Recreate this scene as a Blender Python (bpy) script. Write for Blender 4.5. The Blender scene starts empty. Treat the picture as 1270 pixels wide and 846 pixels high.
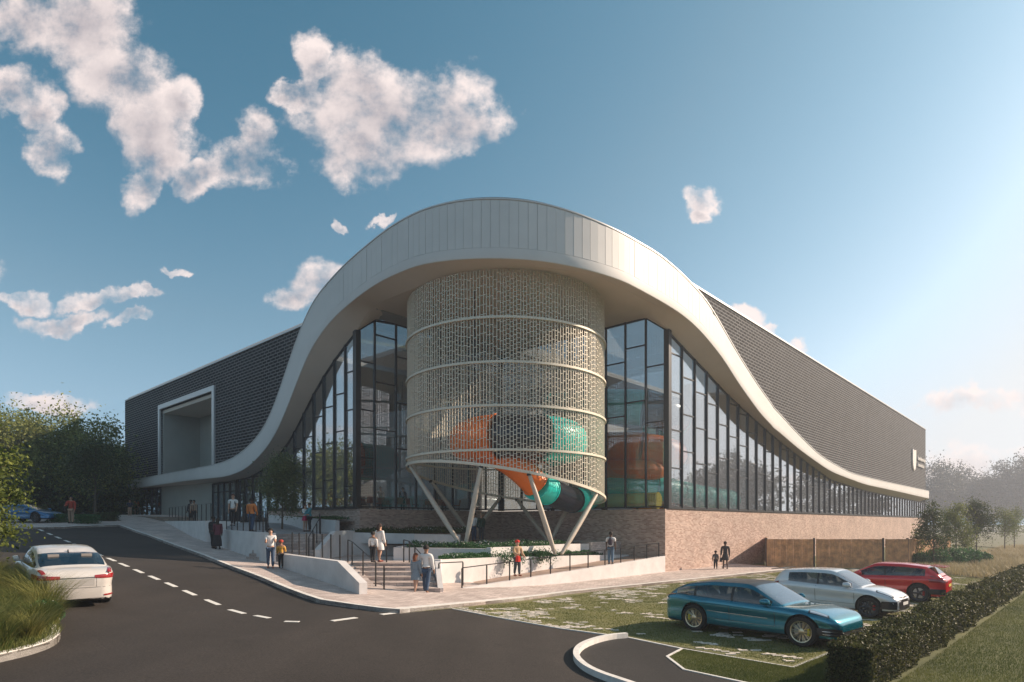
import bpy, bmesh, math, random
import numpy as np
from mathutils import Vector, Matrix

# ------------------------------------------------------------------ camera
sc = bpy.context.scene
COL = sc.collection
CAMZ = 3.0
FPX, U0, VH = 764.0, 635.0, 649.0
cam_d = bpy.data.cameras.new('camera'); cam = bpy.data.objects.new('camera', cam_d)
COL.objects.link(cam); sc.camera = cam
cam.location = (0, 0, CAMZ); cam.rotation_euler = (math.radians(90), 0, 0)
cam_d.sensor_width = 36.0; cam_d.lens = 36.0 * FPX / 1270.0
cam_d.shift_y = (VH - 423.0) / 1270.0
cam_d.clip_start = 0.05; cam_d.clip_end = 3000.0

# ------------------------------------------------------------------ light and sky
SUN_AZ, SUN_EL = 76.0, 28.0           # degrees clockwise from +Y, degrees up
az, el = math.radians(SUN_AZ), math.radians(SUN_EL)
SUNV = Vector((math.sin(az) * math.cos(el), math.cos(az) * math.cos(el), math.sin(el)))
sun_d = bpy.data.lights.new('sun', 'SUN'); sun = bpy.data.objects.new('sun', sun_d); COL.objects.link(sun)
sun_d.energy = 5.0; sun_d.angle = math.radians(0.6); sun_d.color = (1.0, 0.80, 0.62)
sun.rotation_euler = SUNV.to_track_quat('Z', 'Y').to_euler()
sc.view_settings.view_transform = 'Standard'; sc.view_settings.look = 'None'
sc.view_settings.exposure = 0.60; sc.view_settings.gamma = 1.0
sc.cycles.max_bounces = 8; sc.cycles.transparent_max_bounces = 24
sc.cycles.volume_bounces = 0
sc.cycles.caustics_reflective = False; sc.cycles.caustics_refractive = False
HAZE = 0.0012

def px(u, v=None):                     # photo pixel -> tangent of the bearing / of the elevation
    return (u - U0) / FPX if v is None else ((u - U0) / FPX, (VH - v) / FPX)

world = bpy.data.worlds.new('World'); sc.world = world; world.use_nodes = True
def build_world():
    nt = world.node_tree; N = nt.nodes; L = nt.links
    bg = N['Background']; bg.inputs[1].default_value = 0.088
    sky = N.new('ShaderNodeTexSky'); sky.sky_type = 'NISHITA'; sky.sun_disc = False
    sky.sun_elevation = el; sky.sun_rotation = az; sky.air_density = 1.3; sky.dust_density = 1.6; sky.ozone_density = 1.4
    # clouds: blobs at fixed bearings, broken up by noise, plus scattered ones all round
    g = bpy.data.node_groups.new('cloud_density', 'ShaderNodeTree')
    g.interface.new_socket('P', in_out='INPUT', socket_type='NodeSocketVector')
    g.interface.new_socket('D', in_out='OUTPUT', socket_type='NodeSocketFloat'); g.interface.new_socket('E', in_out='OUTPUT', socket_type='NodeSocketFloat')
    gn, gl = g.nodes, g.links
    gi = gn.new('NodeGroupInput'); go = gn.new('NodeGroupOutput')
    def M(op, a, b=None, c=None, clamp=False):
        m = gn.new('ShaderNodeMath'); m.operation = op; m.use_clamp = clamp
        for i, x in enumerate((a, b, c)):
            if x is None: continue
            if isinstance(x, (int, float)): m.inputs[i].default_value = x
            else: gl.new(x, m.inputs[i])
        return m.outputs[0]
    def V(op, a, b):
        m = gn.new('ShaderNodeVectorMath'); m.operation = op
        for i, x in enumerate((a, b)):
            if isinstance(x, tuple): m.inputs[i].default_value = x
            elif x is not None: gl.new(x, m.inputs[i])
        return m
    P = gi.outputs[0]
    def noise(scale, detail, rough, src):
        n = gn.new('ShaderNodeTexNoise'); n.inputs['Scale'].default_value = scale
        n.inputs['Detail'].default_value = detail; n.inputs['Roughness'].default_value = rough
        gl.new(src, n.inputs['Vector']); return n
    wn = noise(4.5, 7, .62, P)
    wv = V('SUBTRACT', wn.outputs['Color'], (.5, .5, .5)).outputs[0]
    sv = gn.new('ShaderNodeVectorMath'); sv.operation = 'SCALE'; gl.new(wv, sv.inputs[0]); sv.inputs['Scale'].default_value = .17
    W = V('ADD', P, sv.outputs[0]).outputs[0]
    blobs = [(100,30,75,62),(30,20,45,50),(150,105,62,58),(188,165,50,44),(178,222,24,26),(20,112,42,34),(63,188,32,24),
             (216,118,26,34),(236,212,24,20),(305,192,58,38),(318,158,30,34),(490,135,110,62),(560,145,62,48),(462,180,60,44),
             (455,100,60,50),(398,75,25,40),(362,100,22,17),(480,268,15,8),(424,268,12,10),(402,355,52,40),(365,372,28,20),
             (25,366,60,14),(88,390,74,13),(118,368,50,13),(175,374,46,12),(172,402,34,9),(234,333,20,8),(52,494,50,13),(88,491,30,16),
             (880,232,21,26),(878,255,14,12),(934,382,30,15),(960,400,18,10),(985,430,20,14),(1205,503,76,20),(1255,568,110,30),(1180,586,55,20),
             (1330,480,60,20),(1400,560,120,26),(1500,430,80,26),(-60,330,60,24),(-80,80,70,60)]
    best = None
    blobs = [(u, v, a * 1.16, b * 1.16) if i < 14 else (u, v, a, b) for i, (u, v, a, b) in enumerate(blobs)] + [(200, 190, 40, 30), (255, 205, 40, 22), (45, 150, 30, 34), (385, 110, 30, 26)]
    for (u, v, a, b) in blobs:
        cx, cz = px(u, v)
        d = V('MULTIPLY', V('SUBTRACT', W, (cx, cz, 0)).outputs[0], (FPX / a, FPX / b, 0))
        ln = gn.new('ShaderNodeVectorMath'); ln.operation = 'LENGTH'; gl.new(d.outputs[0], ln.inputs[0])
        best = ln.outputs['Value'] if best is None else M('MINIMUM', best, ln.outputs['Value'])
    e = M('SUBTRACT', 1.0, best); e = M('MAXIMUM', e, -1.2)
    f1 = noise(9.5, 12, .62, P).outputs['Fac']
    core = M('MINIMUM', M('MULTIPLY', e, 2.3), .72)
    dens = M('ADD', core, M('MULTIPLY', M('SUBTRACT', f1, .5), 5.0))
    gl.new(dens, go.inputs[0]); gl.new(e, go.inputs[1])
    tc = N.new('ShaderNodeTexCoord')
    sep = N.new('ShaderNodeSeparateXYZ'); L.new(tc.outputs['Generated'], sep.inputs[0])
    def WM(op, a, b=None, clamp=False):
        m = N.new('ShaderNodeMath'); m.operation = op; m.use_clamp = clamp
        for i, x in enumerate((a, b)):
            if x is None: continue
            if isinstance(x, (int, float)): m.inputs[i].default_value = x
            else: L.new(x, m.inputs[i])
        return m.outputs[0]
    yy = WM('MAXIMUM', sep.outputs['Y'], 0.02)
    cmb = N.new('ShaderNodeCombineXYZ'); L.new(WM('DIVIDE', sep.outputs['X'], yy), cmb.inputs[0]); L.new(WM('DIVIDE', sep.outputs['Z'], yy), cmb.inputs[1])
    def dens_at(off):
        a = N.new('ShaderNodeVectorMath'); a.operation = 'ADD'; a.inputs[1].default_value = off; L.new(cmb.outputs[0], a.inputs[0])
        k = N.new('ShaderNodeGroup'); k.node_tree = g; L.new(a.outputs[0], k.inputs[0]); return k.outputs[0], k.outputs[1]
    (d0, e0), (d1, e1) = dens_at((0, 0, 0)), dens_at((.022, .026, 0))
    front = WM('MULTIPLY', WM('SUBTRACT', sep.outputs['Y'], .06), 12.0, True)
    # the rest of the sky: a plain field of broken clouds in flat-layer coordinates
    zz = WM('MAXIMUM', WM('ADD', sep.outputs['Z'], .08), .03)
    c2 = N.new('ShaderNodeCombineXYZ'); L.new(WM('DIVIDE', sep.outputs['X'], zz), c2.inputs[0]); L.new(WM('DIVIDE', sep.outputs['Y'], zz), c2.inputs[1])
    n2 = N.new('ShaderNodeTexNoise'); n2.inputs['Scale'].default_value = .8; n2.inputs['Detail'].default_value = 8; n2.inputs['Roughness'].default_value = .6
    L.new(c2.outputs[0], n2.inputs['Vector'])
    wide = WM('GREATER_THAN', WM('ABSOLUTE', WM('DIVIDE', sep.outputs['X'], yy)), 1.15)
    high = WM('GREATER_THAN', WM('DIVIDE', sep.outputs['Z'], yy), 1.0)
    away = WM('MAXIMUM', WM('SUBTRACT', 1.0, front), WM('MAXIMUM', wide, high))
    r2 = WM('MULTIPLY', WM('MULTIPLY', WM('SUBTRACT', n2.outputs['Fac'], .54), 9.0, True), away)
    mr = N.new('ShaderNodeMapRange'); mr.interpolation_type = 'SMOOTHSTEP'
    mr.inputs['From Min'].default_value = -0.12; mr.inputs['From Max'].default_value = 1.2
    L.new(d0, mr.inputs['Value'])
    m0 = WM('MULTIPLY', mr.outputs[0], front)
    above = WM('MULTIPLY', sep.outputs['Z'], 30.0, True)
    mask = WM('MULTIPLY', WM('MULTIPLY', WM('MAXIMUM', m0, WM('MULTIPLY', r2, .8)), above), .93)
    lit = WM('ADD', WM('MULTIPLY', WM('SUBTRACT', d0, d1), .24), .86)
    thick = WM('MULTIPLY', WM('MULTIPLY', WM('SUBTRACT', e0, .10), 1.1, True), .62)
    lit = WM('SUBTRACT', lit, thick, True)
    cr = N.new('ShaderNodeMix'); cr.data_type = 'RGBA'; L.new(lit, cr.inputs['Factor'])
    cr.inputs['A'].default_value = (3.0, 2.75, 3.05, 1); cr.inputs['B'].default_value = (8.3, 7.1, 6.7, 1)
    # the photograph's teal grading of the sky: hue follows the sky's own luminance
    bw = N.new('ShaderNodeRGBToBW'); L.new(sky.outputs[0], bw.inputs[0])
    rp = N.new('ShaderNodeValToRGB'); L.new(WM('DIVIDE', bw.outputs[0], 9.0), rp.inputs['Fac'])
    els = rp.color_ramp.elements; els[0].position = .10; els[0].color = (.085, .55, .96, 1); els[1].position = .85; els[1].color = (.485, .508, .525, 1)
    e2 = els.new(.30); e2.color = (.28, .54, .75, 1)
    tint = N.new('ShaderNodeMix'); tint.data_type = 'RGBA'; tint.blend_type = 'MULTIPLY'; tint.inputs['Factor'].default_value = 1.0
    cmbL = N.new('ShaderNodeCombineXYZ'); l2 = WM('MINIMUM', WM('MULTIPLY', WM('POWER', WM('DIVIDE', bw.outputs[0], 3.4), 1.35), 6.8), 13.2)
    for q in range(3): L.new(l2, cmbL.inputs[q])
    L.new(rp.outputs[0], tint.inputs['A']); L.new(cmbL.outputs[0], tint.inputs['B'])
    mx = N.new('ShaderNodeMix'); mx.data_type = 'RGBA'; L.new(mask, mx.inputs['Factor'])
    L.new(tint.outputs['Result'], mx.inputs['A']); L.new(cr.outputs['Result'], mx.inputs['B'])
    L.new(mx.outputs['Result'], bg.inputs[0])
build_world()

# ------------------------------------------------------------------ terrain
def sstep(x): x = min(1, max(0, x)); return x * x * (3 - 2 * x)
def T(x, y):
    s = .12 - .088 * x
    k = .12; s = .5 * (s + math.sqrt(s * s + k * k)) - .0
    d = 2.75 - s; s = 2.75 - .5 * (d + math.sqrt(d * d + k * k))
    s = max(s, 0.0)
    s -= .24 * sstep((23 - y) / 6) * sstep((-x - 3.5) / 6)
    if y > 40 and x < -14: s += min(.9, .06 * (y - 40)) * sstep((-14 - x) / 8)
    return s
def G(u, v, off=0.0):                  # where the ray through a photo pixel meets the ground
    a, e = px(u), (v - VH) / FPX
    lo, hi = 4.0, 400.0
    for _ in range(60):
        m = (lo + hi) / 2
        if CAMZ - e * m > T(a * m, m) + off: lo = m
        else: hi = m
    return (a * lo, lo)
def at(u, Y): return (px(u) * Y, Y)
def zat(v, Y): return CAMZ + (VH - v) / FPX * Y

PL, PR = (-9.27, 36.7), (9.30, 36.7)
DL, DR = (-.738, .675), (.6755, .7373)
NL, NR = (-.675, -.738), (.7373, -.6755)
def LP(t, o=0.0): return (PL[0] + DL[0] * t + NL[0] * o, PL[1] + DL[1] * t + NL[1] * o)
def RP(t, o=0.0): return (PR[0] + DR[0] * t + NR[0] * o, PR[1] + DR[1] * t + NR[1] * o)
def tL(u, o=0.0):
    a = px(u); p = LP(0, o); return (a * p[1] - p[0]) / (DL[0] - a * DL[1])
def tR(u, o=0.0):
    a = px(u); p = RP(0, o); return (a * p[1] - p[0]) / (DR[0] - a * DR[1])

# ------------------------------------------------------------------ mesh helpers
def V3(p): return np.array(p, dtype=float)
class MB:
    def __init__(s): s.v = []; s.f = []; s.m = []
    def add(s, vs, fs, m=0):
        n = len(s.v); s.v.extend([tuple(map(float, p)) for p in vs])
        for f in fs: s.f.append(tuple(i + n for i in f)); s.m.append(m)
        return s
    def hexa(s, b, t, m=0):            # bottom loop, top loop
        n = len(b); fs = [tuple(range(n))[::-1], tuple(range(n, 2 * n))]
        fs += [(i, (i + 1) % n, n + (i + 1) % n, n + i) for i in range(n)]
        return s.add(list(b) + list(t), fs, m)
    def prism(s, poly, z0, z1, m=0):   # plan polygon (counter-clockwise), flat or callable levels
        f0 = z0 if callable(z0) else (lambda x, y: z0); f1 = z1 if callable(z1) else (lambda x, y: z1)
        return s.hexa([(x, y, f0(x, y)) for x, y in poly], [(x, y, f1(x, y)) for x, y in poly], m)
    def box(s, c, d, rz=0.0, m=0, R=None):
        hx, hy, hz = d[0] / 2, d[1] / 2, d[2] / 2
        pts = [(-hx, -hy, -hz), (hx, -hy, -hz), (hx, hy, -hz), (-hx, hy, -hz), (-hx, -hy, hz), (hx, -hy, hz), (hx, hy, hz), (-hx, hy, hz)]
        if R is None: R = Matrix.Rotation(rz, 3, 'Z')
        pts = [tuple(R @ Vector(p) + Vector(c)) for p in pts]
        return s.add(pts, [(3, 2, 1, 0), (4, 5, 6, 7), (0, 1, 5, 4), (1, 2, 6, 5), (2, 3, 7, 6), (3, 0, 4, 7)], m)
    def wall(s, a, b, th, z0, z1, z0b=None, z1b=None, m=0):   # a thick wall from a to b, th to the left of a->b
        dx, dy = b[0] - a[0], b[1] - a[1]; l = math.hypot(dx, dy); n = (-dy / l * th, dx / l * th)
        z0b = z0 if z0b is None else z0b; z1b = z1 if z1b is None else z1b
        B = [(a[0], a[1], z0), (b[0], b[1], z0b), (b[0] + n[0], b[1] + n[1], z0b), (a[0] + n[0], a[1] + n[1], z0)]
        Tt = [(a[0], a[1], z1), (b[0], b[1], z1b), (b[0] + n[0], b[1] + n[1], z1b), (a[0] + n[0], a[1] + n[1], z1)]
        return s.hexa(B, Tt, m)
    def tube(s, path, r, n=8, m=0, cap=True, sq=1.0):
        P = [Vector(p) for p in path]; k = len(P); rs = r if isinstance(r, (list, tuple)) else [r] * k
        up = Vector((0, 0, 1)); base = len(s.v); prev = None
        for i, p in enumerate(P):
            t = (P[min(i + 1, k - 1)] - P[max(i - 1, 0)]).normalized()
            if prev is None: a = t.cross(up if abs(t.z) < .95 else Vector((1, 0, 0))).normalized()
            else: a = (prev - t * prev.dot(t)).normalized()
            prev = a; b = t.cross(a).normalized()
            for j in range(n):
                th = 2 * math.pi * (j + .5) / n
                q = p + (a * math.cos(th) + b * math.sin(th) * sq) * rs[i]; s.v.append(tuple(q))
        for i in range(k - 1):
            for j in range(n):
                s.f.append((base + i * n + j, base + i * n + (j + 1) % n, base + (i + 1) * n + (j + 1) % n, base + (i + 1) * n + j)); s.m.append(m)
        if cap:
            s.f.append(tuple(base + j for j in range(n))[::-1]); s.m.append(m)
            s.f.append(tuple(base + (k - 1) * n + j for j in range(n))); s.m.append(m)
        return s
    def lathe(s, prof, c, n=16, m=0, axis='Z', close=False):
        base = len(s.v); k = len(prof)
        for (r, h) in prof:
            for j in range(n):
                th = 2 * math.pi * j / n; x, y = r * math.cos(th), r * math.sin(th)
                q = (x, y, h) if axis == 'Z' else (x, h, y) if axis == 'Y' else (h, x, y)
                s.v.append((q[0] + c[0], q[1] + c[1], q[2] + c[2]))
        for i in range(k if close else k - 1):
            for j in range(n):
                i2 = (i + 1) % k
                s.f.append((base + i * n + j, base + i * n + (j + 1) % n, base + i2 * n + (j + 1) % n, base + i2 * n + j)); s.m.append(m)
        if not close:
            s.f.append(tuple(base + j for j in range(n))[::-1]); s.m.append(m)
            s.f.append(tuple(base + (k - 1) * n + j for j in range(n))); s.m.append(m)
        return s
    def grid(s, rows, m=0, flip=False):
        base = len(s.v); nr, nc = len(rows), len(rows[0])
        for r in rows: s.v.extend([tuple(map(float, p)) for p in r])
        for i in range(nr - 1):
            for j in range(nc - 1):
                f = (base + i * nc + j, base + i * nc + j + 1, base + (i + 1) * nc + j + 1, base + (i + 1) * nc + j)
                s.f.append(f[::-1] if flip else f); s.m.append(m)
        return s
    def build(s, name, mats, parent=None, smooth=False, loc=None, uv=True, fix=True, **props):
        org = V3(loc) if loc is not None else V3(ORG.get(parent.name, (0, 0, 0))) if parent is not None else V3((0, 0, 0))
        v = np.array(s.v, dtype=np.float64).reshape(-1, 3) - org
        o = raw(name, v, s.f, mats, s.m, parent, smooth, uv, fix)
        if loc is not None and parent is None: o.location = loc; ORG[o.name] = tuple(loc)
        elif parent is not None: ORG[o.name] = ORG.get(parent.name, (0, 0, 0))
        for k2, x in props.items(): o[k2] = x
        return o
ORG = {}
def raw(name, v, f, mats, mi=None, parent=None, smooth=False, uv=True, fix=False):
    me = bpy.data.meshes.new(name); v = np.asarray(v, dtype=np.float32).reshape(-1, 3)
    if isinstance(f, np.ndarray):
        nf, k = f.shape; me.vertices.add(len(v)); me.vertices.foreach_set('co', v.ravel())
        me.loops.add(nf * k); me.loops.foreach_set('vertex_index', f.astype(np.int32).ravel())
        me.polygons.add(nf); me.polygons.foreach_set('loop_start', np.arange(0, nf * k, k, dtype=np.int32))
        try: me.polygons.foreach_set('loop_total', np.full(nf, k, dtype=np.int32))
        except Exception: pass
        me.update(calc_edges=True)
    else: me.from_pydata(v.tolist(), [], f)
    if not isinstance(mats, (list, tuple)): mats = [mats]
    for m in mats: me.materials.append(m)
    if mi is not None and len(mats) > 1: me.polygons.foreach_set('material_index', np.array(mi, dtype=np.int32))
    if fix:
        bm = bmesh.new(); bm.from_mesh(me); bmesh.ops.recalc_face_normals(bm, faces=bm.faces); bm.to_mesh(me); bm.free()
    if smooth:
        me.polygons.foreach_set('use_smooth', np.ones(len(me.polygons), dtype=bool))
        try: me.set_sharp_from_angle(angle=math.radians(38 if smooth is True else smooth))
        except Exception: pass
    if uv and len(me.polygons) < 400000:
        nl = len(me.loops); nrm = np.zeros(len(me.polygons) * 3, dtype=np.float32); me.polygons.foreach_get('normal', nrm); nrm = nrm.reshape(-1, 3)
        tot = np.zeros(len(me.polygons), dtype=np.int32); me.polygons.foreach_get('loop_total', tot)
        n = np.repeat(nrm, tot, axis=0); vi = np.zeros(nl, dtype=np.int32); me.loops.foreach_get('vertex_index', vi)
        p = v[vi]; h = np.hypot(n[:, 0], n[:, 1]) + 1e-9
        tx, ty = -n[:, 1] / h, n[:, 0] / h
        flat = np.abs(n[:, 2]) > .6
        uu = np.where(flat, p[:, 0] * DR[0] + p[:, 1] * DR[1], p[:, 0] * tx + p[:, 1] * ty)
        vv = np.where(flat, -p[:, 0] * DR[1] + p[:, 1] * DR[0], p[:, 2])
        layer = me.uv_layers.new(name='UVMap'); layer.data.foreach_set('uv', np.stack([uu, vv], 1).astype(np.float32).ravel())
    o = bpy.data.objects.new(name, me); COL.objects.link(o)
    if parent is not None: o.parent = parent
    return o
def thing(name, label, cat, loc=(0, 0, 0), rz=0.0, group=None):
    o = bpy.data.objects.new(name, None); COL.objects.link(o); o.empty_display_size = .2
    o.location = loc; o.rotation_euler = (0, 0, rz); o['label'] = label; o['category'] = cat
    if group: o['group'] = group
    ORG[o.name] = tuple(loc) if rz == 0 else (0, 0, 0)
    return o
def tag(o, label, cat, group=None):
    o['label'] = label; o['category'] = cat
    if group: o['group'] = group
    return o
def dup(o, loc, rz=0.0, label=None, group=None, scale=1.0):
    r = o.copy(); COL.objects.link(r); r.location = loc; r.rotation_euler = (0, 0, rz); r.scale = (scale,) * 3
    if label: r['label'] = label
    if group: r['group'] = group
    for c in o.children:
        d = c.copy(); COL.objects.link(d); d.parent = r
        for e in c.children:
            k = e.copy(); COL.objects.link(k); k.parent = d
    return r

# ------------------------------------------------------------------ materials
def lin(c): return tuple(((x / 255) / 12.92 if x / 255 <= .04045 else ((x / 255 + .055) / 1.055) ** 2.4) for x in c)
def mat(name, col, rough=.6, metal=0.0, var=0.0, scale=3.0, bump=0.0, bscale=40.0, spec=.5, coat=0.0, col2=None, emit=None, coord='Object', detail=6, trans=0.0):
    m = bpy.data.materials.new(name); m.use_nodes = True; N = m.node_tree.nodes; L = m.node_tree.links
    b = N['Principled BSDF']; b.inputs['Base Color'].default_value = (*col, 1)
    b.inputs['Roughness'].default_value = rough; b.inputs['Metallic'].default_value = metal
    b.inputs['Specular IOR Level'].default_value = spec; b.inputs['Coat Weight'].default_value = coat
    if emit: b.inputs['Emission Color'].default_value = (*emit[0], 1); b.inputs['Emission Strength'].default_value = emit[1]
    tc = N.new('ShaderNodeTexCoord')
    if var > 0 or col2:
        n = N.new('ShaderNodeTexNoise'); n.inputs['Scale'].default_value = scale; n.inputs['Detail'].default_value = detail; n.inputs['Roughness'].default_value = .65
        L.new(tc.outputs[coord], n.inputs['Vector'])
        mx = N.new('ShaderNodeMix'); mx.data_type = 'RGBA'
        mr = N.new('ShaderNodeMapRange'); mr.inputs['From Min'].default_value = .32; mr.inputs['From Max'].default_value = .68
        L.new(n.outputs['Fac'], mr.inputs['Value']); L.new(mr.outputs[0], mx.inputs['Factor'])
        a = tuple(c * (1 - var) for c in col); c2 = col2 or tuple(min(1, c * (1 + var)) for c in col)
        mx.inputs['A'].default_value = (*a, 1); mx.inputs['B'].default_value = (*c2, 1)
        L.new(mx.outputs['Result'], b.inputs['Base Color'])
    if bump > 0:
        n2 = N.new('ShaderNodeTexNoise'); n2.inputs['Scale'].default_value = bscale; n2.inputs['Detail'].default_value = 4
        L.new(tc.outputs[coord], n2.inputs['Vector'])
        bp = N.new('ShaderNodeBump'); bp.inputs['Strength'].default_value = bump; bp.inputs['Distance'].default_value = .02
        L.new(n2.outputs['Fac'], bp.inputs['Height']); L.new(bp.outputs[0], b.inputs['Normal'])
    return m
def brickmat(name, c1, c2, mortar, bw, rh, ms, rough=.85, bump=.5, spec=.5, c3=None, offset=.5, metal=0.0, squash=1.0, blot=.25):
    m = bpy.data.materials.new(name); m.use_nodes = True; N = m.node_tree.nodes; L = m.node_tree.links
    b = N['Principled BSDF']; b.inputs['Roughness'].default_value = rough; b.inputs['Metallic'].default_value = metal; b.inputs['Specular IOR Level'].default_value = spec
    tc = N.new('ShaderNodeTexCoord'); br = N.new('ShaderNodeTexBrick'); L.new(tc.outputs['UV'], br.inputs['Vector'])
    br.inputs['Scale'].default_value = 1.0; br.inputs['Brick Width'].default_value = bw; br.inputs['Row Height'].default_value = rh
    br.inputs['Mortar Size'].default_value = ms; br.inputs['Mortar Smooth'].default_value = .1; br.inputs['Bias'].default_value = 0
    br.offset = offset; br.squash = squash
    br.inputs['Color1'].default_value = (*c1, 1); br.inputs['Color2'].default_value = (*c2, 1); br.inputs['Mortar'].default_value = (*mortar, 1)
    n = N.new('ShaderNodeTexNoise'); n.inputs['Scale'].default_value = .7; n.inputs['Detail'].default_value = 7; L.new(tc.outputs['Object'], n.inputs['Vector'])
    mr = N.new('ShaderNodeMapRange'); mr.inputs['From Min'].default_value = .3; mr.inputs['From Max'].default_value = .7
    mr.inputs['To Min'].default_value = 1 - blot; mr.inputs['To Max'].default_value = 1 + blot * .6; L.new(n.outputs['Fac'], mr.inputs['Value'])
    mu = N.new('ShaderNodeVectorMath'); mu.operation = 'SCALE'; L.new(br.outputs['Color'], mu.inputs[0]); L.new(mr.outputs[0], mu.inputs['Scale'])
    L.new(mu.outputs[0], b.inputs['Base Color'])
    if bump:
        bp = N.new('ShaderNodeBump'); bp.inputs['Strength'].default_value = bump; bp.inputs['Distance'].default_value = .02; bp.invert = True
        L.new(br.outputs['Fac'], bp.inputs['Height']); L.new(bp.outputs[0], b.inputs['Normal'])
    return m
def leafmat(name, ca, cb, trans=.35, rough=.55, cc=None):
    m = bpy.data.materials.new(name); m.use_nodes = True; N = m.node_tree.nodes; L = m.node_tree.links
    N.remove(N['Principled BSDF']); out = N['Material Output']
    at_ = N.new('ShaderNodeAttribute'); at_.attribute_name = 'tint'
    r = N.new('ShaderNodeValToRGB'); r.color_ramp.elements[0].color = (*ca, 1); r.color_ramp.elements[1].color = (*cb, 1)
    if cc: e = r.color_ramp.elements.new(.93); e.color = (*cb, 1); r.color_ramp.elements[-1].color = (*cc, 1)
    L.new(at_.outputs['Fac'], r.inputs['Fac'])
    d = N.new('ShaderNodeBsdfPrincipled'); d.inputs['Roughness'].default_value = rough; d.inputs['Specular IOR Level'].default_value = .3
    t = N.new('ShaderNodeBsdfTranslucent'); mx = N.new('ShaderNodeMixShader'); mx.inputs[0].default_value = trans
    L.new(r.outputs[0], d.inputs['Base Color']); L.new(r.outputs[0], t.inputs['Color'])
    L.new(d.outputs[0], mx.inputs[1]); L.new(t.outputs[0], mx.inputs[2]); L.new(mx.outputs[0], out.inputs['Surface'])
    return m
def glassmat(name, tint, refl0=.12, refl1=.95, rough=.01, power=3.0, bend=.0, grey_lift=0.0):
    m = bpy.data.materials.new(name); m.use_nodes = True; N = m.node_tree.nodes; L = m.node_tree.links
    N.remove(N['Principled BSDF']); out = N['Material Output']
    t = N.new('ShaderNodeBsdfTransparent'); t.inputs[0].default_value = (*tint, 1)
    g = N.new('ShaderNodeBsdfGlossy'); g.inputs['Roughness'].default_value = rough; g.inputs['Color'].default_value = (.95, .97, 1, 1)
    lw = N.new('ShaderNodeLayerWeight'); lw.inputs['Blend'].default_value = .5
    pw = N.new('ShaderNodeMath'); pw.operation = 'POWER'; pw.inputs[1].default_value = power; L.new(lw.outputs['Facing'], pw.inputs[0])
    mr = N.new('ShaderNodeMapRange'); mr.inputs['To Min'].default_value = refl0; mr.inputs['To Max'].default_value = refl1; L.new(pw.outputs[0], mr.inputs['Value'])
    mx = N.new('ShaderNodeMixShader'); L.new(mr.outputs[0], mx.inputs[0]); L.new(t.outputs[0], mx.inputs[1]); L.new(g.outputs[0], mx.inputs[2])
    if grey_lift:  # even grey put into the panes to stand in for brighter rooms behind
        df = N.new('ShaderNodeBsdfDiffuse'); df.inputs[0].default_value = (.42, .43, .45, 1); m2 = N.new('ShaderNodeMixShader'); m2.inputs[0].default_value = grey_lift
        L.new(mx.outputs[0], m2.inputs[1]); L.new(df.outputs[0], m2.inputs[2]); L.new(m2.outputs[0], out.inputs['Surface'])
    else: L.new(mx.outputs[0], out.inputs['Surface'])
    if bend:
        tc = N.new('ShaderNodeTexCoord'); n = N.new('ShaderNodeTexNoise'); n.inputs['Scale'].default_value = .45; n.inputs['Detail'].default_value = 1
        L.new(tc.outputs['Object'], n.inputs['Vector']); bp = N.new('ShaderNodeBump'); bp.inputs['Strength'].default_value = 1; bp.inputs['Distance'].default_value = bend
        L.new(n.outputs['Fac'], bp.inputs['Height']); L.new(bp.outputs[0], g.inputs['Normal'])
    return m

def asphaltmat(name, c):
    m = bpy.data.materials.new(name); m.use_nodes = True; N = m.node_tree.nodes; L = m.node_tree.links; b = N['Principled BSDF']
    tc = N.new('ShaderNodeTexCoord')
    def nz(sc_, det, ro, lo, hi, a, z, st=None):
        n = N.new('ShaderNodeTexNoise'); n.inputs['Scale'].default_value = sc_; n.inputs['Detail'].default_value = det; n.inputs['Roughness'].default_value = ro
        if st:
            mp = N.new('ShaderNodeMapping'); mp.inputs['Scale'].default_value = st; mp.inputs['Rotation'].default_value = (0, 0, .72); L.new(tc.outputs['Object'], mp.inputs['Vector']); L.new(mp.outputs[0], n.inputs['Vector'])
        else: L.new(tc.outputs['Object'], n.inputs['Vector'])
        r = N.new('ShaderNodeMapRange'); r.inputs['From Min'].default_value = lo; r.inputs['From Max'].default_value = hi; r.inputs['To Min'].default_value = a; r.inputs['To Max'].default_value = z; L.new(n.outputs['Fac'], r.inputs['Value']); return n, r.outputs[0]
    n1, big = nz(.22, 5, .6, .35, .65, .82, 1.22); n2, tracks = nz(.5, 3, .5, .4, .62, .90, 1.14, (1, .06, 1)); n3, spk = nz(30, 4, .85, .36, .68, .50, 1.95); n4, stain = nz(1.1, 6, .7, .60, .72, 1.0, .72)
    v = None
    for q in (big, tracks, spk, stain):
        if v is None: v = q
        else:
            mm = N.new('ShaderNodeMath'); mm.operation = 'MULTIPLY'; L.new(v, mm.inputs[0]); L.new(q, mm.inputs[1]); v = mm.outputs[0]
    sc_ = N.new('ShaderNodeVectorMath'); sc_.operation = 'SCALE'; sc_.inputs[0].default_value = c; L.new(v, sc_.inputs['Scale']); L.new(sc_.outputs[0], b.inputs['Base Color'])
    b.inputs['Roughness'].default_value = .82; b.inputs['Specular IOR Level'].default_value = .35
    bp = N.new('ShaderNodeBump'); bp.inputs['Strength'].default_value = .6; bp.inputs['Distance'].default_value = .01; L.new(n3.outputs['Fac'], bp.inputs['Height']); L.new(bp.outputs[0], b.inputs['Normal'])
    return m
M = {}
M['asphalt'] = asphaltmat('asphalt', (.034, .0285, .025))
M['asphalt_new'] = asphaltmat('asphalt_new', (.026, .0235, .022))
M['paint'] = mat('road_paint', (.70, .69, .65), .7, var=.12, scale=9)
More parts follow.
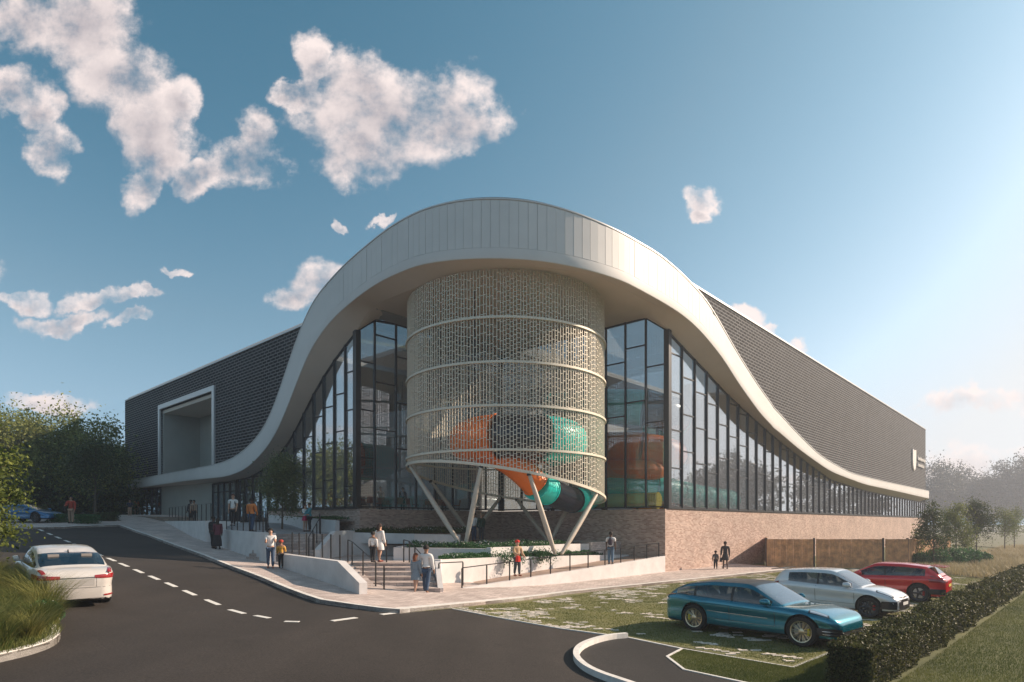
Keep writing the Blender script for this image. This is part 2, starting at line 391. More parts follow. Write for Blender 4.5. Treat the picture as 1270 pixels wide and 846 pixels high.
M['kerb'] = mat('pale_kerb_stone', (.70, .67, .63), .8, var=.12, scale=5, bump=.1)
M['setts'] = brickmat('paving_setts', (.68, .58, .53), (.46, .37, .335), (.24, .20, .18), .30, .10, .007, bump=.3, blot=.22)
M['slabs'] = brickmat('paving_slabs', (.44, .42, .42), (.33, .31, .32), (.22, .21, .21), .40, .16, .006, bump=.25, blot=.2)
M['stepst'] = brickmat('step_paving', (.60, .50, .45), (.36, .28, .25), (.24, .2, .18), .28, .12, .008, bump=.3, blot=.2)
M['ramp'] = mat('ramp_surface', (.36, .26, .21), .85, var=.15, scale=2)
M['render'] = mat('white_render', (.64, .61, .595), .8, var=.11, scale=1.3, bump=.08, bscale=50, detail=10)
M['brick'] = brickmat('pale_brick', (.60, .44, .36), (.33, .20, .155), (.46, .38, .33), .235, .078, .009, bump=.45, blot=.16)
M['darkplinth'] = mat('dark_plinth', (.03, .03, .032), .6)
M['cladding'] = brickmat('perforated_cladding', (.010, .0105, .012), (.028, .029, .031), (.225, .225, .23), .66, .23, .034, rough=.8, bump=.9, metal=.0, blot=.1, spec=.12)
M['fascia'] = mat('white_metal_fascia', (.67, .65, .63), .6, metal=.0, var=.05, scale=.35, detail=3)
M['seam'] = mat('fascia_seam', (.34, .32, .31), .6)
M['soffit'] = mat('soffit', (.66, .57, .49), .75, var=.04, scale=.4)
M['coping'] = mat('light_coping', (.6, .6, .6), .45, metal=.3)
M['frame'] = mat('dark_mullion', (.030, .033, .038), .4, metal=.3)
M['steel'] = mat('dark_steel_rail', (.022, .022, .024), .4, metal=.5)
M['lattice'] = mat('champagne_lattice', (.67, .61, .50), .5, metal=.1, var=.05, scale=2)
M['timbercol'] = mat('pale_column', (.50, .43, .35), .5, var=.10, scale=6)
M['glass'] = glassmat('facade_glass', (.90, .93, .94), .08, .95, power=1.75, grey_lift=.05)
M['glass_green'] = glassmat('door_glass', (.55, .72, .68), .12, .95, power=2.2, grey_lift=.35)
M['glass_added'] = glassmat('rooflight_glass', (.9, .92, .93), .06, .7, power=3)  # for the made-up roof openings that let daylight in
M['int_wall'] = mat('interior_wall', (.5, .5, .51), .8, var=.1, scale=.3)
M['int_wall2'] = mat('interior_concrete', (.62, .62, .62), .85, var=.08, scale=.5)
M['int_floor'] = mat('interior_floor', (.5, .49, .48), .6)
M['roof'] = mat('roof_membrane', (.35, .36, .37), .8)
M['recess'] = mat('recess_panel', (.36, .36, .33), .7, var=.06, scale=.6)
M['wood'] = mat('timber_board', (.55, .27, .12), .75, var=.45, scale=2.2, bump=.3, bscale=14)
M['wood2'] = mat('fresh_timber_board', (.46, .25, .12), .7, var=.25, scale=2.2, bump=.3, bscale=14)
M['orange'] = mat('orange_slide', (1.0, .21, .02), .4)
M['teal'] = mat('teal_slide', (.01, .68, .60), .38)
M['black'] = mat('black_slide', (.015, .02, .035), .25, coat=.3)
M['yellow'] = mat('yellow_slide', (.70, .55, .06), .4)
M['bluepool'] = mat('pool_blue', (.05, .30, .42), .3)
M['soil'] = mat('soil', (.06, .045, .03), .95, var=.3, scale=6)
M['turf'] = mat('turf', (.10, .12, .035), .95, var=.35, scale=.5, col2=(.15, .15, .05), bump=.5, bscale=60)
M['drygrass_ground'] = mat('dry_meadow', (.20, .17, .09), .95, var=.35, scale=.25, col2=(.13, .14, .06))
M['parkturf'] = mat('parking_turf', (.14, .15, .045), .95, var=.3, scale=.8, col2=(.22, .20, .08), bump=.6, bscale=50)
M['bark'] = mat('bark', (.10, .075, .055), .9, var=.3, scale=8, bump=.6, bscale=20)
M['blade'] = leafmat('grass_blades', (.055, .085, .018), (.20, .21, .06), .3)
M['pblade'] = leafmat('parking_grass_blades', (.09, .115, .025), (.27, .27, .08), .3)
M['dry'] = leafmat('dry_grass', (.20, .17, .08), (.50, .41, .24), .35)
M['orn'] = leafmat('ornamental_grass', (.05, .10, .02), (.36, .32, .10), .35)
M['leaf_left_sunned'] = leafmat('leaf_left_sunned', (.08, .11, .03), (.36, .38, .12), .42)  # sunlight put into the leaf colour; the building shades these crowns
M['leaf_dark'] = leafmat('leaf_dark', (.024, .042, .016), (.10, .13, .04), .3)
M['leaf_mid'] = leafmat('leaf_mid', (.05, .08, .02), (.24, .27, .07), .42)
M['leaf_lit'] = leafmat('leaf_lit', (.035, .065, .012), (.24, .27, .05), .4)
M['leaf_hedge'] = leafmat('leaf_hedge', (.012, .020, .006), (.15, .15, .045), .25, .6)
M['leaf_green'] = leafmat('leaf_green', (.02, .07, .025), (.07, .19, .06), .3)
M['leaf_pine'] = leafmat('leaf_needle', (.08, .115, .055), (.24, .28, .13), .35)
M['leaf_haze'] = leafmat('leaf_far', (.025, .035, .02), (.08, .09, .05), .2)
M['flower'] = leafmat('white_flowers', (.7, .68, .66), (.85, .82, .8), .2)
# ------------------------------------------------------------------ ground sheets
def sheet(name, poly, zf, th, mats, step=1.0, kind='structure', parent=None, side_m=0, cut=True):
    bm = bmesh.new(); vs = [bm.verts.new((x, y, 0)) for x, y in poly]; f = bm.faces.new(vs)
    if f.normal.z < 0: f.normal_flip()
    if cut:
        xs = [p[0] for p in poly]; ys = [p[1] for p in poly]
        x = math.floor(min(xs)) + step
        while x < max(xs):
            if -40 < x < 6: bmesh.ops.bisect_plane(bm, geom=bm.verts[:] + bm.edges[:] + bm.faces[:], plane_co=(x, 0, 0), plane_no=(1, 0, 0))
            x += step
        y = math.floor(min(ys)) + 1.0
        while y < max(ys):
            if (38 < y < 62 and min(xs) < -14) or (15 < y < 25 and min(xs) < -3): bmesh.ops.bisect_plane(bm, geom=bm.verts[:] + bm.edges[:] + bm.faces[:], plane_co=(0, y, 0), plane_no=(0, 1, 0))
            y += 1.0
    bmesh.ops.triangulate(bm, faces=[f for f in bm.faces if len(f.verts) > 4])
    for v in bm.verts: v.co.z = zf(v.co.x, v.co.y)
    for f in bm.faces:
        f.normal_update()
        if f.normal.z < 0: f.normal_flip()
    if th > 0:
        be = [e for e in bm.edges if len(e.link_faces) == 1]
        r = bmesh.ops.extrude_edge_only(bm, edges=be)
        for v in [g for g in r['geom'] if isinstance(g, bmesh.types.BMVert)]: v.co.z -= th
        for f in [g for g in r['geom'] if isinstance(g, bmesh.types.BMFace)]: f.material_index = side_m
    me_v = [tuple(v.co) for v in bm.verts]; bm.verts.index_update()
    fs = [tuple(v.index for v in f.verts) for f in bm.faces]; mi = [f.material_index for f in bm.faces]; bm.free()
    o = raw(name, me_v, fs, mats, mi, parent, uv=True, fix=False)
    if kind and parent is None: o['kind'] = kind
    return o
def strip(mb, pts, w, zf, h, m=0, closed=False):      # raised strip along a polyline, w to the left of it
    n = len(pts); offs = []
    for i in range(n):
        a = pts[max(i - 1, 0)] if not closed else pts[i - 1]; b = pts[min(i + 1, n - 1)] if not closed else pts[(i + 1) % n]
        dx, dy = b[0] - a[0], b[1] - a[1]; l = math.hypot(dx, dy) + 1e-9; offs.append((pts[i][0] - dy / l * w, pts[i][1] + dx / l * w))
    for i in range(n - 1 if not closed else n):
        j = (i + 1) % n
        p, q, r, s_ = pts[i], pts[j], offs[j], offs[i]
        mb.hexa([(x, y, zf(x, y) - .15) for x, y in (p, q, r, s_)], [(x, y, zf(x, y) + h) for x, y in (p, q, r, s_)], m)
def resample(pts, d):
    out = [pts[0]]
    for a, b in zip(pts, pts[1:]):
        l = math.hypot(b[0] - a[0], b[1] - a[1]); k = max(1, int(l / d))
        for i in range(1, k + 1): out.append((a[0] + (b[0] - a[0]) * i / k, a[1] + (b[1] - a[1]) * i / k))
    return out
def smooth_poly(pts, it=2):
    for _ in range(it):
        q = [pts[0]]
        for a, b in zip(pts, pts[1:]):
            q += [(a[0] * .75 + b[0] * .25, a[1] * .75 + b[1] * .25), (a[0] * .25 + b[0] * .75, a[1] * .25 + b[1] * .75)]
        q.append(pts[-1]); pts = q
    return pts

def ground():
    xs = sorted(set([-900, -500, -300, -200, -120, -80, -60, -50] + list(range(-44, 12)) + [14, 18, 24, 30, 40, 60, 90, 130, 200, 300, 500, 900]))
    ys = sorted(set([-60, -20, 0, 10, 14, 16, 17, 18, 19, 20, 21, 22, 23, 24, 26, 30, 36] + list(range(38, 64, 2)) + [70, 80, 100, 130, 180, 250, 400, 700, 1200]))
    rows = [[(x, y, T(x, y) - .05 - (.06 if -42 < x < 12 and 0 < y < 66 else 0)) for x in xs] for y in ys]
    mb = MB(); mb.grid(rows); o = mb.build('ground', M['turf'], smooth=False); o['kind'] = 'structure'
    return o
ground()

# kerb line of the main pavement (photo pixels -> ground)
KL = [G(u, v, .0) for u, v in [(40, 656.5), (95, 654.5), (147, 653)]]
KM = [G(u, v, .0) for u, v in [(180, 664.5), (215, 678), (251, 691), (286, 705.5), (340, 727), (397, 748.5), (440, 755), (470, 759), (496, 761)]]
KR = [G(u, v, .0) for u, v in [(560, 754.5), (700, 738), (740, 733.5), (974, 708.8)]]
# asphalt
P_edge = [G(496, 761), G(561, 755), G(780, 791), G(848, 805), G(829, 815), G(850, 831), G(925, 847), G(1100, 885)]
road_poly = [(40, -12)] + [P_edge[-1]][::-1] + P_edge[::-1][1:] + KM[::-1] + KL[::-1] + [(-60, 40), (-60, -12)]
road = sheet('road', road_poly[::-1], lambda x, y: T(x, y), 0, M['asphalt'])
def dashes():
    mb = None
    L_ = [(51, 657.7, 4.5), (61.6, 662.3, 5), (72, 666.8, 5.5), (83.5, 671.4, 6), (95, 676, 6.5), (107.5, 681.5, 7), (122, 687.5, 8), (138, 694, 9), (153.4, 700.6, 9.5), (171.7, 708.4, 10), (191, 716.6, 11),
          (212, 725.3, 12), (235, 735.3, 14), (263.5, 747.2, 17), (293.6, 758.6, 17), (325, 765, 17), (362, 771, 18), (427, 768, 32), (483, 761, 20)]
    for i, (u, v, w) in enumerate(L_):
        c = G(u, v); a = L_[max(0, i - 1)]; b = L_[min(len(L_) - 1, i + 1)]
        if i == 17: a = L_[17]; 
        pa, pb = G(a[0], a[1]), G(b[0], b[1]); d = Vector((pb[0] - pa[0], pb[1] - pa[1])).normalized(); n = Vector((-d.y, d.x))
        # length from its pixel width
        e1 = G(u - w * .5, v - (w * .5) * ((b[1] - a[1]) / max(1, (b[0] - a[0])))); hl = min(1.1, math.hypot(e1[0] - c[0], e1[1] - c[1])); hw = .075
        q = [(c[0] + d.x * s1 * hl + n.x * s2 * hw, c[1] + d.y * s1 * hl + n.y * s2 * hw) for s1, s2 in ((-1, -1), (1, -1), (1, 1), (-1, 1))]
        m = MB(); m.prism(q, lambda x, y: T(x, y) - .01, lambda x, y: T(x, y) + .006)
        m.build('lane_dash', M['paint'], road)
dashes()
# pavement
ZP = lambda x, y: T(x, y) + .12
outer = KL + KM + KR
fence_c = (26.4, 41.0)
pave_poly = outer + [(17.6, 41.2), RP(10, -.3), RP(-.2, -.5), (2.0, 44.0), LP(1, -.5), LP(38, -.5), (-45, 66), (-62, 62), (-58, 42)]
# keep the paving just inside the kerb stones
paving = sheet('pavement', pave_poly, ZP, .3, [M['setts']])
mb = MB(); strip(mb, resample(KL + KM, 1.2), .16, lambda x, y: T(x, y), .128); mb.build('kerb', M['kerb'])['kind'] = 'structure'
mb = MB(); strip(mb, resample([KM[-1]] + KR, 1.5), .24, lambda x, y: T(x, y), .128); mb.build('kerb', M['kerb'])['kind'] = 'structure'

# parking turf, edgings, curved kerb
park_poly = [G(496, 761), G(561, 755), G(780, 791), G(983, 828), G(1037, 806), (9.5, 14.8), (16, 21.5), (25.5, 31.5), (25, 41), (17.6, 41.2)] + KR[::-1]
sheet('parking_grass', park_poly, lambda x, y: T(x, y) + .012, 0, M['parkturf'])
verge_poly = [G(848, 805), G(829, 815), G(850, 831), G(925, 847), G(1100, 885), (7.5, 8), (45, 8), (60, 40), (60, 60), (28, 42), (25, 41), (25.5, 31.5), (16, 21.5), (9.5, 14.8), G(1037, 806), G(983, 828)]
sheet('lawn', verge_poly, lambda x, y: T(x, y) + .008, 0, M['turf'])
mb = MB()
for pl in ([G(561, 755), G(780, 791), G(848, 805), G(983, 828), G(1037, 806)],): strip(mb, resample(pl, 2), -.07, lambda x, y: T(x, y), .022)
strip(mb, [G(848, 805), G(829, 815), G(850, 831), G(925, 847), G(1000, 862)], -.06, lambda x, y: T(x, y), .022)
mb.build('edging', M['kerb'])['kind'] = 'structure'
ck = smooth_poly([G(779, 791.5), G(757, 793.5), G(734, 800), G(720, 808), G(717, 819), G(728, 831), G(748, 841), G(775, 850), G(820, 866), G(870, 886)], 2)
mb = MB(); strip(mb, ck, -.13, lambda x, y: T(x, y), .13); o = mb.build('kerb', M['kerb'], smooth=False); o['kind'] = 'structure'
# path inside the curved kerb, slightly newer asphalt
sheet('path', [G(779, 791.5)] + ck[1:-1] + [G(870, 886), G(925, 847), G(850, 831), G(829, 815), G(848, 805)], lambda x, y: T(x, y) + .006, 0, M['asphalt_new'])
# planted island on the left
ik = smooth_poly([G(-60, 836), G(0, 822), G(38, 813), G(66, 803), G(77, 792), G(70, 782), G(40, 762), G(15, 735), G(-20, 712), G(-80, 700)], 2)
isl = sheet('verge', ik + [(-40, 30), (-40, 5)], lambda x, y: T(x, y) + .14, .2, M['soil'])
mb = MB(); strip(mb, ik, .14, lambda x, y: T(x, y), .155); mb.build('kerb', M['kerb'])['kind'] = 'structure'

# ------------------------------------------------------------------ leisure centre
ROOF_R, ROOF_L, SILL, CEIL = 18.0, 16.05, 3.86, 15.6
TEND_R, TEND_L = 84.3, 43.4
B = thing('leisure_centre', 'leisure centre with a sweeping white canopy, dark perforated cladding and tall corner glazing', 'building', (0, 45, 0))

def interp(tab, x):
    if x <= tab[0][0]: return tab[0][1]
    for (a, va), (b, vb) in zip(tab, tab[1:]):
        if x <= b: return va + (vb - va) * (x - a) / (b - a)
    return tab[-1][1]
TOPV = [(140, 600), (170, 594), (201, 588), (266, 576), (286, 570), (305, 557), (325, 535.5), (338.5, 509), (351.7, 469), (368, 418), (373, 405), (388.5, 370), (428, 326), (481, 281.7), (516, 262), (560.5, 248.7),
        (604.5, 244.7), (657.5, 247.3), (714.8, 263), (763, 284), (816, 312.6), (847, 339), (878, 373), (915, 438), (945, 484.6), (979, 527), (1017, 565), (1055.7, 586.7), (1098, 597), (1152.6, 608.8), (1170, 612)]
LIPV = [(140, 609), (173, 605), (226, 597), (282, 591), (305.4, 582), (325, 562), (338.5, 545.4), (355, 509), (371.5, 463), (384.8, 431), (410.5, 396), (445.8, 365.5), (472, 348), (516, 329), (569, 321.4), (626.6, 320.5),
        (675, 323.6), (728, 334.6), (772, 348), (816, 371), (847, 390), (869, 409.6), (900, 448), (911, 468), (945, 515.6), (987.6, 554.8), (1030, 585), (1072.7, 601.0), (1115, 610), (1152.6, 618.6), (1170, 621)]
GLV = [(140, 608), (200, 604), (250, 600.5), (285, 596.5), (312, 592), (340, 572), (352, 557), (363.8, 540), (376, 514), (388, 487.5), (406.8, 456.8), (422, 435), (442, 410.7)]
GRV = [(829, 410), (845.8, 429.6), (872, 456), (895.5, 482.6), (928.5, 512.4), (961.6, 542), (1000, 572.5), (1030, 595), (1072.7, 608.8), (1110, 616.5), (1147, 623.5)]
OFF = 1.2; RAD = 8.0
def ribbon_path():
    cx, cy = PL[0] + PR[0] - (-.8), PL[1] + PR[1] - 45.94
    k = OFF; cor = (cx + k * (NL[0] + NR[0]), cy + k * (NL[1] + NR[1]))
    cen = (cor[0] - RAD * (NL[0] + NR[0]), cor[1] - RAD * (NL[1] + NR[1]))
    a_l = (cen[0] + RAD * NL[0], cen[1] + RAD * NL[1]); p0 = LP(0, OFF); t_l = (a_l[0] - p0[0]) * DL[0] + (a_l[1] - p0[1]) * DL[1]
    a_r = (cen[0] + RAD * NR[0], cen[1] + RAD * NR[1]); p1 = RP(0, OFF); t_r = (a_r[0] - p1[0]) * DR[0] + (a_r[1] - p1[1]) * DR[1]
    S = []   # (x, y, nx, ny, side, t)
    t = 39.5
    while t > t_l + .01: p = LP(t, OFF); S.append((p[0], p[1], NL[0], NL[1], 'L', t)); t -= .46
    a0 = math.atan2(NL[1], NL[0]); a1 = math.atan2(NR[1], NR[0]); n = 28
    if a1 < a0: a1 += 2 * math.pi
    for i in range(n + 1):
        a = a0 + (a1 - a0) * i / n; c, s_ = math.cos(a), math.sin(a); S.append((cen[0] + RAD * c, cen[1] + RAD * s_, c, s_, 'C', 0))
    t = t_r + .46
    while t < 80.5: p = RP(t, OFF); S.append((p[0], p[1], NR[0], NR[1], 'R', t)); t += .46 if t < 14 else 1.0
    return S, cen
RS, RCEN = ribbon_path()
def smooth1(a, w):
    k = np.exp(-.5 * (np.arange(-3 * w, 3 * w + 1) / w) ** 2); k /= k.sum(); p = np.pad(a, 3 * w, mode='edge')
    # keep slopes at the ends by reflecting about the end value
    p[:3 * w] = 2 * a[0] - a[1:3 * w + 1][::-1]; p[-3 * w:] = 2 * a[-1] - a[-3 * w - 1:-1][::-1]
    return np.convolve(p, k, 'valid')
uu = np.array([U0 + FPX * s[0] / s[1] for s in RS])
ZT = smooth1(np.array([zat(interp(TOPV, u), s[1]) for u, s in zip(uu, RS)]), 2)
ZL = smooth1(np.array([zat(interp(LIPV, u), s[1]) for u, s in zip(uu, RS)]), 2)
CL = [zat(interp(GLV, U0 + FPX * LP(t)[0] / LP(t)[1]), LP(t)[1]) for t in np.arange(0, 44, .5)]
CR = [zat(interp(GRV, U0 + FPX * RP(t)[0] / RP(t)[1]), RP(t)[1]) for t in np.arange(0, 85, .5)]
CL = smooth1(np.array(CL), 2); CR = smooth1(np.array(CR), 2)
def ztopL(t): return float(np.interp(t, np.arange(0, 44, .5), CL))
def ztopR(t): return float(np.interp(t, np.arange(0, 85, .5), CR))
def ceil_z(x, y):                       # ceiling of the porch, dipping to the glass heads at the two outer posts
    z = CEIL
    for p, zz in ((PL, ztopL(0)), (PR, ztopR(0))):
        d = math.hypot(x - p[0], y - p[1]); z = min(z, zz + (CEIL - zz) * min(1, d / 1.5))
    return z

def canopy():
    prof_n = len(RS)
    # continuous outer face + lip + top, split in two parts: outer band and soffit
    band = MB(); rows = []
    for i, s in enumerate(RS):
        x, y, nx, ny = s[:4]; zt, zl = ZT[i], ZL[i]; h = zt - zl; b = min(.5, h * .3)
        panel = 400 < uu[i] < 884
        r = [(x - .9 * nx, y - .9 * ny, zt), (x + .03 * nx, y + .03 * ny, zt + .0), (x + .03 * nx, y + .03 * ny, zt - .06), (x - .0 * nx, y - .0 * ny, zt - .08)]
        ins = .05 if panel else 0
        r += [(x - ins * nx, y - ins * ny, zt - .09), (x - ins * nx, y - ins * ny, zl + b + .02), (x, y, zl + b), (x, y, zl + .05), (x - .012 * nx, y - .012 * ny, zl + .015), (x - .05 * nx, y - .05 * ny, zl)]
        rows.append(r)
    cuts = []
    g = MB(); g.grid(rows)
    # face material: recessed backing behind the panels is dark
    mi = []
    for i in range(len(rows) - 1):
        for j in range(len(rows[0]) - 1):
            mi.append(1 if j == 4 and (400 < uu[i] < 884 and 400 < uu[i + 1] < 884) else 2 if j in (0, 1, 2) else 0)
    g.m = mi
    # end caps
    for rr in (rows[0], rows[-1]): g.add(rr, [tuple(range(len(rr)))], 0)
    fascia = g.build('fascia', [M['fascia'], M['seam'], M['coping']], B, smooth=25, fix=False)
    rnd = random.Random(4)
    # separate upright cladding panels round the corner
    idx = [i for i in range(len(RS)) if 400 < uu[i] < 884]
    i = idx[0]
    while i < idx[-1]:
        j = min(i + 1, idx[-1]); a, c = RS[i], RS[j]
        L_ = math.hypot(c[0] - a[0], c[1] - a[1]); gap = .005 if rnd.random() < .8 else .011
        f0, f1 = gap / L_, 1 - gap / L_; pr = rnd.uniform(-.006, .008)
        def pt(f, z, o): 
            x = a[0] + (c[0] - a[0]) * f; y = a[1] + (c[1] - a[1]) * f; nx = a[2] + (c[2] - a[2]) * f; ny = a[3] + (c[3] - a[3]) * f
            return (x + nx * (o + pr), y + ny * (o + pr), z)
        def zz(arr, f): return arr[i] + (arr[j] - arr[i]) * f
        def bb(f): h = zz(ZT, f) - zz(ZL, f); return min(.5, h * .3)
        q = [(f0, zz(ZL, f0) + bb(f0) + .01), (f1, zz(ZL, f1) + bb(f1) + .01), (f1, zz(ZT, f1) - .1), (f0, zz(ZT, f0) - .1)]
        p = MB(); p.hexa([pt(f, z, -.035) for f, z in q], [pt(f, z, 0.0) for f, z in q]); p.build('panel', M['fascia'], fascia)
        i = j
    # top rail
    rail = MB(); pth = [(s[0] - .25 * s[2], s[1] - .25 * s[3], ZT[i] + .14) for i, s in enumerate(RS) if 380 < uu[i] < 900]
    rail.tube(pth, .022, 5)
    for k in range(0, len(pth), 4): rail.tube([(pth[k][0], pth[k][1], pth[k][2] - .16), pth[k]], .012, 4)
    rail.build('parapet_rail', M['steel'], B)
    # soffit strip: lip -> facade line / porch ceiling
    rows = []
    nR = 5
    for i, s in enumerate(RS):
        x, y, nx, ny, side, t = s; z0 = ZL[i]; xi, yi = x - OFF * nx, y - OFF * ny
        if side == 'L' and t >= 0: zi = ztopL(t)
        elif side == 'R' and t >= 0: zi = ztopR(t)
        else: zi = ceil_z(xi, yi)
        if (side == 'L' and t >= 0) or (side == 'R' and t >= 0): xi, yi = x - (OFF + .12) * nx, y - (OFF + .12) * ny
        x0, y0 = x - .05 * nx, y - .05 * ny
        rows.append([(x0 + (xi - x0) * k / nR, y0 + (yi - y0) * k / nR, z0 + (zi - z0) * (k / nR)) for k in range(nR + 1)])
    so = MB(); so.grid(rows, flip=True)
    # porch ceiling: from the inner curve to the two recessed glass walls
    inner = [(s[0] - OFF * s[2], s[1] - OFF * s[3]) for s in RS if s[4] == 'C' or s[5] < 0]
    inn = (-.8, 45.94)
    n = len(inner)
    tgt = []
    for k in range(n):
        f = k / (n - 1)
        if f < .5: g2 = f * 2; tgt.append((PL[0] + (inn[0] - PL[0]) * g2, PL[1] + (inn[1] - PL[1]) * g2))
        else: g2 = f * 2 - 1; tgt.append((inn[0] + (PR[0] - inn[0]) * g2, inn[1] + (PR[1] - inn[1]) * g2))
    rows = []
    for k in range(n):
        a, c = inner[k], tgt[k]; rows.append([(a[0] + (c[0] - a[0]) * j / 12, a[1] + (c[1] - a[1]) * j / 12) for j in range(13)])
    rows = [[(x, y, ceil_z(x, y)) for x, y in r] for r in rows]
    so.grid(rows, flip=True)
    so.build('soffit', M['soffit'], B, smooth=50, fix=False)
    return fascia
canopy()

def facade_quad(mb, P, t0, t1, z0a, z0b, z1a, z1b, off, th, m=0):
    a, b = P(t0, off), P(t1, off); c, d = P(t1, off - th), P(t0, off - th)
    mb.hexa([(a[0], a[1], z0a), (b[0], b[1], z0b), (c[0], c[1], z0b), (d[0], d[1], z0a)], [(a[0], a[1], z1a), (b[0], b[1], z1b), (c[0], c[1], z1b), (d[0], d[1], z1a)], m)
RT = [(s[5], ZT[i], ZL[i]) for i, s in enumerate(RS) if s[4] == 'R']; LT = [(s[5], ZT[i], ZL[i]) for i, s in enumerate(RS) if s[4] == 'L'][::-1]
def rtopR(t): return float(np.interp(t, [a[0] for a in RT], [a[1] for a in RT]))
def rtopL(t): return float(np.interp(t, [a[0] for a in LT], [a[1] for a in LT]))
def rlipR(t): return float(np.interp(t, [a[0] for a in RT], [a[2] for a in RT]))
def rlipL(t): return float(np.interp(t, [a[0] for a in LT], [a[2] for a in LT]))

def shell():
    # cladding, right
    c = MB(); t = -1.5
    while t < TEND_R - .01:
        t2 = min(TEND_R, t + 1.5)
        z = [max(ztopR(max(0, q)) + .15, min(rtopR(q), ROOF_R) - .9) for q in (t, t2)]
        z = [min(q, ROOF_R - .2) for q in z]
        facade_quad(c, RP, t, t2, z[0], z[1], ROOF_R, ROOF_R, 0.06, .3); t = t2
    c.build('cladding', M['cladding'], B)
    # cladding, left, with the framed opening
    c = MB(); WA, WB, WZ0, WZ1 = tL(268.0), tL(200.5), 6.7, 13.85
    ts = [-1.5, 0, 1.5, 3, 4.5, 6, 7.5, 9, 10.5, 12, 13.5, 15, 16.5, 18, WA, WA + 3, WA + 6, WA + 9, WB, WB + 2, WB + 4, WB + 7, TEND_L]
    for a, b in zip(ts, ts[1:]):
        z = [min(ROOF_L - .2, max(ztopL(max(0, q)) + .15, rtopL(q) - .9)) for q in (a, b)]
        if a >= WA - .01 and b <= WB + .01: facade_quad(c, LP, a, b, WZ1, WZ1, ROOF_L, ROOF_L, .06, .3)
        else: facade_quad(c, LP, a, b, z[0], z[1], ROOF_L, ROOF_L, .06, .3)
    c.build('cladding', M['cladding'], B)
    # frame round the opening and the recess behind it
    f = MB(); w = .42
    facade_quad(f, LP, WA - .02, WB + w, WZ1 - .0, WZ1 - .0, WZ1 + w, WZ1 + w, .20, .5)
    fr = f.build('opening_frame', M['coping'], B)
    for a, b in ((WA - .02, WA + w), (WB, WB + w)):
        f = MB(); facade_quad(f, LP, a, b, WZ0, WZ0, WZ1 - .003, WZ1 - .003, .20, .5); f.build('opening_frame', M['coping'], B)
    k = (WB - WA) / 9
    r = MB(); D = 3.6
    a0, b0, c0, d0 = LP(WA + w, -.1), LP(WB, -.1), LP(WB, -D), LP(WA + w, -D)
    r.wall(d0, c0, .2, WZ0, WZ1 - .4); r.build('recess_back_wall', M['recess'], B)
    r = MB(); r.wall(c0, b0, .2, WZ0, WZ1 - .4); r.build('recess_side_wall', M['recess'], B); r = MB(); r.wall(a0, d0, .2, WZ0, WZ1 - .4); r.build('recess_side_wall', M['recess'], B)
    r = MB(); r.prism([a0, b0, c0, d0], WZ1 - .4, WZ1 - .1); r.build('recess_ceiling', M['soffit'], B)
    r = MB(); r.prism([a0, b0, c0, d0], WZ0 - .2, WZ0); r.build('recess_floor', M['recess'], B)
    for j in range(1, 9):                                          # joints of the recess lining: slim upright trims
        p = LP(WA + w + (WB - WA - w) * j / 9, -D + .03); q = MB(); q.box((p[0], p[1], (WZ0 + WZ1 - .4) / 2), (.03, .03, WZ1 - .4 - WZ0 - .01), math.atan2(DL[1], DL[0])); q.build('lining_trim', M['coping'], B)
    # copings and slim edge rail
    for P, te, z in ((RP, TEND_R, ROOF_R), (LP, TEND_L, ROOF_L)):
        c = MB(); facade_quad(c, P, -2.0, te + .1, z + .003, z + .003, z + .13, z + .13, .14, .6); c.build('coping', M['coping'], B)
        c = MB(); a, b = P(-1, -.2), P(te, -.2); c.tube([(a[0], a[1], z + .38), (b[0], b[1], z + .38)], .03, 5)
        t = 0
        while t < te: p = P(t, -.2); c.tube([(p[0], p[1], z + .1), (p[0], p[1], z + .38)], .02, 4); t += 2.4
        c.build('parapet_rail', M['coping'], B)
    # far end walls, back walls
    e = MB(); a, b = RP(TEND_R, .06), RP(TEND_R, -40); e.wall(b, a, .3, 0, ROOF_R - .01)
    a2, b2 = LP(TEND_L, .06), LP(TEND_L, -45); e.wall(a2, b2, .3, 2.5, ROOF_L - .01); e.wall(b, b2, .3, 0, ROOF_R - .02)
    e.build('end_wall', M['cladding'], B)
    # roof, pieced round the added daylight openings
    r = MB()
    def rq(P, t0, t1, d0, d1, z): r.prism([P(t0, -d0), P(t1, -d0), P(t1, -d1), P(t0, -d1)], z - .5, z - .1)
    rq(RP, -1.4, TEND_R, .3, 2.5, ROOF_R); rq(RP, -1.4, TEND_R, 16, 40, ROOF_R); rq(RP, -1.4, 1.5, 2.5, 16, ROOF_R); rq(RP, 34, TEND_R, 2.5, 16, ROOF_R)
    rq(LP, -1.4, TEND_L, .3, 1.8, ROOF_L); rq(LP, -1.4, 0, 1.8, 12, ROOF_L); rq(LP, 10.5, TEND_L, 1.8, 12, ROOF_L)
    r.prism([LP(-1.4, -12), LP(-1.4, -24), LP(TEND_L, -44), LP(TEND_L, -12)], ROOF_L - .5, ROOF_L - .1)
    r.prism([(s[0] - .5 * s[2], s[1] - .5 * s[3]) for s in RS if s[4] == 'C' or (s[4] == 'L' and s[5] < 1.6) or (s[4] == 'R' and s[5] < 1.6)] + [(-.8, 47)], 16.6, 16.9)
    r.build('roof', M['roof'], B)
    for P, a, b, d0, d1, z, n in ((RP, 1.5, 34, 2.5, 16, ROOF_R, 10), (LP, 0, 10.5, 1.8, 12, ROOF_L, 4)):       # unseen roof openings, added to bring daylight into the pool hall and restaurant
        for k in range(n):
            u0, u1 = a + (b - a) * k / n + .04, a + (b - a) * (k + 1) / n - .04; m = MB(); m.prism([P(u0, -d0), P(u1, -d0), P(u1, -d1), P(u0, -d1)], z - .30, z - .27); m.build('added_daylight_pane', M['glass_added'], B)
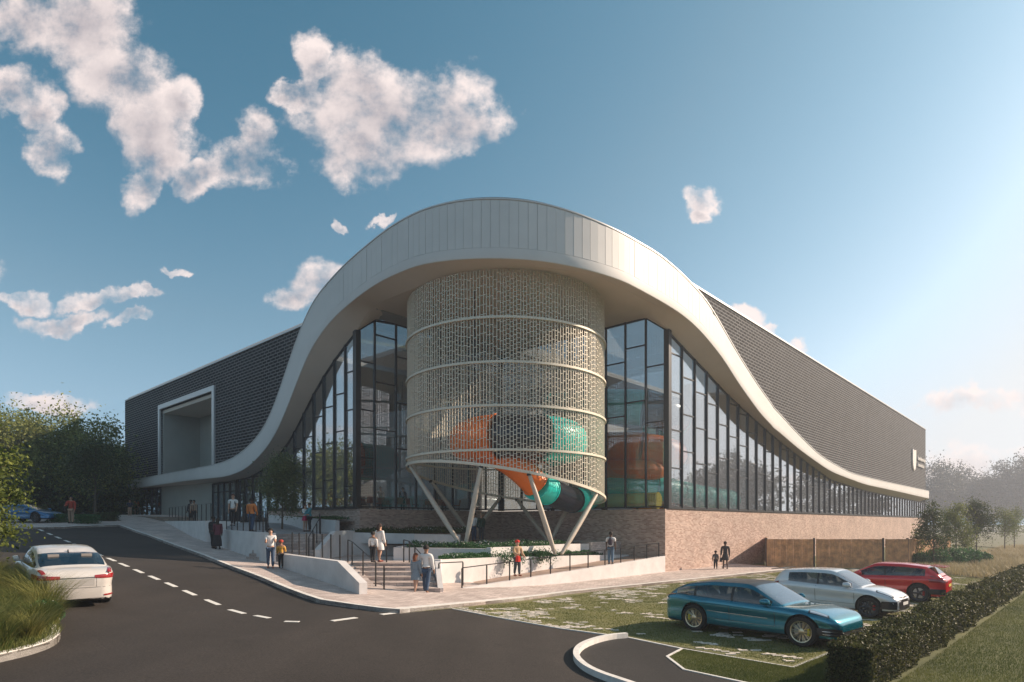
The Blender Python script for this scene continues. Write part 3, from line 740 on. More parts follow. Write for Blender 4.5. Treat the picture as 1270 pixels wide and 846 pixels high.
    # infill between the canopy top and the roof (hidden stepped parapet)
    # brick base, right: facade and porch walls
    br = MB(); br.prism([RP(0), RP(TEND_R), RP(TEND_R, -.4), RP(0, -.4)], -.2, SILL); br.build('brick_wall', M['brick'], B)
    inn = (-.8, 45.94)
    br = MB(); d = .3
    br.wall(inn, PR, -.35, -.1, SILL - .004); br.build('brick_wall', M['brick'], B)
    br = MB(); br.wall(PL, inn, -.35, .2, SILL - .004) if False else br.wall(inn, PL, .35, .2, SILL - .004)
    br.build('brick_wall', M['brick'], B)
    # left: brick upstand under the restaurant glass, to t = 11
    br = MB(); br.prism([LP(0), LP(0, -.35), LP(11.2, -.35), LP(11.2)], .5, SILL - .002); br.build('brick_wall', M['brick'], B)
    # sills
    s = MB(); facade_quad(s, RP, -.1, TEND_R, SILL + .003, SILL + .003, SILL + .08, SILL + .08, .08, .3)
    facade_quad(s, LP, -.1, 11.2, SILL + .003, SILL + .003, SILL + .08, SILL + .08, .08, .3); s.build('sill', M['frame'], B)
    # end post of the glazing and far left ground floor
shell()

def glazing():
    rnd = random.Random(7)
    def run(P, ts, zbot, ztop, name, gm, trans, first=1.0, pitch=2.3, stag=.8, mw=.075, part_label=None, depth=.16):
        # part: the run's frame (rails top and bottom); sub-parts: mullion, transom, pane
        fr = MB(); hd = MB()
        for a, b in zip(ts, ts[1:]):
            z0, z1 = zbot(a), zbot(b); facade_quad(fr, P, a, b, zbot(a), zbot(b), zbot(a) + .09, zbot(b) + .09, .02, .12)
            facade_quad(hd, P, a, b, ztop(a) - .10, ztop(b) - .10, ztop(a) + .02, ztop(b) + .02, .021, .12)
        run_o = fr.build(name, M['frame'], B); hd.build('head_frame', M['frame'], run_o)
        for i, t in enumerate(ts):
            m = MB(); h0, h1 = zbot(t), ztop(t); p = P(t, -.0)
            m.box((p[0], p[1], (h0 + h1) / 2), (mw, depth, h1 - h0), math.atan2(P(1)[1] - P(0)[1], P(1)[0] - P(0)[0])); m.build('mullion', M['frame'], run_o)
        for i, (a, b) in enumerate(zip(ts, ts[1:])):
            zs = []; z = zbot(a) + first + (stag * 1.4 if i % 3 == 1 else stag * .6 if i % 3 == 2 else 0)
            if trans:
                while z < max(ztop(a), ztop(b)) - .35:
                    zs.append(z); z += pitch
            ga, gb = a + mw / 2, b - mw / 2
            for z in zs:
                if z < min(ztop(a), ztop(b)) - .1:
                    m = MB(); facade_quad(m, P, ga, gb, z - .035, z - .035, z + .035, z + .035, .015, .10); m.build('transom', M['frame'], run_o)
            lev = [None] + zs + [None]
            for k in range(len(lev) - 1):
                lo = [zbot(a) + .08, zbot(b) + .08] if lev[k] is None else [lev[k] + .03] * 2
                hi = [ztop(a) - .08, ztop(b) - .08] if lev[k + 1] is None else [lev[k + 1] - .03] * 2
                hi = [min(hi[0], ztop(a) - .08), min(hi[1], ztop(b) - .08)]
                lo = [min(lo[0], hi[0] - .01), min(lo[1], hi[1] - .01)]
                if hi[0] - lo[0] < .03 and hi[1] - lo[1] < .03: continue
                w = rnd.uniform(-.004, .004); tl = rnd.uniform(-.004, .004)
                m = MB(); aa, bb = P(ga, -.03 + w), P(gb, -.03 - w); cc, dd = P(gb, -.05 - w), P(ga, -.05 + w)
                m.hexa([(aa[0], aa[1], lo[0]), (bb[0], bb[1], lo[1]), (cc[0], cc[1], lo[1]), (dd[0], dd[1], lo[0])], [(aa[0], aa[1], hi[0]), (bb[0], bb[1], hi[1]), (cc[0], cc[1], hi[1]), (dd[0], dd[1], hi[0])])
                m.build('pane', gm, run_o)
        return run_o
    sill = lambda t: SILL + .08
    ts = [0.0]; t = 1.75
    while t < TEND_R - .5: ts.append(t); t += 1.72
    ts.append(TEND_R - .1)
    run(RP, ts, sill, ztopR, 'glazed_wall', M['glass'], True, first=2.4)
    ts = [0.0, 1.19, 2.43, 3.68, 4.92, 6.16, 7.4, 8.65, 9.9, 11.15]
    run(LP, ts, sill, ztopL, 'glazed_wall', M['glass'], True, first=1.3)
    tlow = lambda t: 3.12
    ts = [11.2, 12.4, 13.6, 14.8, 15.9]
    run(LP, ts, tlow, ztopL, 'glazed_wall', M['glass'], True, first=2.2, pitch=3)
    ts = [16.4, 17.5, 18.6, 19.7, 20.8]
    run(LP, ts, tlow, lambda t: ztopL(t) - .1, 'entrance_glazing', M['glass_green'], True, first=2.4, pitch=4, stag=.0, mw=.13)
    ts = [tL(200) , tL(194), tL(188), tL(182), tL(176), tL(169)]
    run(LP, ts, tlow, lambda t: ztopL(t) - .1, 'glazed_wall', M['glass'], True, first=2.6, pitch=4, stag=0, mw=.10)
    # solid parts of the left ground floor
    s = MB(); facade_quad(s, LP, 20.9, tL(200) - .05, 2.6, 2.6, 6.6, 6.6, .0, .2); s.build('render_wall', M['recess'], B)
    s = MB(); facade_quad(s, LP, 15.95, 16.35, 2.6, 2.6, 6.9, 6.9, .03, .2); s.build('entrance_post', M['frame'], B)
    s = MB(); facade_quad(s, LP, tL(169) + .05, TEND_L, 2.6, 2.6, 7.0, 7.0, .0, .2); s.build('render_wall', M['recess'], B)
    # porch walls
    inn = (-.8, 45.94)
    dl = Vector((inn[0] - PL[0], inn[1] - PL[1])); Ll = dl.length; dl.normalize()
    dr = Vector((inn[0] - PR[0], inn[1] - PR[1])); Lr = dr.length; dr.normalize()
    def QL(t, o=0.0): return (PL[0] + dl.x * t + NR[0] * o, PL[1] + dl.y * t + NR[1] * o)
    def QR(t, o=0.0): return (PR[0] + dr.x * t + NL[0] * o, PR[1] + dr.y * t + NL[1] * o)
    ts = [.12, 1.3] + [1.3 + 1.6 * k for k in range(1, 7)] + [Ll - .1]
    run(QL, ts, sill, lambda t: ceil_z(*QL(t)), 'glazed_wall', M['glass'], True, first=3.0, pitch=2.9, stag=1.3)
    ts = [.12, 1.5] + [1.5 + 1.45 * k for k in range(1, 8)] + [Lr - .1]
    run(QR, ts, sill, lambda t: ceil_z(*QR(t)), 'glazed_wall', M['glass'], True, first=5.2, pitch=3.4, stag=1.0)
    for p, z in ((PL, ztopL(0)), (PR, ztopR(0)), (inn, CEIL)):
        m = MB(); m.box((p[0], p[1] + .1, (SILL + z) / 2 + .05), (.34, .34, z - SILL), math.radians(45) * 0 + math.atan2(DR[1], DR[0])); m.build('corner_post', M['frame'], B)
glazing()

def interior():
    inn = (-.8, 45.94)
    f = MB(); f.prism([LP(.3, -.4), LP(11, -.4), LP(11, -16), (-2, 66), (-.8, 46.4)][::-1], SILL - .35, SILL - .02)
    f.prism([(-.8, 46.4), RP(.3, -.5), RP(TEND_R - .6, -.5), RP(TEND_R - .6, -22), (-2, 66)], SILL - .6, SILL - .25)
    f.build('floor_slab', M['int_floor'], B)
    f = MB(); f.prism([LP(11, -.4), LP(TEND_L - .3, -.4), LP(TEND_L - .3, -15), LP(11, -15)][::-1], 2.9, 3.1); f.build('floor_slab', M['int_floor'], B)
    w = MB(); w.wall(LP(10.8, -9), LP(1.2, -11), .2, SILL, 12.0); w.wall(LP(TEND_L - .4, -6), LP(11.2, -6), .2, 3.1, 12); w.build('interior_wall', M['int_wall2'], B)
    w = MB(); w.wall(RP(4, -20), RP(TEND_R - 1, -20), -.2, 3, 17); w.build('interior_wall', M['int_wall'], B)
    # upper floor band behind the restaurant glass
    w = MB(); w.prism([LP(.6, -6), LP(10.6, -6), LP(10.6, -8.5), LP(.6, -10.5)][::-1], 9.2, 9.7); w.build('upper_floor', M['int_wall2'], B)
    # interior columns
    for t in (7, 17, 27, 37, 47, 57, 67, 77):
        p = RP(t, -2.2); c = MB(); c.box((p[0], p[1], 8.0), (.4, .4, 9.5), .83); c.build('interior_column', M['int_wall2'], B)
interior()

# emblem and lettering blocks on the far right of the cladding
def emblem():
    t0 = tR(1129.8); t1 = tR(1134.6); pa = RP(t0); Y = RP(t0)[1]; z1 = zat(557.0, Y); z0 = zat(583.5, Y)
    E_ = thing('emblem_sign', 'pale shield emblem beside two short rows of lettering on the far right cladding', 'sign', RP(t0, .1) + (z0,))
    prof = [(0, 1.02), (.25, .985), (.5, .97), (.75, .985), (1, 1.02), (1, .45), (.93, .28), (.78, .13), (.5, 0), (.22, .13), (.07, .28), (0, .45)]
    W_ = (t1 - t0) * .86; H_ = z1 - z0
    m = MB(); fr = [RP(t0 + a * W_, .26) + (z0 + b * H_,) for a, b in prof]; bk = [RP(t0 + a * W_, .10) + (z0 + b * H_,) for a, b in prof]
    m.hexa(bk, fr); m.build('shield', mat('sign_white', (.78, .74, .70), .5), E_)
    rnd = random.Random(3)
    for row, (za, zb, ua, ub) in enumerate(((565.2, 570.5, 1136.4, 1146.2), (573.8, 578.4, 1136.4, 1144.6))):
        a, b = tR(ua), tR(ub); t = a; m = MB()
        ya = RP(a)[1]; zt_, zb_ = zat(za, ya), zat(zb, ya)
        while t < b - .4:
            w = rnd.choice((.32, .42, .5)); hh = (zt_ - zb_); k = rnd.random(); low = zb_ + (0 if t == a or k < .5 else 0); top = zt_ if (t == a or k > .7) else zb_ + hh * .7
            facade_quad(m, RP, t, t + .11, low, low, top, top, .26, .14); facade_quad(m, RP, t + w - .11, t + w, low, low, zb_ + hh * .7, zb_ + hh * .7, .26, .14)
            facade_quad(m, RP, t + .112, t + w - .112, zb_ + hh * .28 * (k < .5), zb_ + hh * .28 * (k < .5), zb_ + hh * .28 * (k < .5) + .12, zb_ + hh * .28 * (k < .5) + .12, .26, .14)
            t += w + .16
        m.build('lettering', bpy.data.materials['sign_white'], E_)
emblem()
# ------------------------------------------------------------------ slide drum
CC = (-.35, 36.0); CR_ = 5.68
def rimz(x, y): return 5.30 - .158 * (x + .35) - .085 * (y - 35.1)
def drum():
    D_ = thing('slide_drum', 'tall pale lattice drum under the canopy, cut at a slant on raking columns', 'drum', (CC[0], CC[1], 4.0))
    nb = 214; rnd = random.Random(11); TOP = 15.5
    vb = MB(); tb = MB(); arr = [2 * math.pi * (i + rnd.uniform(-.22, .22) * (rnd.random() < .4)) / nb for i in range(nb)]
    for i, a in enumerate(arr):
        ca, sa = math.cos(a), math.sin(a); x, y = CC[0] + CR_ * ca, CC[1] + CR_ * sa; z0 = rimz(x, y)
        vb.box((x, y, (z0 + TOP) / 2), (.035, .034, TOP - z0), a)
        a2 = arr[(i + 1) % nb] + (2 * math.pi if i == nb - 1 else 0); am = (a + a2) / 2; w = CR_ * (a2 - a) - .03
        xm, ym = CC[0] + (CR_ - .005) * math.cos(am), CC[1] + (CR_ - .005) * math.sin(am); z0 = rimz(xm, ym)
        stp = .235 if rnd.random() < .42 else .47; z = 4.0 + rnd.random() * stp
        while z < TOP:
            if z > z0: tb.box((xm, ym, z), (.028, w, .029), am)
            z += stp
    o = vb.build('lattice_bars', M['lattice'], D_); o['kind'] = 'stuff'
    o = tb.build('lattice_ties', M['lattice'], D_); o['kind'] = 'stuff'
    def hoop(zf, r=.055, rr=CR_ + .05, n=96):
        m = MB(); base = []
        prof = [(rr - .05, -r), (rr + .06, -r), (rr + .06, r), (rr - .05, r)]
        for i in range(n):
            a = 2 * math.pi * i / n
            for (q, dz) in prof: x, y = CC[0] + q * math.cos(a), CC[1] + q * math.sin(a); base.append((x, y, zf(x, y) + dz))
        fs = []
        for i in range(n):
            for j in range(4): fs.append((i * 4 + j, i * 4 + (j + 1) % 4, ((i + 1) % n) * 4 + (j + 1) % 4, ((i + 1) % n) * 4 + j))
        m.add(base, fs); return m
    for z in (13.15, 10.95, 8.8, 6.62): hoop(lambda x, y: z).build('hoop', M['lattice'], D_, smooth=30)
    hoop(rimz, .07).build('rim_hoop', M['lattice'], D_, smooth=30)
    # raking columns, each a round tapered strut from a bed to the rim
    feet = {'a': at(574, 30.2) + (1.95,), 'b': at(692.5, 30.9) + (1.45,), 'c': at(681, 39.5) + (1.9,), 'd': at(585, 40.0) + (2.3,)}
    tops = [(508, 'a', -.13, 589), (597, 'a', .13, 581), (656, 'b', -.16, 593), (741, 'b', .16, 624), (641, 'c', -.12, None), (706, 'c', .12, None), (534, 'd', -.12, None), (621, 'd', .12, None)]
    def on_rim(u, near):
        a = px(u); A = a * a + 1; Bq = -2 * (a * CC[0] + CC[1]); Cq = CC[0] ** 2 + CC[1] ** 2 - CR_ ** 2
        dq = max(0.0, Bq * Bq - 4 * A * Cq) ** .5; Y = (-Bq - dq) / (2 * A) if near else (-Bq + dq) / (2 * A); return (a * Y, Y)
    for u, k, dx, v in tops:
        p = on_rim(u, v is not None); f = feet[k]; m = MB(); t = (p[0], p[1], rimz(*p) - .02)
        b = (f[0] + dx, f[1], f[2])
        P_ = [tuple(b[i] + (t[i] - b[i]) * q for i in range(3)) for q in (0, .04, .3, .6, .96, 1)]
        m.tube(P_, [.07, .10, .135, .135, .10, .06], 12); c = m.build('raking_column', M['timbercol'], D_, smooth=True)
        m = MB(); m.lathe([(.06, 0), (.11, .0), (.11, .16), (.06, .16)], (t[0], t[1], t[2] - .14), 10); m.build('collar', M['steel'], c)
    return D_
drum()

def slide_tube(path, r, name, m, parent, n=20, ribs=True):
    mb = MB(); mb.tube(path, r, n, cap=False)
    o = mb.build(name, m, parent, smooth=True, fix=False)
    P = [Vector(p) for p in path]
    for end in (0, -1):                                            # bolted flanges
        a = P[end]; b = P[1] if end == 0 else P[-2]; d = (b - a).normalized() * .05
        f = MB(); f.tube([tuple(a), tuple(a + d)], r * 1.06, n); f.build('flange', m, o, smooth=True, fix=False)
    return o
def slides():
    S_ = thing('water_slide', 'tube slide in orange, black and teal sections coiling inside the lattice drum', 'slide', (CC[0], CC[1], 4.2))
    R0 = 2.75; SC = (.35, 34.5)
    def hel(a, z): a = math.radians(a); return (SC[0] + R0 * math.cos(a), SC[1] + R0 * math.sin(a), z)
    seg = []
    # upper turn: from the right, across the front, to the left and round the back
    def arc(a0, a1, z0, z1, m, k=12): seg.append(([hel(a0 + (a1 - a0) * i / k, z0 + (z1 - z0) * i / k) for i in range(k + 1)], m))
    arc(80, 42, 7.75, 7.6, 'orange', 6); arc(40, -64, 7.58, 7.45, 'teal'); arc(-66, -111, 7.45, 7.5, 'black'); arc(-113, -210, 7.5, 7.55, 'orange'); arc(-212, -262, 7.55, 7.6, 'teal', 8)
    for p, m in seg: slide_tube(p, 1.14, 'tube_section', M[m], S_)
    # lower run: drops out under the front rim and turns away towards the building
    def bez(a, b, c, d, k=9):
        out = []
        for i in range(k + 1):
            t = i / k; q = [(1 - t) ** 3 * a[j] + 3 * (1 - t) ** 2 * t * b[j] + 3 * (1 - t) * t * t * c[j] + t ** 3 * d[j] for j in range(3)]; out.append(tuple(q))
        return out
    low = bez((-1.5, 33.9, 6.9), (-.5, 32.2, 6.7), (.6, 31.9, 5.75), (1.25, 32.6, 5.05)); slide_tube(low, .72, 'tube_section', M['orange'], S_)
    slide_tube([(1.25, 32.6, 5.04), (1.55, 33.0, 4.92), (1.95, 33.5, 4.78)], .78, 'tube_section', M['teal'], S_)
    slide_tube(bez((1.97, 33.52, 4.77), (2.4, 34.2, 4.6), (3.0, 35.4, 4.4), (3.6, 36.6, 4.38)), .74, 'tube_section', M['black'], S_)
    slide_tube(bez((3.6, 36.6, 4.38), (4.0, 37.6, 4.4), (4.6, 39.0, 4.5), (5.3, 41.2, 4.7)), .74, 'tube_section', M['teal'], S_)
    for q in (-35, -150):                                          # hangers that carry the turn from the canopy
        p_ = hel(q, 8.6); m = MB(); m.tube([p_, (p_[0], p_[1], 15.5)], .035, 6); m.build('hanger_rod', M['steel'], S_)
    # slides indoors behind the right-hand glass
    def indoor(lbl, pts, r, cols, k=None):
        t_ = thing('indoor_slide', lbl, 'slide', (pts[0][0], pts[0][1], SILL - .2))
        n = len(cols); path = []
        for i in range(len(pts) - 1):
            a, b = Vector(pts[i]), Vector(pts[i + 1]); p0 = Vector(pts[max(0, i - 1)]); p3 = Vector(pts[min(len(pts) - 1, i + 2)])
            for j in range(6):
                t = j / 6; path.append(tuple(.5 * ((2 * a) + (b - p0) * t + (2 * p0 - 5 * a + 4 * b - p3) * t * t + (3 * a - 3 * b + p3 - p0) * t ** 3)))
        path.append(pts[-1]); step = max(2, (len(path) - 1) // n)
        for i, c in enumerate(cols):
            s0 = i * step; s1 = (i + 1) * step if i < n - 1 else len(path) - 1
            if s1 > s0: slide_tube(path[s0:s1 + 1], r, 'tube_section', M[c], t_)
        for q in path[::7]:
            if q[2] - r > SILL + .3: m = MB(); m.tube([(q[0], q[1], SILL - .25), (q[0], q[1], q[2] - r)], .08, 6); m.build('support_post', M['steel'], t_)
    def R3(t, d, z): p = RP(t, -d); return (p[0], p[1], z)
    indoor('wide teal tube slide low behind the right-hand facade glass', [R3(1.25, 7.5, 5.6), R3(1.3, 3.4, 5.45), R3(2.8, 1.7, 5.2), R3(7, 1.5, 4.9), R3(11.5, 1.5, 4.75), R3(12.5, 1.5, 4.7)], .78, ['teal', 'teal', 'teal'])
    indoor('orange slide chute along the sill behind the right-hand glass', [R3(2.4, 4.6, 4.6), R3(4, 3.4, 4.3), R3(8, 3.2, 4.15), R3(10, 3.2, 4.1)], .5, ['orange', 'orange'])
    indoor('upper teal tube slide looping behind the glass right of the drum', [R3(1.6, 10, 11.2), R3(1.5, 6, 10.9), R3(1.7, 2.6, 10.4), R3(4.2, 1.9, 10.0), R3(7, 4.5, 9.7)], 1.15, ['teal', 'teal', 'black', 'teal'])
    indoor('long orange tube slide at mid height right of the drum', [R3(1.4, 10, 8.6), R3(1.3, 6.0, 8.2), R3(1.4, 2.6, 7.85), R3(3.8, 1.7, 7.5), R3(8, 4, 7.2)], .95, ['orange', 'orange', 'orange', 'black'])
    indoor('slim orange tube slide crossing low behind the glass right of the drum', [R3(1.0, 10, 6.9), R3(.95, 6, 6.6), R3(1.0, 2.2, 6.4), R3(3.2, 2.6, 6.2), R3(6, 6, 6.0)], .62, ['orange', 'orange', 'teal'])
    indoor('yellow slide trough low behind the glass right of the drum', [R3(.62, 10, 4.55), R3(.60, 5.0, 4.45), R3(.62, 1.0, 4.4)], .48, ['yellow', 'yellow'])
slides()

# ------------------------------------------------------------------ plaza: walls, ramp, steps, terraces
def kit():
    pv = lambda x, y: T(x, y) + .10
    W = lambda *a, **k: None
    # ramp retaining wall and ramp deck
    def rl(t, o=0): return RP(t, o)
    t0 = -16.6
    z_top = lambda t: .42 + (1.08 - .42) * (t - t0) / (0 - t0)
    a, b = rl(t0, 0), rl(-.02, 0)
    w = MB(); w.hexa([(a[0], a[1], -.1), (b[0], b[1], -.1), rl(-.02, -.22) + (-.1,), rl(t0, -.22) + (-.1,)], [(a[0], a[1], z_top(t0)), (b[0], b[1], z_top(0)), rl(-.02, -.22) + (z_top(0),), rl(t0, -.22) + (z_top(t0),)])
    o = w.build('ramp_wall', M['render']); tag(o, 'low pale sloping wall along the outside of the entrance ramp', 'wall')
    d = MB(); d.hexa([rl(t0 - .6, -.222) + (.05,), rl(-.4, -.222) + (.5,), rl(-.4, -2.4) + (.5,), rl(t0 - .6, -2.0) + (.05,)], [rl(t0 - .6, -.222) + (z_top(t0) - .13,), rl(-.4, -.222) + (z_top(0) - .1,), rl(-.4, -2.4) + (z_top(0) - .1,), rl(t0 - .6, -2.0) + (z_top(t0) - .13,)])
    o = d.build('ramp', M['ramp']); o['kind'] = 'structure'
    # front bed A: raking planter wall beside the ramp
    A0 = at(539, 25.3); tt = -2.6
    a_pts = [A0, rl(-12.5, -1.95), rl(-7.5, -2.1), rl(-3.5, -2.3), rl(-.5, -2.4)]
    def za(p): return 1.50 - .028 * max(0, math.hypot(p[0] - A0[0], p[1] - A0[1]) - 1)
    w = MB()
    for p, q in zip(a_pts, a_pts[1:]): w.wall(p, q, .25, .1, za(p), .1, za(q))
    A5 = (A0[0] - .15, A0[1] + 3.4)
    w.wall((A0[0] + .0, A0[1] + 3.4), (A0[0], A0[1] + .01), .25, .3, 1.50)
    o = w.build('planter_wall', M['render']); tag(o, 'pale planter wall behind the ramp holding the front flower bed', 'planter')
    bedA = [(A0[0] + .05, A0[1] + .2), *[(p[0] - .15, p[1] + .22) for p in a_pts[1:]], (6.2, 38.2), (2.2, 33.4), (-.9, 29.3), (A0[0] + .05, 29.0)]
    sheet('bed_soil', bedA, lambda x, y: min(1.42, za((x, y)) - .07), 0, M['soil'], cut=False)
    # tier B
    B0, B1 = at(494.5, 28.9), at(521, 28.9)
    bp = [B0, (-1.0, 28.95), (2.2, 33.1), (5.6, 37.3), (7.2, 39.2)]
    w = MB()
    for p, q in zip(bp, bp[1:]): w.wall(p, q, .25, .9, 1.86, .9, 1.80)
    w.wall((B0[0], B0[1] + 3.2), (B0[0], B0[1] + .01), -.25, .9, 1.86)
    o = w.build('planter_wall', M['render']); tag(o, 'second pale planter wall stepping up behind the front flower bed', 'planter')
    sheet('bed_soil', [(B0[0] + .2, B0[1] + .2), (-1.1, 29.15), (2.05, 33.3), (4.0, 35.7), (2.6, 36.6), (-1.6, 31.6), (B0[0] + .2, 31.4)], lambda x, y: 1.78, 0, M['soil'], cut=False)
    # porch terrace
    sheet('terrace', [(B0[0] + .2, 31.2), (-1.6, 31.4), (2.6, 36.4), (4.6, 35.9), (7.4, 39.2), (-.8, 46), PL, (-8.6, 34.2), (-5.2, 33.5)], lambda x, y: 1.88, 1.0, [M['setts']], cut=False)
    # wall D: planting strip under the restaurant glass
    D0, D1 = at(424, 34.2), at(560, 33.6)
    w = MB(); w.wall(D0, (-5.3, 33.4), .3, .9, 2.50, .9, 2.42); w.wall((-5.3, 33.4), (-2.9, 34.6), .3, .9, 2.42, .9, 2.36)
    o = w.build('planter_wall', M['render']); tag(o, 'shaded pale planter wall under the brick base left of the drum', 'planter')
    sheet('bed_soil', [(D0[0] + .1, D0[1] + .25), (-5.3, 33.65), (-2.8, 34.9), (-2.4, 42.6), (PL[0] + .1, PL[1] - .05)], lambda x, y: 2.44, 0, M['soil'], cut=False)
    # lower landing and stairs S1
    LZ = 1.26
    sheet('landing', [at(437, 27.7), at(510, 27.7), (-4.55, 28.9), (B0[0] + .05, 28.9), (B0[0], 33.3), (-8.9, 34), (-9.4, 31.4), (-12.4, 31.4), (-12.3, 28.2), (-9.0, 26.9)], lambda x, y: LZ, 1.0, [M['setts']], cut=False)
    S = thing('lower_steps', 'lower flight of broad sunlit paved steps between the two pale walls', 'steps', at(490, 24.5) + (.5,))
    n = 6; z0 = .50
    for i in range(n):
        f0, f1 = i / n, (i + 1) / n
        yl = 22.4 + (27.7 - 22.4) * f0; y2 = 27.72
        xl = -5.12 + (at(437, 27.7)[0] + 5.12) * f0; xr = -2.86 + (at(509, 27.7)[0] + 2.86) * f0 * .75
        zz = z0 + (LZ - z0) * (i + 1) / n - (.004 if i == n - 1 else 0)
        x2l = -5.12 + (at(437, 27.7)[0] + 5.12) * (f1 if i < n - 1 else 1)
        m = MB(); yb = 22.4 + 5.3 * f1 + (.02 if i == n - 1 else .0)
        x2r = -2.86 + (at(509, 27.7)[0] + 2.86) * f1 * .75
        m.prism([(xl - .05, yl), (xr + .25, yl), (x2r + .25, yb - .001), (x2l - .05, yb - .001)], z0 - .5, zz); m.build('step', M['stepst'], S)
    # right-hand cheek of the lower steps up to planter A
    w = MB(); w.wall((-2.72, 22.6), (A0[0] + .02, A0[1] - .02), -.2, .2, .62, .3, 1.45); o = w.build('stair_cheek', M['render']); tag(o, 'sloping pale side wall on the right of the lower steps', 'wall')
    # wall C
    C0, C1, C2 = (-9.7, 26.5), (-5.93, 21.9), (-4.78, 20.35)
    w = MB(); w.wall(C0, C1, -.28, .5, 1.70, .3, 1.66); w.wall(C1, C2, -.28, .3, 1.66, .3, 1.04)
    o = w.build('retaining_wall', M['render']); tag(o, 'low pale retaining wall with a sloping end beside the lower steps', 'wall')
    sheet('terrace', [(-5.0, 22.6), at(437, 27.7), (-9.0, 27.2), (-9.4, 26.6), (-5.75, 22.1)], lambda x, y: max(.66, min(LZ - .01, .66 + (y - 22.3) * .13)), .6, [M['setts']], cut=False)
    # wall B
    B_0, B_1 = (-16.3, 34.9), (-10.6, 27.65)
    w = MB(); w.wall(B_0, B_1, -.28, 1.0, 2.64, .8, 2.56); o = w.build('retaining_wall', M['render']); tag(o, 'long pale retaining wall below the upper terrace, with a dark railing on it', 'wall')
    # wall A
    A_0, A_1 = (-28.4, 50.2), (-18.4, 37.6)
    w = MB(); w.wall(A_0, A_1, -.28, 2.0, 3.17, 1.2, 3.15); w.wall(A_1, (-16.9, 38.3), -.28, 1.2, 3.15, 1.2, 3.1)
    o = w.build('retaining_wall', M['render']); tag(o, 'far pale retaining wall in front of the entrance doors', 'wall')
    # upper terrace
    def tz(x, y): return 2.47 + (3.04 - 2.47) * sstep((y - 31.8) / 5.5) * sstep((-11.5 - x) / 4)
    sheet('terrace', [(-28.2, 50.3), (-18.3, 37.9), (-16.9, 38.0), (-16.2, 35.0), (-13.7, 31.9), (-12.45, 31.5), (-9.2, 31.5), (-9.0, 34.2), (PL[0] + .05, PL[1] - .05), LP(6, .02), LP(12, .02), LP(39, .02)], tz, 1.2, [M['slabs']], step=1.0)
    # steps S2
    S = thing('upper_steps', 'upper flight of shaded paved steps leading to the terrace under the small tree', 'steps', (-10.5, 30, 1.26))
    n = 8
    for i in range(n):
        y0 = 28.7 + 2.78 * i / n; m = MB(); m.prism([(-12.4, y0), (-9.3, y0), (-9.3, y0 + 2.78 / n - .001), (-12.4, y0 + 2.78 / n - .001)], 1.0, 1.27 + (2.46 - 1.27) * (i + 1) / n); m.build('step', M['stepst'], S)
    w = MB(); w.wall((-9.28, 28.9), (-9.28, 31.6), -.25, .9, 1.75, .9, 2.6); w.wall((-9.28, 31.62), (-9.0, 34.3), -.25, .9, 2.60, .9, 2.60); o = w.build('stair_cheek', M['render']); tag(o, 'shaded pale side wall on the right of the upper steps', 'wall')
    # raised bed wall E behind the couple, and the cobbled planter far left
    w = MB(); e0, e1, e2 = at(333, 41.0), at(366, 38.2), at(416, 36.1)
    w.wall(e0, e2, .28, 2.3, 3.55, 2.3, 3.16); o = w.build('planter_wall', M['render']); tag(o, 'grey planter wall behind the couple under the restaurant glass', 'planter')
    sheet('bed_soil', [(e0[0], e0[1] + .25), (e2[0], e2[1] + .25), (PL[0] - .05, PL[1] - .02), LP(5.8, .03)], lambda x, y: 3.12 + .3 * sstep((-10 - x) / 6), 0, M['soil'], cut=False)
    w = MB(); c0, c1 = at(143, 55.5), at(232, 45.5); w.wall(c0, c1, .5, 2.6, 3.70, 2.4, 3.42)
    o = w.build('stone_planter', brickmat('rubble_stone', (.30, .22, .16), (.17, .12, .09), (.2, .17, .14), .5, .16, .03, bump=.8)); tag(o, 'low rubble stone planter wall left of the entrance', 'planter')
kit()

# ------------------------------------------------------------------ railings
def railing(lbl, pts, h=1.0, sp=1.25, rail=True, mid=False, group='dark railings round the plaza', r=.02):
    q = []; P3 = [Vector(p) for p in pts]
    root = thing('railing', lbl, 'railing', tuple(P3[0]), 0, group)
    for a, b in zip(P3, P3[1:]):
        n = max(1, round((b - a).length / sp))
        for i in range(n): q.append(a + (b - a) * (i / n))
    q.append(P3[-1])
    for p in q:
        m = MB(); m.box((p.x, p.y, p.z + h / 2), (.035, .05, h), math.atan2(DR[1], DR[0])); m.build('post', M['steel'], root)
    if rail:
        for a, b in zip(P3, P3[1:]):
            m = MB(); u = Vector((0, 0, h + .02)); m.tube([tuple(a + u), tuple(b + u)], r, 6); m.build('handrail', M['steel'], root)
    if mid:
        for a, b in zip(P3, P3[1:]):
            for k in (.35, .68):
                m = MB(); u = Vector((0, 0, h * k)); m.tube([tuple(a + u), tuple(b + u)], .006, 4); m.build('wire', M['steel'], root)
    return root
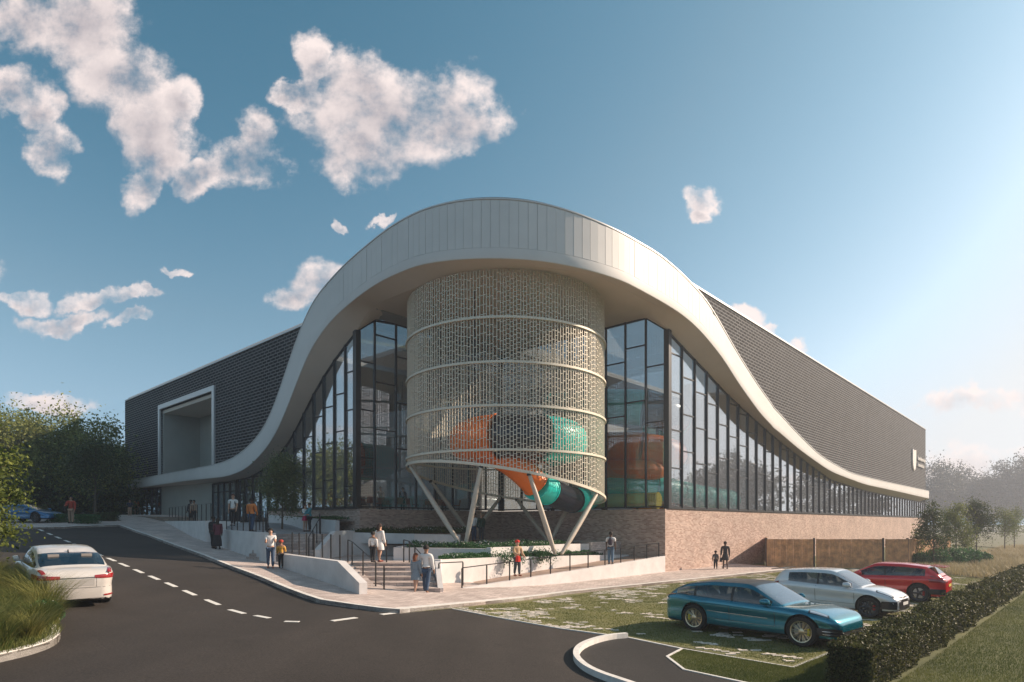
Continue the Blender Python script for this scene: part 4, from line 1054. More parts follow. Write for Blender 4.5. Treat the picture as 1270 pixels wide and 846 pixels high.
def rails():
    t0 = -16.6; zt = lambda t: .42 + .66 * (t - t0) / -t0
    R_ = lambda t: RP(t, -.11) + (zt(t),)
    railing('long dark railing on top of the sloping ramp wall', [R_(t0), R_(-11), R_(-5), R_(-.9)], .78, 1.45)
    p = at(545, 24.7); railing('short dark railing at the foot of the ramp beside the lower steps', [(p[0], p[1] - .2, .45), (p[0] + .9, p[1] + .5, .45)], .95, 1.1)
    railing('dark upright posts on top of the far retaining wall by the entrance', [(-27.2, 48.9, 3.17), (-18.55, 37.95, 3.16)], 1.05, 1.25, rail=True, r=.012)
    railing('dark railing posts on the retaining wall under the orange jacket', [(-16.15, 34.85, 2.64), (-11.9, 29.45, 2.57)], 1.0, 1.15, rail=False)
    railing('sloping handrail descending beside the retaining wall towards the upper steps', [(-13.6, 33.2, 2.62), (-13.2, 33.0, 2.6), (-11.9, 30.2, 1.75), (-11.2, 28.9, 1.6)], 1.0, 1.0)
    railing('handrail of the upper steps on its right side', [(-9.9, 31.7, 2.47), (-9.7, 31.2, 2.3), (-9.5, 28.8, 1.35)], 1.0, .95)
    railing('row of slim posts on the low wall beside the lower steps', [(-9.4, 26.35, 1.69), (-6.3, 22.55, 1.66)], .92, .85, rail=False)
    railing('handrail running down the left side of the lower steps', [(-7.3, 27.4, 1.26), (-6.9, 26.6, 1.2), (-5.0, 22.6, .56)], .98, 1.9)
    railing('handrail in the middle of the lower steps behind the pair in white', [(-5.6, 27.5, 1.26), (-4.55, 21.9, .5)], 1.0, 5.6, rail=False)
    railing('double handrail at the top right of the lower steps', [(-4.85, 27.6, 1.26), (-4.55, 27.3, 1.2), (-3.2, 23.4, .55)], .98, 1.6)
rails()

# ------------------------------------------------------------------ timber fence
def timber_fence():
    Y = 41.0; root = thing('timber_fence', 'close-boarded brown timber fence enclosing a yard against the brick wall', 'fence', at(1010, Y) + (0,))
    rnd = random.Random(5); H = 1.93
    def run(a, b, m, h0=0.02, cap=False):
        L_ = math.hypot(b[0] - a[0], b[1] - a[1]); n = max(1, round(L_ / .145)); ang = math.atan2(b[1] - a[1], b[0] - a[0])
        nx, ny = -math.sin(ang), math.cos(ang)
        meshes = [None] * 3
        for i in range(n):
            t = (i + .5) / n; pr = rnd.uniform(-.008, .012); k = rnd.randrange(3); hh = H + rnd.uniform(-.012, .012)
            c = (a[0] + (b[0] - a[0]) * t + nx * pr, a[1] + (b[1] - a[1]) * t + ny * pr, hh / 2 + h0)
            mb = MB(); mb.box((c[0], c[1], c[2]), (L_ / n - .012, .022, hh - h0), ang); mb.build('board', m, root)
        mb = MB(); mb.box(((a[0] + b[0]) / 2 + nx * .05, (a[1] + b[1]) / 2 + ny * .05, .4), (L_, .04, .09), ang); mb.build('rail', M['wood'], root)
        mb = MB(); mb.box(((a[0] + b[0]) / 2 + nx * .05, (a[1] + b[1]) / 2 + ny * .05, 1.55), (L_, .04, .09), ang); mb.build('rail', M['wood'], root)
    x0 = at(951, Y); x1 = at(1008.5, Y); x2 = at(1012, Y); x3 = at(1094, Y); x4 = at(1098, Y); x5 = at(1126, Y)
    run(x0, x1, M['wood']); run(x2, x3, M['wood']); run(x4, x5, M['wood'])
    e = (x5[0] + DR[0] * 19, x5[1] + DR[1] * 19); run(x5, e, M['wood2'])
    tt = tR(950); w_ = RP(tt, .02); run(w_, x0, M['wood'])
    for p in (x0, (x1[0] + .08, Y), (x3[0] + .1, Y), x5):
        mb = MB(); mb.box((p[0], p[1] + .06, 1.0), (.1, .1, 2.02), 0); mb.build('post', M['steel'], root)
timber_fence()
# ------------------------------------------------------------------ cars
M['tyre'] = mat('tyre', (.018, .018, .018), .8, bump=.2)
M['rim_light'] = mat('rim_alloy', (.62, .52, .36), .3, metal=.8)
M['rim_dark'] = mat('rim_dark', (.07, .07, .075), .35, metal=.7)
M['carblack'] = mat('car_black_trim', (.015, .015, .016), .35)
M['archblack'] = mat('wheel_arch_liner', (.008, .008, .008), .9)
M['chrome'] = mat('satin_chrome', (.6, .6, .6), .22, metal=.9)
M['disc'] = mat('brake_disc', (.35, .35, .36), .35, metal=.9)
M['seat'] = mat('car_seat', (.28, .25, .23), .7)
M['car_glass'] = glassmat('car_glass', (.30, .34, .36), .07, .85, power=2.4)
M['headlamp'] = mat('headlamp_lens', (.45, .47, .5), .08, metal=.5, coat=1)
M['taillamp'] = mat('tail_lamp', (.30, .012, .012), .12, coat=1)
M['amber'] = mat('amber_lens', (.6, .18, .02), .2)
M['plate_y'] = mat('yellow_plate', (.65, .55, .12), .5)
M['plate_w'] = mat('white_plate', (.7, .7, .68), .5)
def paint(name, c, metal=.0, rough=.28): return mat(name, c, rough, metal=metal, coat=1.0, spec=.5)
def cr(keys, sub):                      # Catmull-Rom through 2-D keys
    out = []
    n = len(keys)
    for i in range(n - 1):
        p0, p1, p2, p3 = keys[max(0, i - 1)], keys[i], keys[i + 1], keys[min(n - 1, i + 2)]
        for k in range(sub):
            t = k / sub
            out.append(tuple(.5 * ((2 * b) + (c - a) * t + (2 * a - 5 * b + 4 * c - d) * t * t + (3 * b - 3 * c + d - a) * t ** 3) for a, b, c, d in zip(p0, p1, p2, p3)))
    out.append(keys[-1]); return out
def sm(tab, x):                         # smooth table look-up
    e = .07; return (interp(tab, x - 2 * e) + 2 * interp(tab, x - e) + 3 * interp(tab, x) + 2 * interp(tab, x + e) + interp(tab, x + 2 * e)) / 9
def add_mod_bool(o, cutter):
    m = o.modifiers.new('b', 'BOOLEAN'); m.operation = 'DIFFERENCE'; m.solver = 'FAST'; m.object = cutter
    dg = bpy.context.evaluated_depsgraph_get(); me = bpy.data.meshes.new_from_object(o.evaluated_get(dg)); o.modifiers.clear(); old = o.data; o.data = me; bpy.data.meshes.remove(old)
def car(S):
    L, W, H, wb, r = S['L'], S['W'], S['H'], S['wb'], S['r']; hl = L / 2; xf = S.get('xf', wb / 2 + .0); xr = xf - wb
    root = thing('parked_car' if not S.get('moving') else 'car', S['label'], 'car', S['loc'], S['rz'], S.get('group')); ORG[root.name] = (0, 0, 0)
    root.rotation_euler = (0, 0, S['rz']) if 'tilt' not in S else (S['tilt'][0], S['tilt'][1], S['rz'])
    P = S['paint']; zs_t, zr_t = S['zs'], S['zr']; crown = S.get('crown', .05); zbm = S.get('zb', .19)
    def hw(x):
        q = abs(x) / hl; return W / 2 * (1 - .03 * q ** 2 - .11 * max(0, q - .62) ** 1.8 / (.38 ** 1.8))
    def sec(x, endf=1.0, sub=3):
        h = hw(x) * (1 - (1 - endf) * .62); zs = sm(zs_t, x) - (1 - endf) * (S.get('drop', .16) if x > 0 else .14); zb = zbm + (1 - endf) * .22; fl = .022 * (math.exp(-((x - xf) / .42) ** 2) + 1.1 * math.exp(-((x - xr) / .42) ** 2))
        zc = zs + crown * (1.0 if x > 0 else .6) + (.0 if endf == 1 else -.01)
        zm = (zb + zs) / 2
        k = [(0, zb), (h * .6, zb), (h * .90, zb + .015), (h * .965, zb + .10), (h * .965 + fl, zm - .10), (h * .955 + fl * 1.2, zm + .03), (h * .985 + fl * 1.4, zs - .17), (h * .97 + fl, zs - .07), (h * .925, zs - .01), (h * .80, zs + crown * .35), (h * .42, zs + (zc - zs) * .88), (0, zc)]
        return cr(k, sub)
    xs = []; n = 66
    ends = [(0, .52), (.010, .63), (.03, .74), (.065, .84), (.11, .92), (.165, .97), (.23, 1.0)]
    st = [(-hl + d, f) for d, f in ends] + [(-hl + .23 + (L - .46) * i / n, 1.0) for i in range(1, n)] + [(hl - d, f) for d, f in ends[::-1]]
    rows = []
    for x, f in st:
        s = sec(x, f); rows.append([(x, y, z) for y, z in s] + [(x, -y, z) for y, z in s[::-1][1:-1]])
    mb = MB(); nc = len(rows[0])
    base = 0
    for rr in rows: mb.v.extend(rr)
    for i in range(len(rows) - 1):
        for j in range(nc): mb.f.append((i * nc + j, i * nc + (j + 1) % nc, (i + 1) * nc + (j + 1) % nc, (i + 1) * nc + j)); mb.m.append(0)
    mb.f.append(tuple(range(nc))); mb.m.append(0); k0 = (len(rows) - 1) * nc; mb.f.append(tuple(range(k0, k0 + nc))[::-1]); mb.m.append(0)
    body = mb.build('body', [P, M['archblack'], M['carblack']], root, smooth=False)
    R_ = r + .05
    for xw in (xf, xr):
        for sg in (1, -1):
            c = MB(); c.lathe([(R_, -.5), (R_, .5)], (xw, sg * (W / 2 + .5 - .30), r + .01), 40, axis='Y'); cu = c.build('cut', M['archblack'], None); cu.parent = root
            bpy.context.view_layer.update(); add_mod_bool(body, cu); bpy.data.objects.remove(cu)
    me = body.data
    for p in me.polygons:
        c = p.center
        for xw in (xf, xr):
            d = math.hypot(c.x - xw, c.z - r - .01)
            if d < R_ + .004 and abs(c.y) > W / 2 - .34 and abs(c.y) < W / 2 - .012 and (abs(p.normal.y) < .3 or abs(c.y) < W / 2 - .27): p.material_index = 1
        if c.z < zbm + .075 and p.material_index == 0 and S.get('dark_sill', True): p.material_index = 2
        p.use_smooth = True
    me.set_sharp_from_angle(angle=math.radians(32))
    # cabin
    xa, xb = zr_t[0][0], zr_t[-1][0]; nx = 46; rs = 7; rt = 6
    def csec(x):
        zs = sm(zs_t, x) + .005; zr = max(zs + .02, sm(zr_t, x) if xa + .1 < x < xb - .1 else interp(zr_t, x)); yb = hw(x) * .90; hgt = zr - zs; tum = S.get('tumble', .36)
        endq = 1 - .10 * max(0, (x - (xb - .9)) / .9) ** 2 - .10 * max(0, ((xa + .7) - x) / .7) ** 2
        yr = (yb - tum * hgt) * endq; yb = yb * (endq * .5 + .5); q = []
        for j in range(rs): t = j / (rs - 1); q.append((yb + (yr - yb) * t + .035 * math.sin(math.pi * t) * min(1, hgt / .3), zs - .03 + (zr - .055 - zs + .03) * t))
        for j in range(1, rt + 1): t = j / rt; q.append((yr * math.cos(t * math.pi / 2) ** .8 if j < rt else 0.0, zr - .055 + .055 * math.sin(t * math.pi / 2) ** .9))
        return q
    X = [xa + (xb - xa) * i / nx for i in range(nx + 1)]; C = [csec(x) for x in X]; ncs = len(C[0])
    reg = {}
    ws, rw = S['ws'], S['rw']; bp = S['pillars']
    for i in range(nx):
        x = (X[i] + X[i + 1]) / 2; hgt = sm(zr_t, x) - sm(zs_t, x)
        for j in range(ncs - 1):
            for sg in (1, -1):
                if j < rs - 1:
                    inwin = hgt > .12 and 0 < j + .5 < rs - 1.6 and S['wx'][0] < x < S['wx'][1]
                    if inwin: 
                        k = 'pillar:%d:%d' % (sum(x > b + .2 for b, w in bp), sg) if any(abs(x - b) < w for b, w in bp) else 'side_window:%d:%d' % (sum(x > b for b, w in bp), sg)
                    else: k = 'roof'
                    if not inwin and hgt > .12 and j == 0: k = 'roof'
                elif j == rs - 1: k = 'roof'
                else: k = 'windscreen' if x > ws and x < xb - .06 else 'rear_window' if xa + S.get('rwm', .1) < x < rw else ('roof_panel' if S.get('dark_roof') and rw < x < ws else 'roof')
                a, b, c, d = C[i][j], C[i][j + 1], C[i + 1][j + 1], C[i + 1][j]
                q = [(X[i], a[0] * sg, a[1]), (X[i], b[0] * sg, b[1]), (X[i + 1], c[0] * sg, c[1]), (X[i + 1], d[0] * sg, d[1])]
                if sg < 0: q = q[::-1]
                m = reg.setdefault(k, MB()); m.add(q, [(0, 1, 2, 3)])
    for k, m in reg.items():
        nm = k.split(':')[0]; mt = {'roof': P, 'pillar': M['carblack'], 'roof_panel': M['carblack']}.get(nm, M['car_glass'])
        o = m.build(nm if nm != 'pillar' else 'pillar_trim', mt, root, smooth=False, fix=False)
        bm = bmesh.new(); bm.from_mesh(o.data); bmesh.ops.remove_doubles(bm, verts=bm.verts, dist=.0005)
        for f in bm.faces: f.smooth = True
        bm.to_mesh(o.data); bm.free()
    # interior: dark tub top, dashboard, seats, steering wheel
    m = MB(); m.box(((xa + xb) / 2 + .1, 0, sm(zs_t, 0) + .0), ((xb - xa) * .62, W * .72, .10)); m.build('cabin_floor', M['carblack'], root)
    for sx in (.12, -.85):
        for sy in (-.36, .36):
            m = MB(); zs = sm(zs_t, 0); m.hexa([(sx - .30, sy - .22, zs), (sx - .12, sy - .22, zs), (sx - .12, sy + .22, zs), (sx - .30, sy + .22, zs)], [(sx - .42, sy - .16, zs + .22), (sx - .32, sy - .16, zs + .24), (sx - .32, sy + .16, zs + .24), (sx - .42, sy + .16, zs + .22)])
            st_ = m.build('seat', M['seat'], root, smooth=True); m = MB(); m.box((sx - .39, sy, zs + .31), (.09, .24, .13)); m.build('headrest', M['seat'], st_)
    m = MB(); ring = [(.42 + .05 * math.sin(a), .36 + .17 * math.cos(a), sm(zs_t, .4) + .10 + .15 * math.sin(a)) for a in [2 * math.pi * i / 14 for i in range(15)]]; m.tube(ring, .014, 5, cap=False); m.build('steering_wheel', M['carblack'], root, smooth=True, fix=False)
    # wheels
    for xw, k in ((xf, 0), (xr, 1)):
        for sg in (1, -1):
            yc = sg * (W / 2 - .13); wd = .115
            m = MB(); prof = [(r * .70, -wd), (r * .93, -wd * 1.04), (r, -wd * .80), (r, wd * .80), (r * .93, wd * 1.04), (r * .70, wd), (r * .66, wd * .2)]
            m.lathe(prof, (xw, yc, r), 40, axis='Y', close=True); wh = m.build('tyre', M['tyre'], root, smooth=True); wh.name = 'wheel'
            rim = MB(); f = sg * (wd * .62)
            rim.lathe([(r * .655, sg * wd * .95), (r * .72, sg * wd * 1.02), (r * .70, sg * wd * .6), (r * .63, sg * wd * .0)], (xw, yc, r), 36, axis='Y', close=True)
            ns = S.get('spokes', 10); y0 = yc + f
            for a in range(ns):
                for dd in ((-.05, .05) if S.get('twin') else (0,)):
                    a1 = 2 * math.pi * a / ns; a2 = a1 + dd * 2.4; wsp = .012 if S.get('twin') else .030
                    p = Vector((math.cos(a1), 0, math.sin(a1))); q = Vector((math.cos(a2), 0, math.sin(a2)))
                    A = Vector((xw, y0, r)) + p * r * .16; Bq = Vector((xw, y0 + sg * .018, r)) + q * r * .66
                    rim.tube([tuple(A), tuple((A + Bq) / 2 - Vector((0, sg * .012, 0))), tuple(Bq)], [wsp * 1.3, wsp, wsp], 5)
            rim.lathe([(r * .20, 0), (r * .20, sg * .02), (r * .09, sg * .035)], (xw, y0, r), 14, axis='Y'); rim.build('rim', S['rim'], wh, smooth=25)
            d = MB(); d.lathe([(r * .56, -.01), (r * .56, .01)], (xw, yc + sg * .02, r), 28, axis='Y'); d.build('brake_disc', M['disc'], wh, smooth=25)
            if S.get('caliper'):
                c = MB(); sd = 1 if k == 0 else 1
                c.tube([(xw + r * .47 * math.cos(t), yc + sg * .045, r + r * .47 * math.sin(t)) for t in [(-.5 + .25 * i) if k == 0 else math.pi - .5 + .25 * i for i in range(5)]], .045, 6); c.build('brake_caliper', S['caliper'], wh, smooth=True)
    # surface patches: headlamps, tail lamps, seams, handles
    def surf(x, s, off, sg, f=1.0):
        q = sec(x, f, 6); n = len(q) - 1; t = s * n; i = min(n - 1, int(t)); u = t - i; y = q[i][0] * (1 - u) + q[i + 1][0] * u; z = q[i][1] * (1 - u) + q[i + 1][1] * u
        ny, nz = q[i + 1][1] - q[i][1], -(q[i + 1][0] - q[i][0]); l = math.hypot(ny, nz) + 1e-6; ny, nz = ny / l, nz / l
        if nz < 0 and s > .75: ny, nz = -ny, -nz
        return (x, sg * (y + ny * off), z + nz * off)
    def patch(name, m, x0, x1, s0, s1, off=.006, sides=(1, -1), nx=8, ns=6, skew=0.0, taper=0.0, parent=None):
        for sg in sides:
            mbp = MB(); rows = []
            for i in range(nx + 1):
                tx = i / nx; row = []
                for j in range(ns + 1):
                    ts = j / ns; s = s0 + (s1 - s0) * (ts * (1 - taper * tx) + taper * tx * .5); x = x0 + (x1 - x0) * tx + skew * ts; row.append(surf(x, s, off, sg))
                rows.append(row)
            lo = [[surf_p(p, -.012) for p in r_] for r_ in rows]
            mbp.grid(rows, flip=sg > 0); o = mbp.build(name, m, parent or root, smooth=True, fix=False)
    def surf_p(p, d): return p
    def endx(y, z, sg):
        best = hl; y = abs(y)
        def wz(x, f):
            q = sec(x, f); w = 0
            for a, b in zip(q, q[1:]):
                if (a[1] - z) * (b[1] - z) <= 0 and abs(b[1] - a[1]) > 1e-6: w = max(w, a[0] + (b[0] - a[0]) * (z - a[1]) / (b[1] - a[1]))
            return w
        prev = (0, wz(sg * hl, ends[0][1]))
        if prev[1] >= y: return sg * hl
        for dd, f in ends[1:] + [(.30, 1), (.45, 1), (.62, 1), (.8, 1)]:
            w = wz(sg * (hl - dd), f)
            if w >= y: t = (y - prev[1]) / max(1e-6, w - prev[1]); return sg * (hl - prev[0] - (dd - prev[0]) * t)
            prev = (dd, w)
        return sg * (hl - prev[0])
    def endpatch(name, m, sg, y0, y1, z0, z1, off=.01, both=False, ny=12, nz=3, z0b=None, z1b=None):
        for s2 in ((1, -1) if both else (1,)):
            mbp = MB(); rows = []
            for i in range(ny + 1):
                t = i / ny; y = y0 + (y1 - y0) * t; a = z0 + ((z0b if z0b is not None else z0) - z0) * t; b = z1 + ((z1b if z1b is not None else z1) - z1) * t
                rows.append([(endx(y, a + (b - a) * j / nz, sg) + sg * off, y * s2 * (1 + off / max(.3, abs(y)) * (abs(y) > .5)), a + (b - a) * j / nz) for j in range(nz + 1)])
            mbp.grid(rows); mbp.build(name, m, root, smooth=True, fix=False)
    def seam(pts, w=.012):
        for sg in (1, -1):
            mbp = MB()
            mbp.tube([surf(x, s, .001, sg) for x, s in pts], w * .5, 4, cap=True); mbp.build('door_seam', M['carblack'], root, smooth=True, fix=False)
    for xd in S['doors']: seam([(xd, .34), (xd - .01, .42), (xd - .01, .55), (xd + .02, .68)])
    seam([(S['doors'][0], .34), (S['doors'][-1], .34)], .010)
    seam([(xb - .05, .80), ((xb + hl) / 2, .80), (hl - .42, .79)], .008)
    for xh in S['handles']: patch('door_handle', S.get('handle_mat', P), xh - .10, xh + .10, .60, .615, .028, ns=2)
    if 'hl' in S: x0, x1, s0, s1, sk, tp = S['hl']; patch('headlight', M['headlamp'], x0, x1, s0, s1, .008, skew=sk, taper=tp)
    if 'hl2' in S: x0, x1, s0, s1, sk, tp = S['hl2']; patch('headlight_surround', M['carblack'], x0, x1, s0, s1, .004, skew=sk, taper=tp)
    if 'tl' in S: x0, x1, s0, s1, sk, tp = S['tl']; patch('tail_light', M['taillamp'], x0, x1, s0, s1, .010, skew=sk, taper=tp)
    if 'crease' in S:
        for x0, x1, s in S['crease']: 
            for sg in (1, -1):
                mbp = MB(); mbp.tube([surf(x0 + (x1 - x0) * i / 8, s + .0 * i, .002, sg) for i in range(9)], .007, 4); mbp.build('trim_line', S.get('crease_mat', P), root, smooth=True, fix=False)
    # mirrors
    for sg in (1, -1):
        xm = S['mirror']; zs = sm(zs_t, xm); m = MB(); y = sg * (hw(xm) * .90 + .12)
        m.lathe([(.02, -.13), (.07, -.11), (.085, -.02), (.085, .05), (.05, .11), (.01, .125)], (xm, y, zs + .09), 12, axis='X'); 
        m.tube([(xm, sg * (hw(xm) * .88), zs + .01), (xm, y, zs + .06)], .022, 6); m.build('wing_mirror', P, root, smooth=True)
    def slab_(name, m, x, y0, y1, z0, z1, d=.02, parent=None, rake=0.0):
        q = MB(); q.hexa([(x - d, y0, z0), (x, y0, z0), (x, y1, z0), (x - d, y1, z0)], [(x - d - rake, y0, z1), (x - rake, y0, z1), (x - rake, y1, z1), (x - d - rake, y1, z1)]); return q.build(name, m, parent or root)
    root_api = dict(endpatch=endpatch, surf=surf, patch=patch, slab=slab_, hw=hw, hl=hl, seam=seam)
    S['extra'](root, root_api) if 'extra' in S else None
    return root

def two(pa, pb): return math.atan2(pb[1] - pa[1], pb[0] - pa[0])
def cars():
    # teal estate
    fw, rw = G(992, 803), G(861, 783); ang = two(rw, fw)
    nrm = (-math.sin(ang), math.cos(ang)); mid = ((fw[0] + rw[0]) / 2 + nrm[0] * .95, (fw[1] + rw[1]) / 2 + nrm[1] * .95)
    teal = paint('teal_car_paint', (.002, .19, .27), .6, .22); sil = paint('silver_car_paint', (.70, .71, .73), .2, .3); red = paint('red_car_paint', (.68, .010, .016), .1, .28)
    pearl = paint('pearl_white_car_paint', (.66, .62, .58), .1, .3); blue = paint('blue_car_paint', (.01, .12, .28), .4, .3)
    def ex_teal(root, A):
        e = A['endpatch']; e('grille', M['carblack'], 1, -.60, .60, .29, .42, .006)
        for z in (.32, .365): e('grille_bar', M['chrome'], 1, -.52, .52, z, z + .012, .012)
        e('air_intake', M['carblack'], 1, .62, .90, .30, .47, .008, both=True, z0b=.32, z1b=.50)
        for z in (.35, .42): e('intake_strip', M['chrome'], 1, .62, .88, z, z + .014, .014, both=True)
        e('splitter', M['carblack'], 1, -.72, .72, .22, .25, .012)
        e('light_bar', M['taillamp'], -1, -.86, .86, .80, .835, .008)
    car(dict(L=4.86, W=1.94, H=1.43, wb=2.95, r=.365, xf=1.60, drop=.42, paint=teal, label='teal sports estate car parked side on nearest the hedge, with yellow brake calipers',
             loc=(mid[0] - math.cos(ang) * .125, mid[1] - math.sin(ang) * .125, T(*mid) + .015), rz=ang, rim=M['rim_light'], spokes=10, twin=True, caliper=mat('yellow_caliper', (.65, .48, .03), .4),
             zs=[(-2.43, .84), (-2.3, .93), (-1.9, .99), (-1, .96), (0, .925), (.8, .905), (1.2, .895), (1.6, .885), (1.95, .83), (2.25, .75), (2.43, .68)], crown=.03,
             zr=[(-2.28, 1.0), (-2.1, 1.14), (-1.7, 1.30), (-.9, 1.415), (0, 1.43), (.25, 1.405), (1.12, .93)], ws=.28, rw=-1.75, wx=(-1.95, .82), pillars=[(-.28, .035), (-1.35, .02)], doors=[.95, -.28, -1.22], handles=[-.05, -1.05],
             mirror=.72, hl=(1.80, 2.18, .70, .82, -.05, .3), hl2=(1.76, 2.22, .68, .84, -.05, .3), tl=(-2.32, -2.0, .70, .80, 0, .2), dark_roof=True, crease=[(-.95, .75, .46)], crease_mat=M['chrome'], extra=ex_teal, group='cars parked on the grass paving'))
    # silver-white hatchback
    fw, rw = G(1080, 767.5), G(984, 751.5); ang2 = two(rw, fw); ang2 = ang + .04
    nrm = (-math.sin(ang2), math.cos(ang2)); f0 = (fw[0] + nrm[0] * .88 - math.cos(ang2) * 1.30, fw[1] + nrm[1] * .88 - math.sin(ang2) * 1.30)
    def ex_w(root, A):
        e = A['endpatch']; e('grille', M['carblack'], 1, -.56, .56, .28, .60, .008); e('number_plate', M['plate_w'], 1, -.26, .26, .42, .52, .03)
        e('bonnet_grille', M['carblack'], 1, -.50, .50, .635, .665, .008)
        e('air_intake', M['carblack'], 1, .64, .84, .31, .55, .008, both=True)
        e('lower_lip', sil, 1, -.62, .62, .235, .265, .03)
        q = MB(); zt = 1.375; q.hexa([(-1.98, -.56, zt - .03), (-1.60, -.56, zt + .02), (-1.60, .56, zt + .02), (-1.98, .56, zt - .03)], [(-2.0, -.56, zt - .005), (-1.60, -.56, zt + .035), (-1.60, .56, zt + .035), (-2.0, .56, zt - .005)]); q.build('roof_spoiler', M['carblack'], root)
    car(dict(L=4.0, W=1.80, H=1.455, wb=2.56, r=.335, xf=1.22, paint=sil, label='silver white three-door hatchback with black rear spoiler parked between the teal and red cars', loc=(f0[0] , f0[1], T(*f0) + .015), rz=ang2, rim=M['rim_dark'], spokes=10, caliper=mat('red_caliper', (.5, .02, .02), .4),
             zs=[(-2.0, .78), (-1.9, .92), (-1.3, 1.01), (-.5, .96), (.3, .92), (.9, .90), (1.25, .88), (1.6, .80), (1.9, .68), (2.0, .60)], crown=.05,
             zr=[(-1.86, 1.02), (-1.74, 1.22), (-1.55, 1.385), (-.7, 1.452), (-.1, 1.455), (.15, 1.43), (1.02, .94)], ws=.18, rw=-1.6, wx=(-1.32, .72), pillars=[(-.30, .03)], doors=[.82, -.38], handles=[-.18], mirror=.62,
             hl=(1.48, 1.88, .73, .82, -.05, .3), hl2=(1.44, 1.92, .71, .84, -.05, .3), tl=(-1.94, -1.62, .66, .80, 0, .1), extra=ex_w, group='cars parked on the grass paving'))
    # red hatchback, seen from behind its left side
    rwp = G(1139, 747.5); ang3 = ang + math.pi + .10
    nrm = (math.sin(ang3), -math.cos(ang3))
    c3 = (rwp[0] + math.cos(ang3) * 1.33 + nrm[0] * .88, rwp[1] + math.sin(ang3) * 1.33 + nrm[1] * .88)
    def ex_r(root, A):
        e = A['endpatch']; e('rear_bumper_insert', M['carblack'], -1, -.60, .60, .26, .42, .008); e('number_plate', M['plate_y'], -1, -.26, .26, .60, .70, .015)
        e('bumper_vent', M['carblack'], -1, .64, .86, .32, .52, .008, both=True); e('tail_light_rear', M['taillamp'], -1, .42, .88, .76, .86, .012, both=True, z0b=.78, z1b=.90)
        q = MB(); zt = 1.345; q.hexa([(-2.12, -.56, zt - .03), (-1.65, -.56, zt + .02), (-1.65, .56, zt + .02), (-2.12, .56, zt - .03)], [(-2.14, -.56, zt - .005), (-1.65, -.56, zt + .035), (-1.65, .56, zt + .035), (-2.14, .56, zt - .005)]); q.build('roof_spoiler', red, root)
    car(dict(L=4.36, W=1.82, H=1.44, wb=2.63, r=.345, xf=1.30, paint=red, label='bright red five-door hatchback with its rear towards the hedge', loc=(c3[0], c3[1], T(*c3) + .015), rz=ang3, rim=M['rim_dark'], spokes=5, caliper=mat('dark_red_caliper', (.4, .02, .02), .4),
             zs=[(-2.18, .84), (-2.05, .96), (-1.5, 1.0), (-.5, .955), (.3, .93), (.95, .905), (1.4, .87), (1.8, .79), (2.1, .66), (2.18, .60)], crown=.045,
             zr=[(-2.0, 1.0), (-1.82, 1.20), (-1.62, 1.355), (-.8, 1.435), (-.1, 1.44), (.2, 1.415), (1.12, .94)], ws=.22, rw=-1.62, wx=(-1.55, .80), pillars=[(-.22, .03), (-1.12, .02)], doors=[.92, -.22, -1.15], handles=[-.02, -.98], mirror=.70,
             hl=(1.62, 2.02, .73, .82, -.05, .3), tl=(-2.10, -1.70, .70, .80, 0, .25), extra=ex_r, group='cars parked on the grass paving'))
    # white saloon on the road, seen from behind
    ang4 = math.atan2(.715, -.70); w = G(131, 746.5); c = (w[0] - .715 * .80 - .70 * 1.32, w[1] - .70 * .80 + .715 * 1.32); g = (T(*w) + T(w[0] - .70 * 2.7, w[1] + .715 * 2.7)) / 2
    sl = math.atan((T(w[0] - .70 * 2.7, w[1] + .715 * 2.7) - T(*w)) / 2.7)
    def ex_s(root, A):
        e = A['endpatch']; e('tail_light_rear', M['taillamp'], -1, .36, .86, .83, .90, .012, both=True, z0b=.80, z1b=.93); e('reflector', M['taillamp'], -1, .56, .78, .36, .40, .012, both=True)
        e('boot_trim', M['chrome'], -1, -.36, .36, .835, .855, .012); e('plate_recess', mat('recess_pearl', (.5, .47, .44), .35, coat=1), -1, -.36, .36, .64, .81, .004, z0b=.64)
        e('bumper_seam', M['carblack'], -1, -.86, .86, .585, .592, .005); e('lower_trim', M['carblack'], -1, -.62, .62, .24, .31, .006)
        e('boot_seam', M['carblack'], -1, .40, .406, .60, .95, .004, both=True, ny=1)
        q = MB(); q.hexa([(-1.02, -.012, 1.345), (-.88, -.012, 1.38), (-.88, .012, 1.38), (-1.02, .012, 1.345)], [(-.98, -.006, 1.42), (-.92, -.006, 1.42), (-.92, .006, 1.42), (-.98, .006, 1.42)]); q.build('roof_aerial', M['carblack'], root)
    r4 = car(dict(L=4.62, W=1.79, H=1.45, wb=2.70, r=.32, xf=1.38, paint=pearl, label='pearl white saloon car driving away beside the grass verge, seen from behind', loc=(c[0], c[1], g + .0), rz=ang4, rim=M['rim_light'], spokes=10, moving=True,
             zs=[(-2.31, .90), (-2.2, 1.0), (-1.7, 1.045), (-.6, .98), (.3, .94), (.95, .92), (1.4, .88), (1.9, .78), (2.2, .66), (2.31, .60)], crown=.04, zb=.21,
             zr=[(-1.86, 1.06), (-1.15, 1.33), (-.5, 1.44), (.1, 1.45), (.35, 1.42), (1.18, .94)], ws=.38, rw=-1.02, rwm=.16, wx=(-1.55, .82), pillars=[(-.30, .03), (-1.12, .02)], doors=[.95, -.28, -1.2], handles=[-.05, -1.0], mirror=.72,
             tl=(-2.27, -1.95, .72, .81, 0, .2), extra=ex_s))
    r4.rotation_euler = (Matrix.Rotation(ang4, 4, 'Z') @ Matrix.Rotation(-sl, 4, 'Y')).to_euler()
    # blue coupe far left behind the near tree
    c = at(36, 43.5); c = (c[0], c[1])
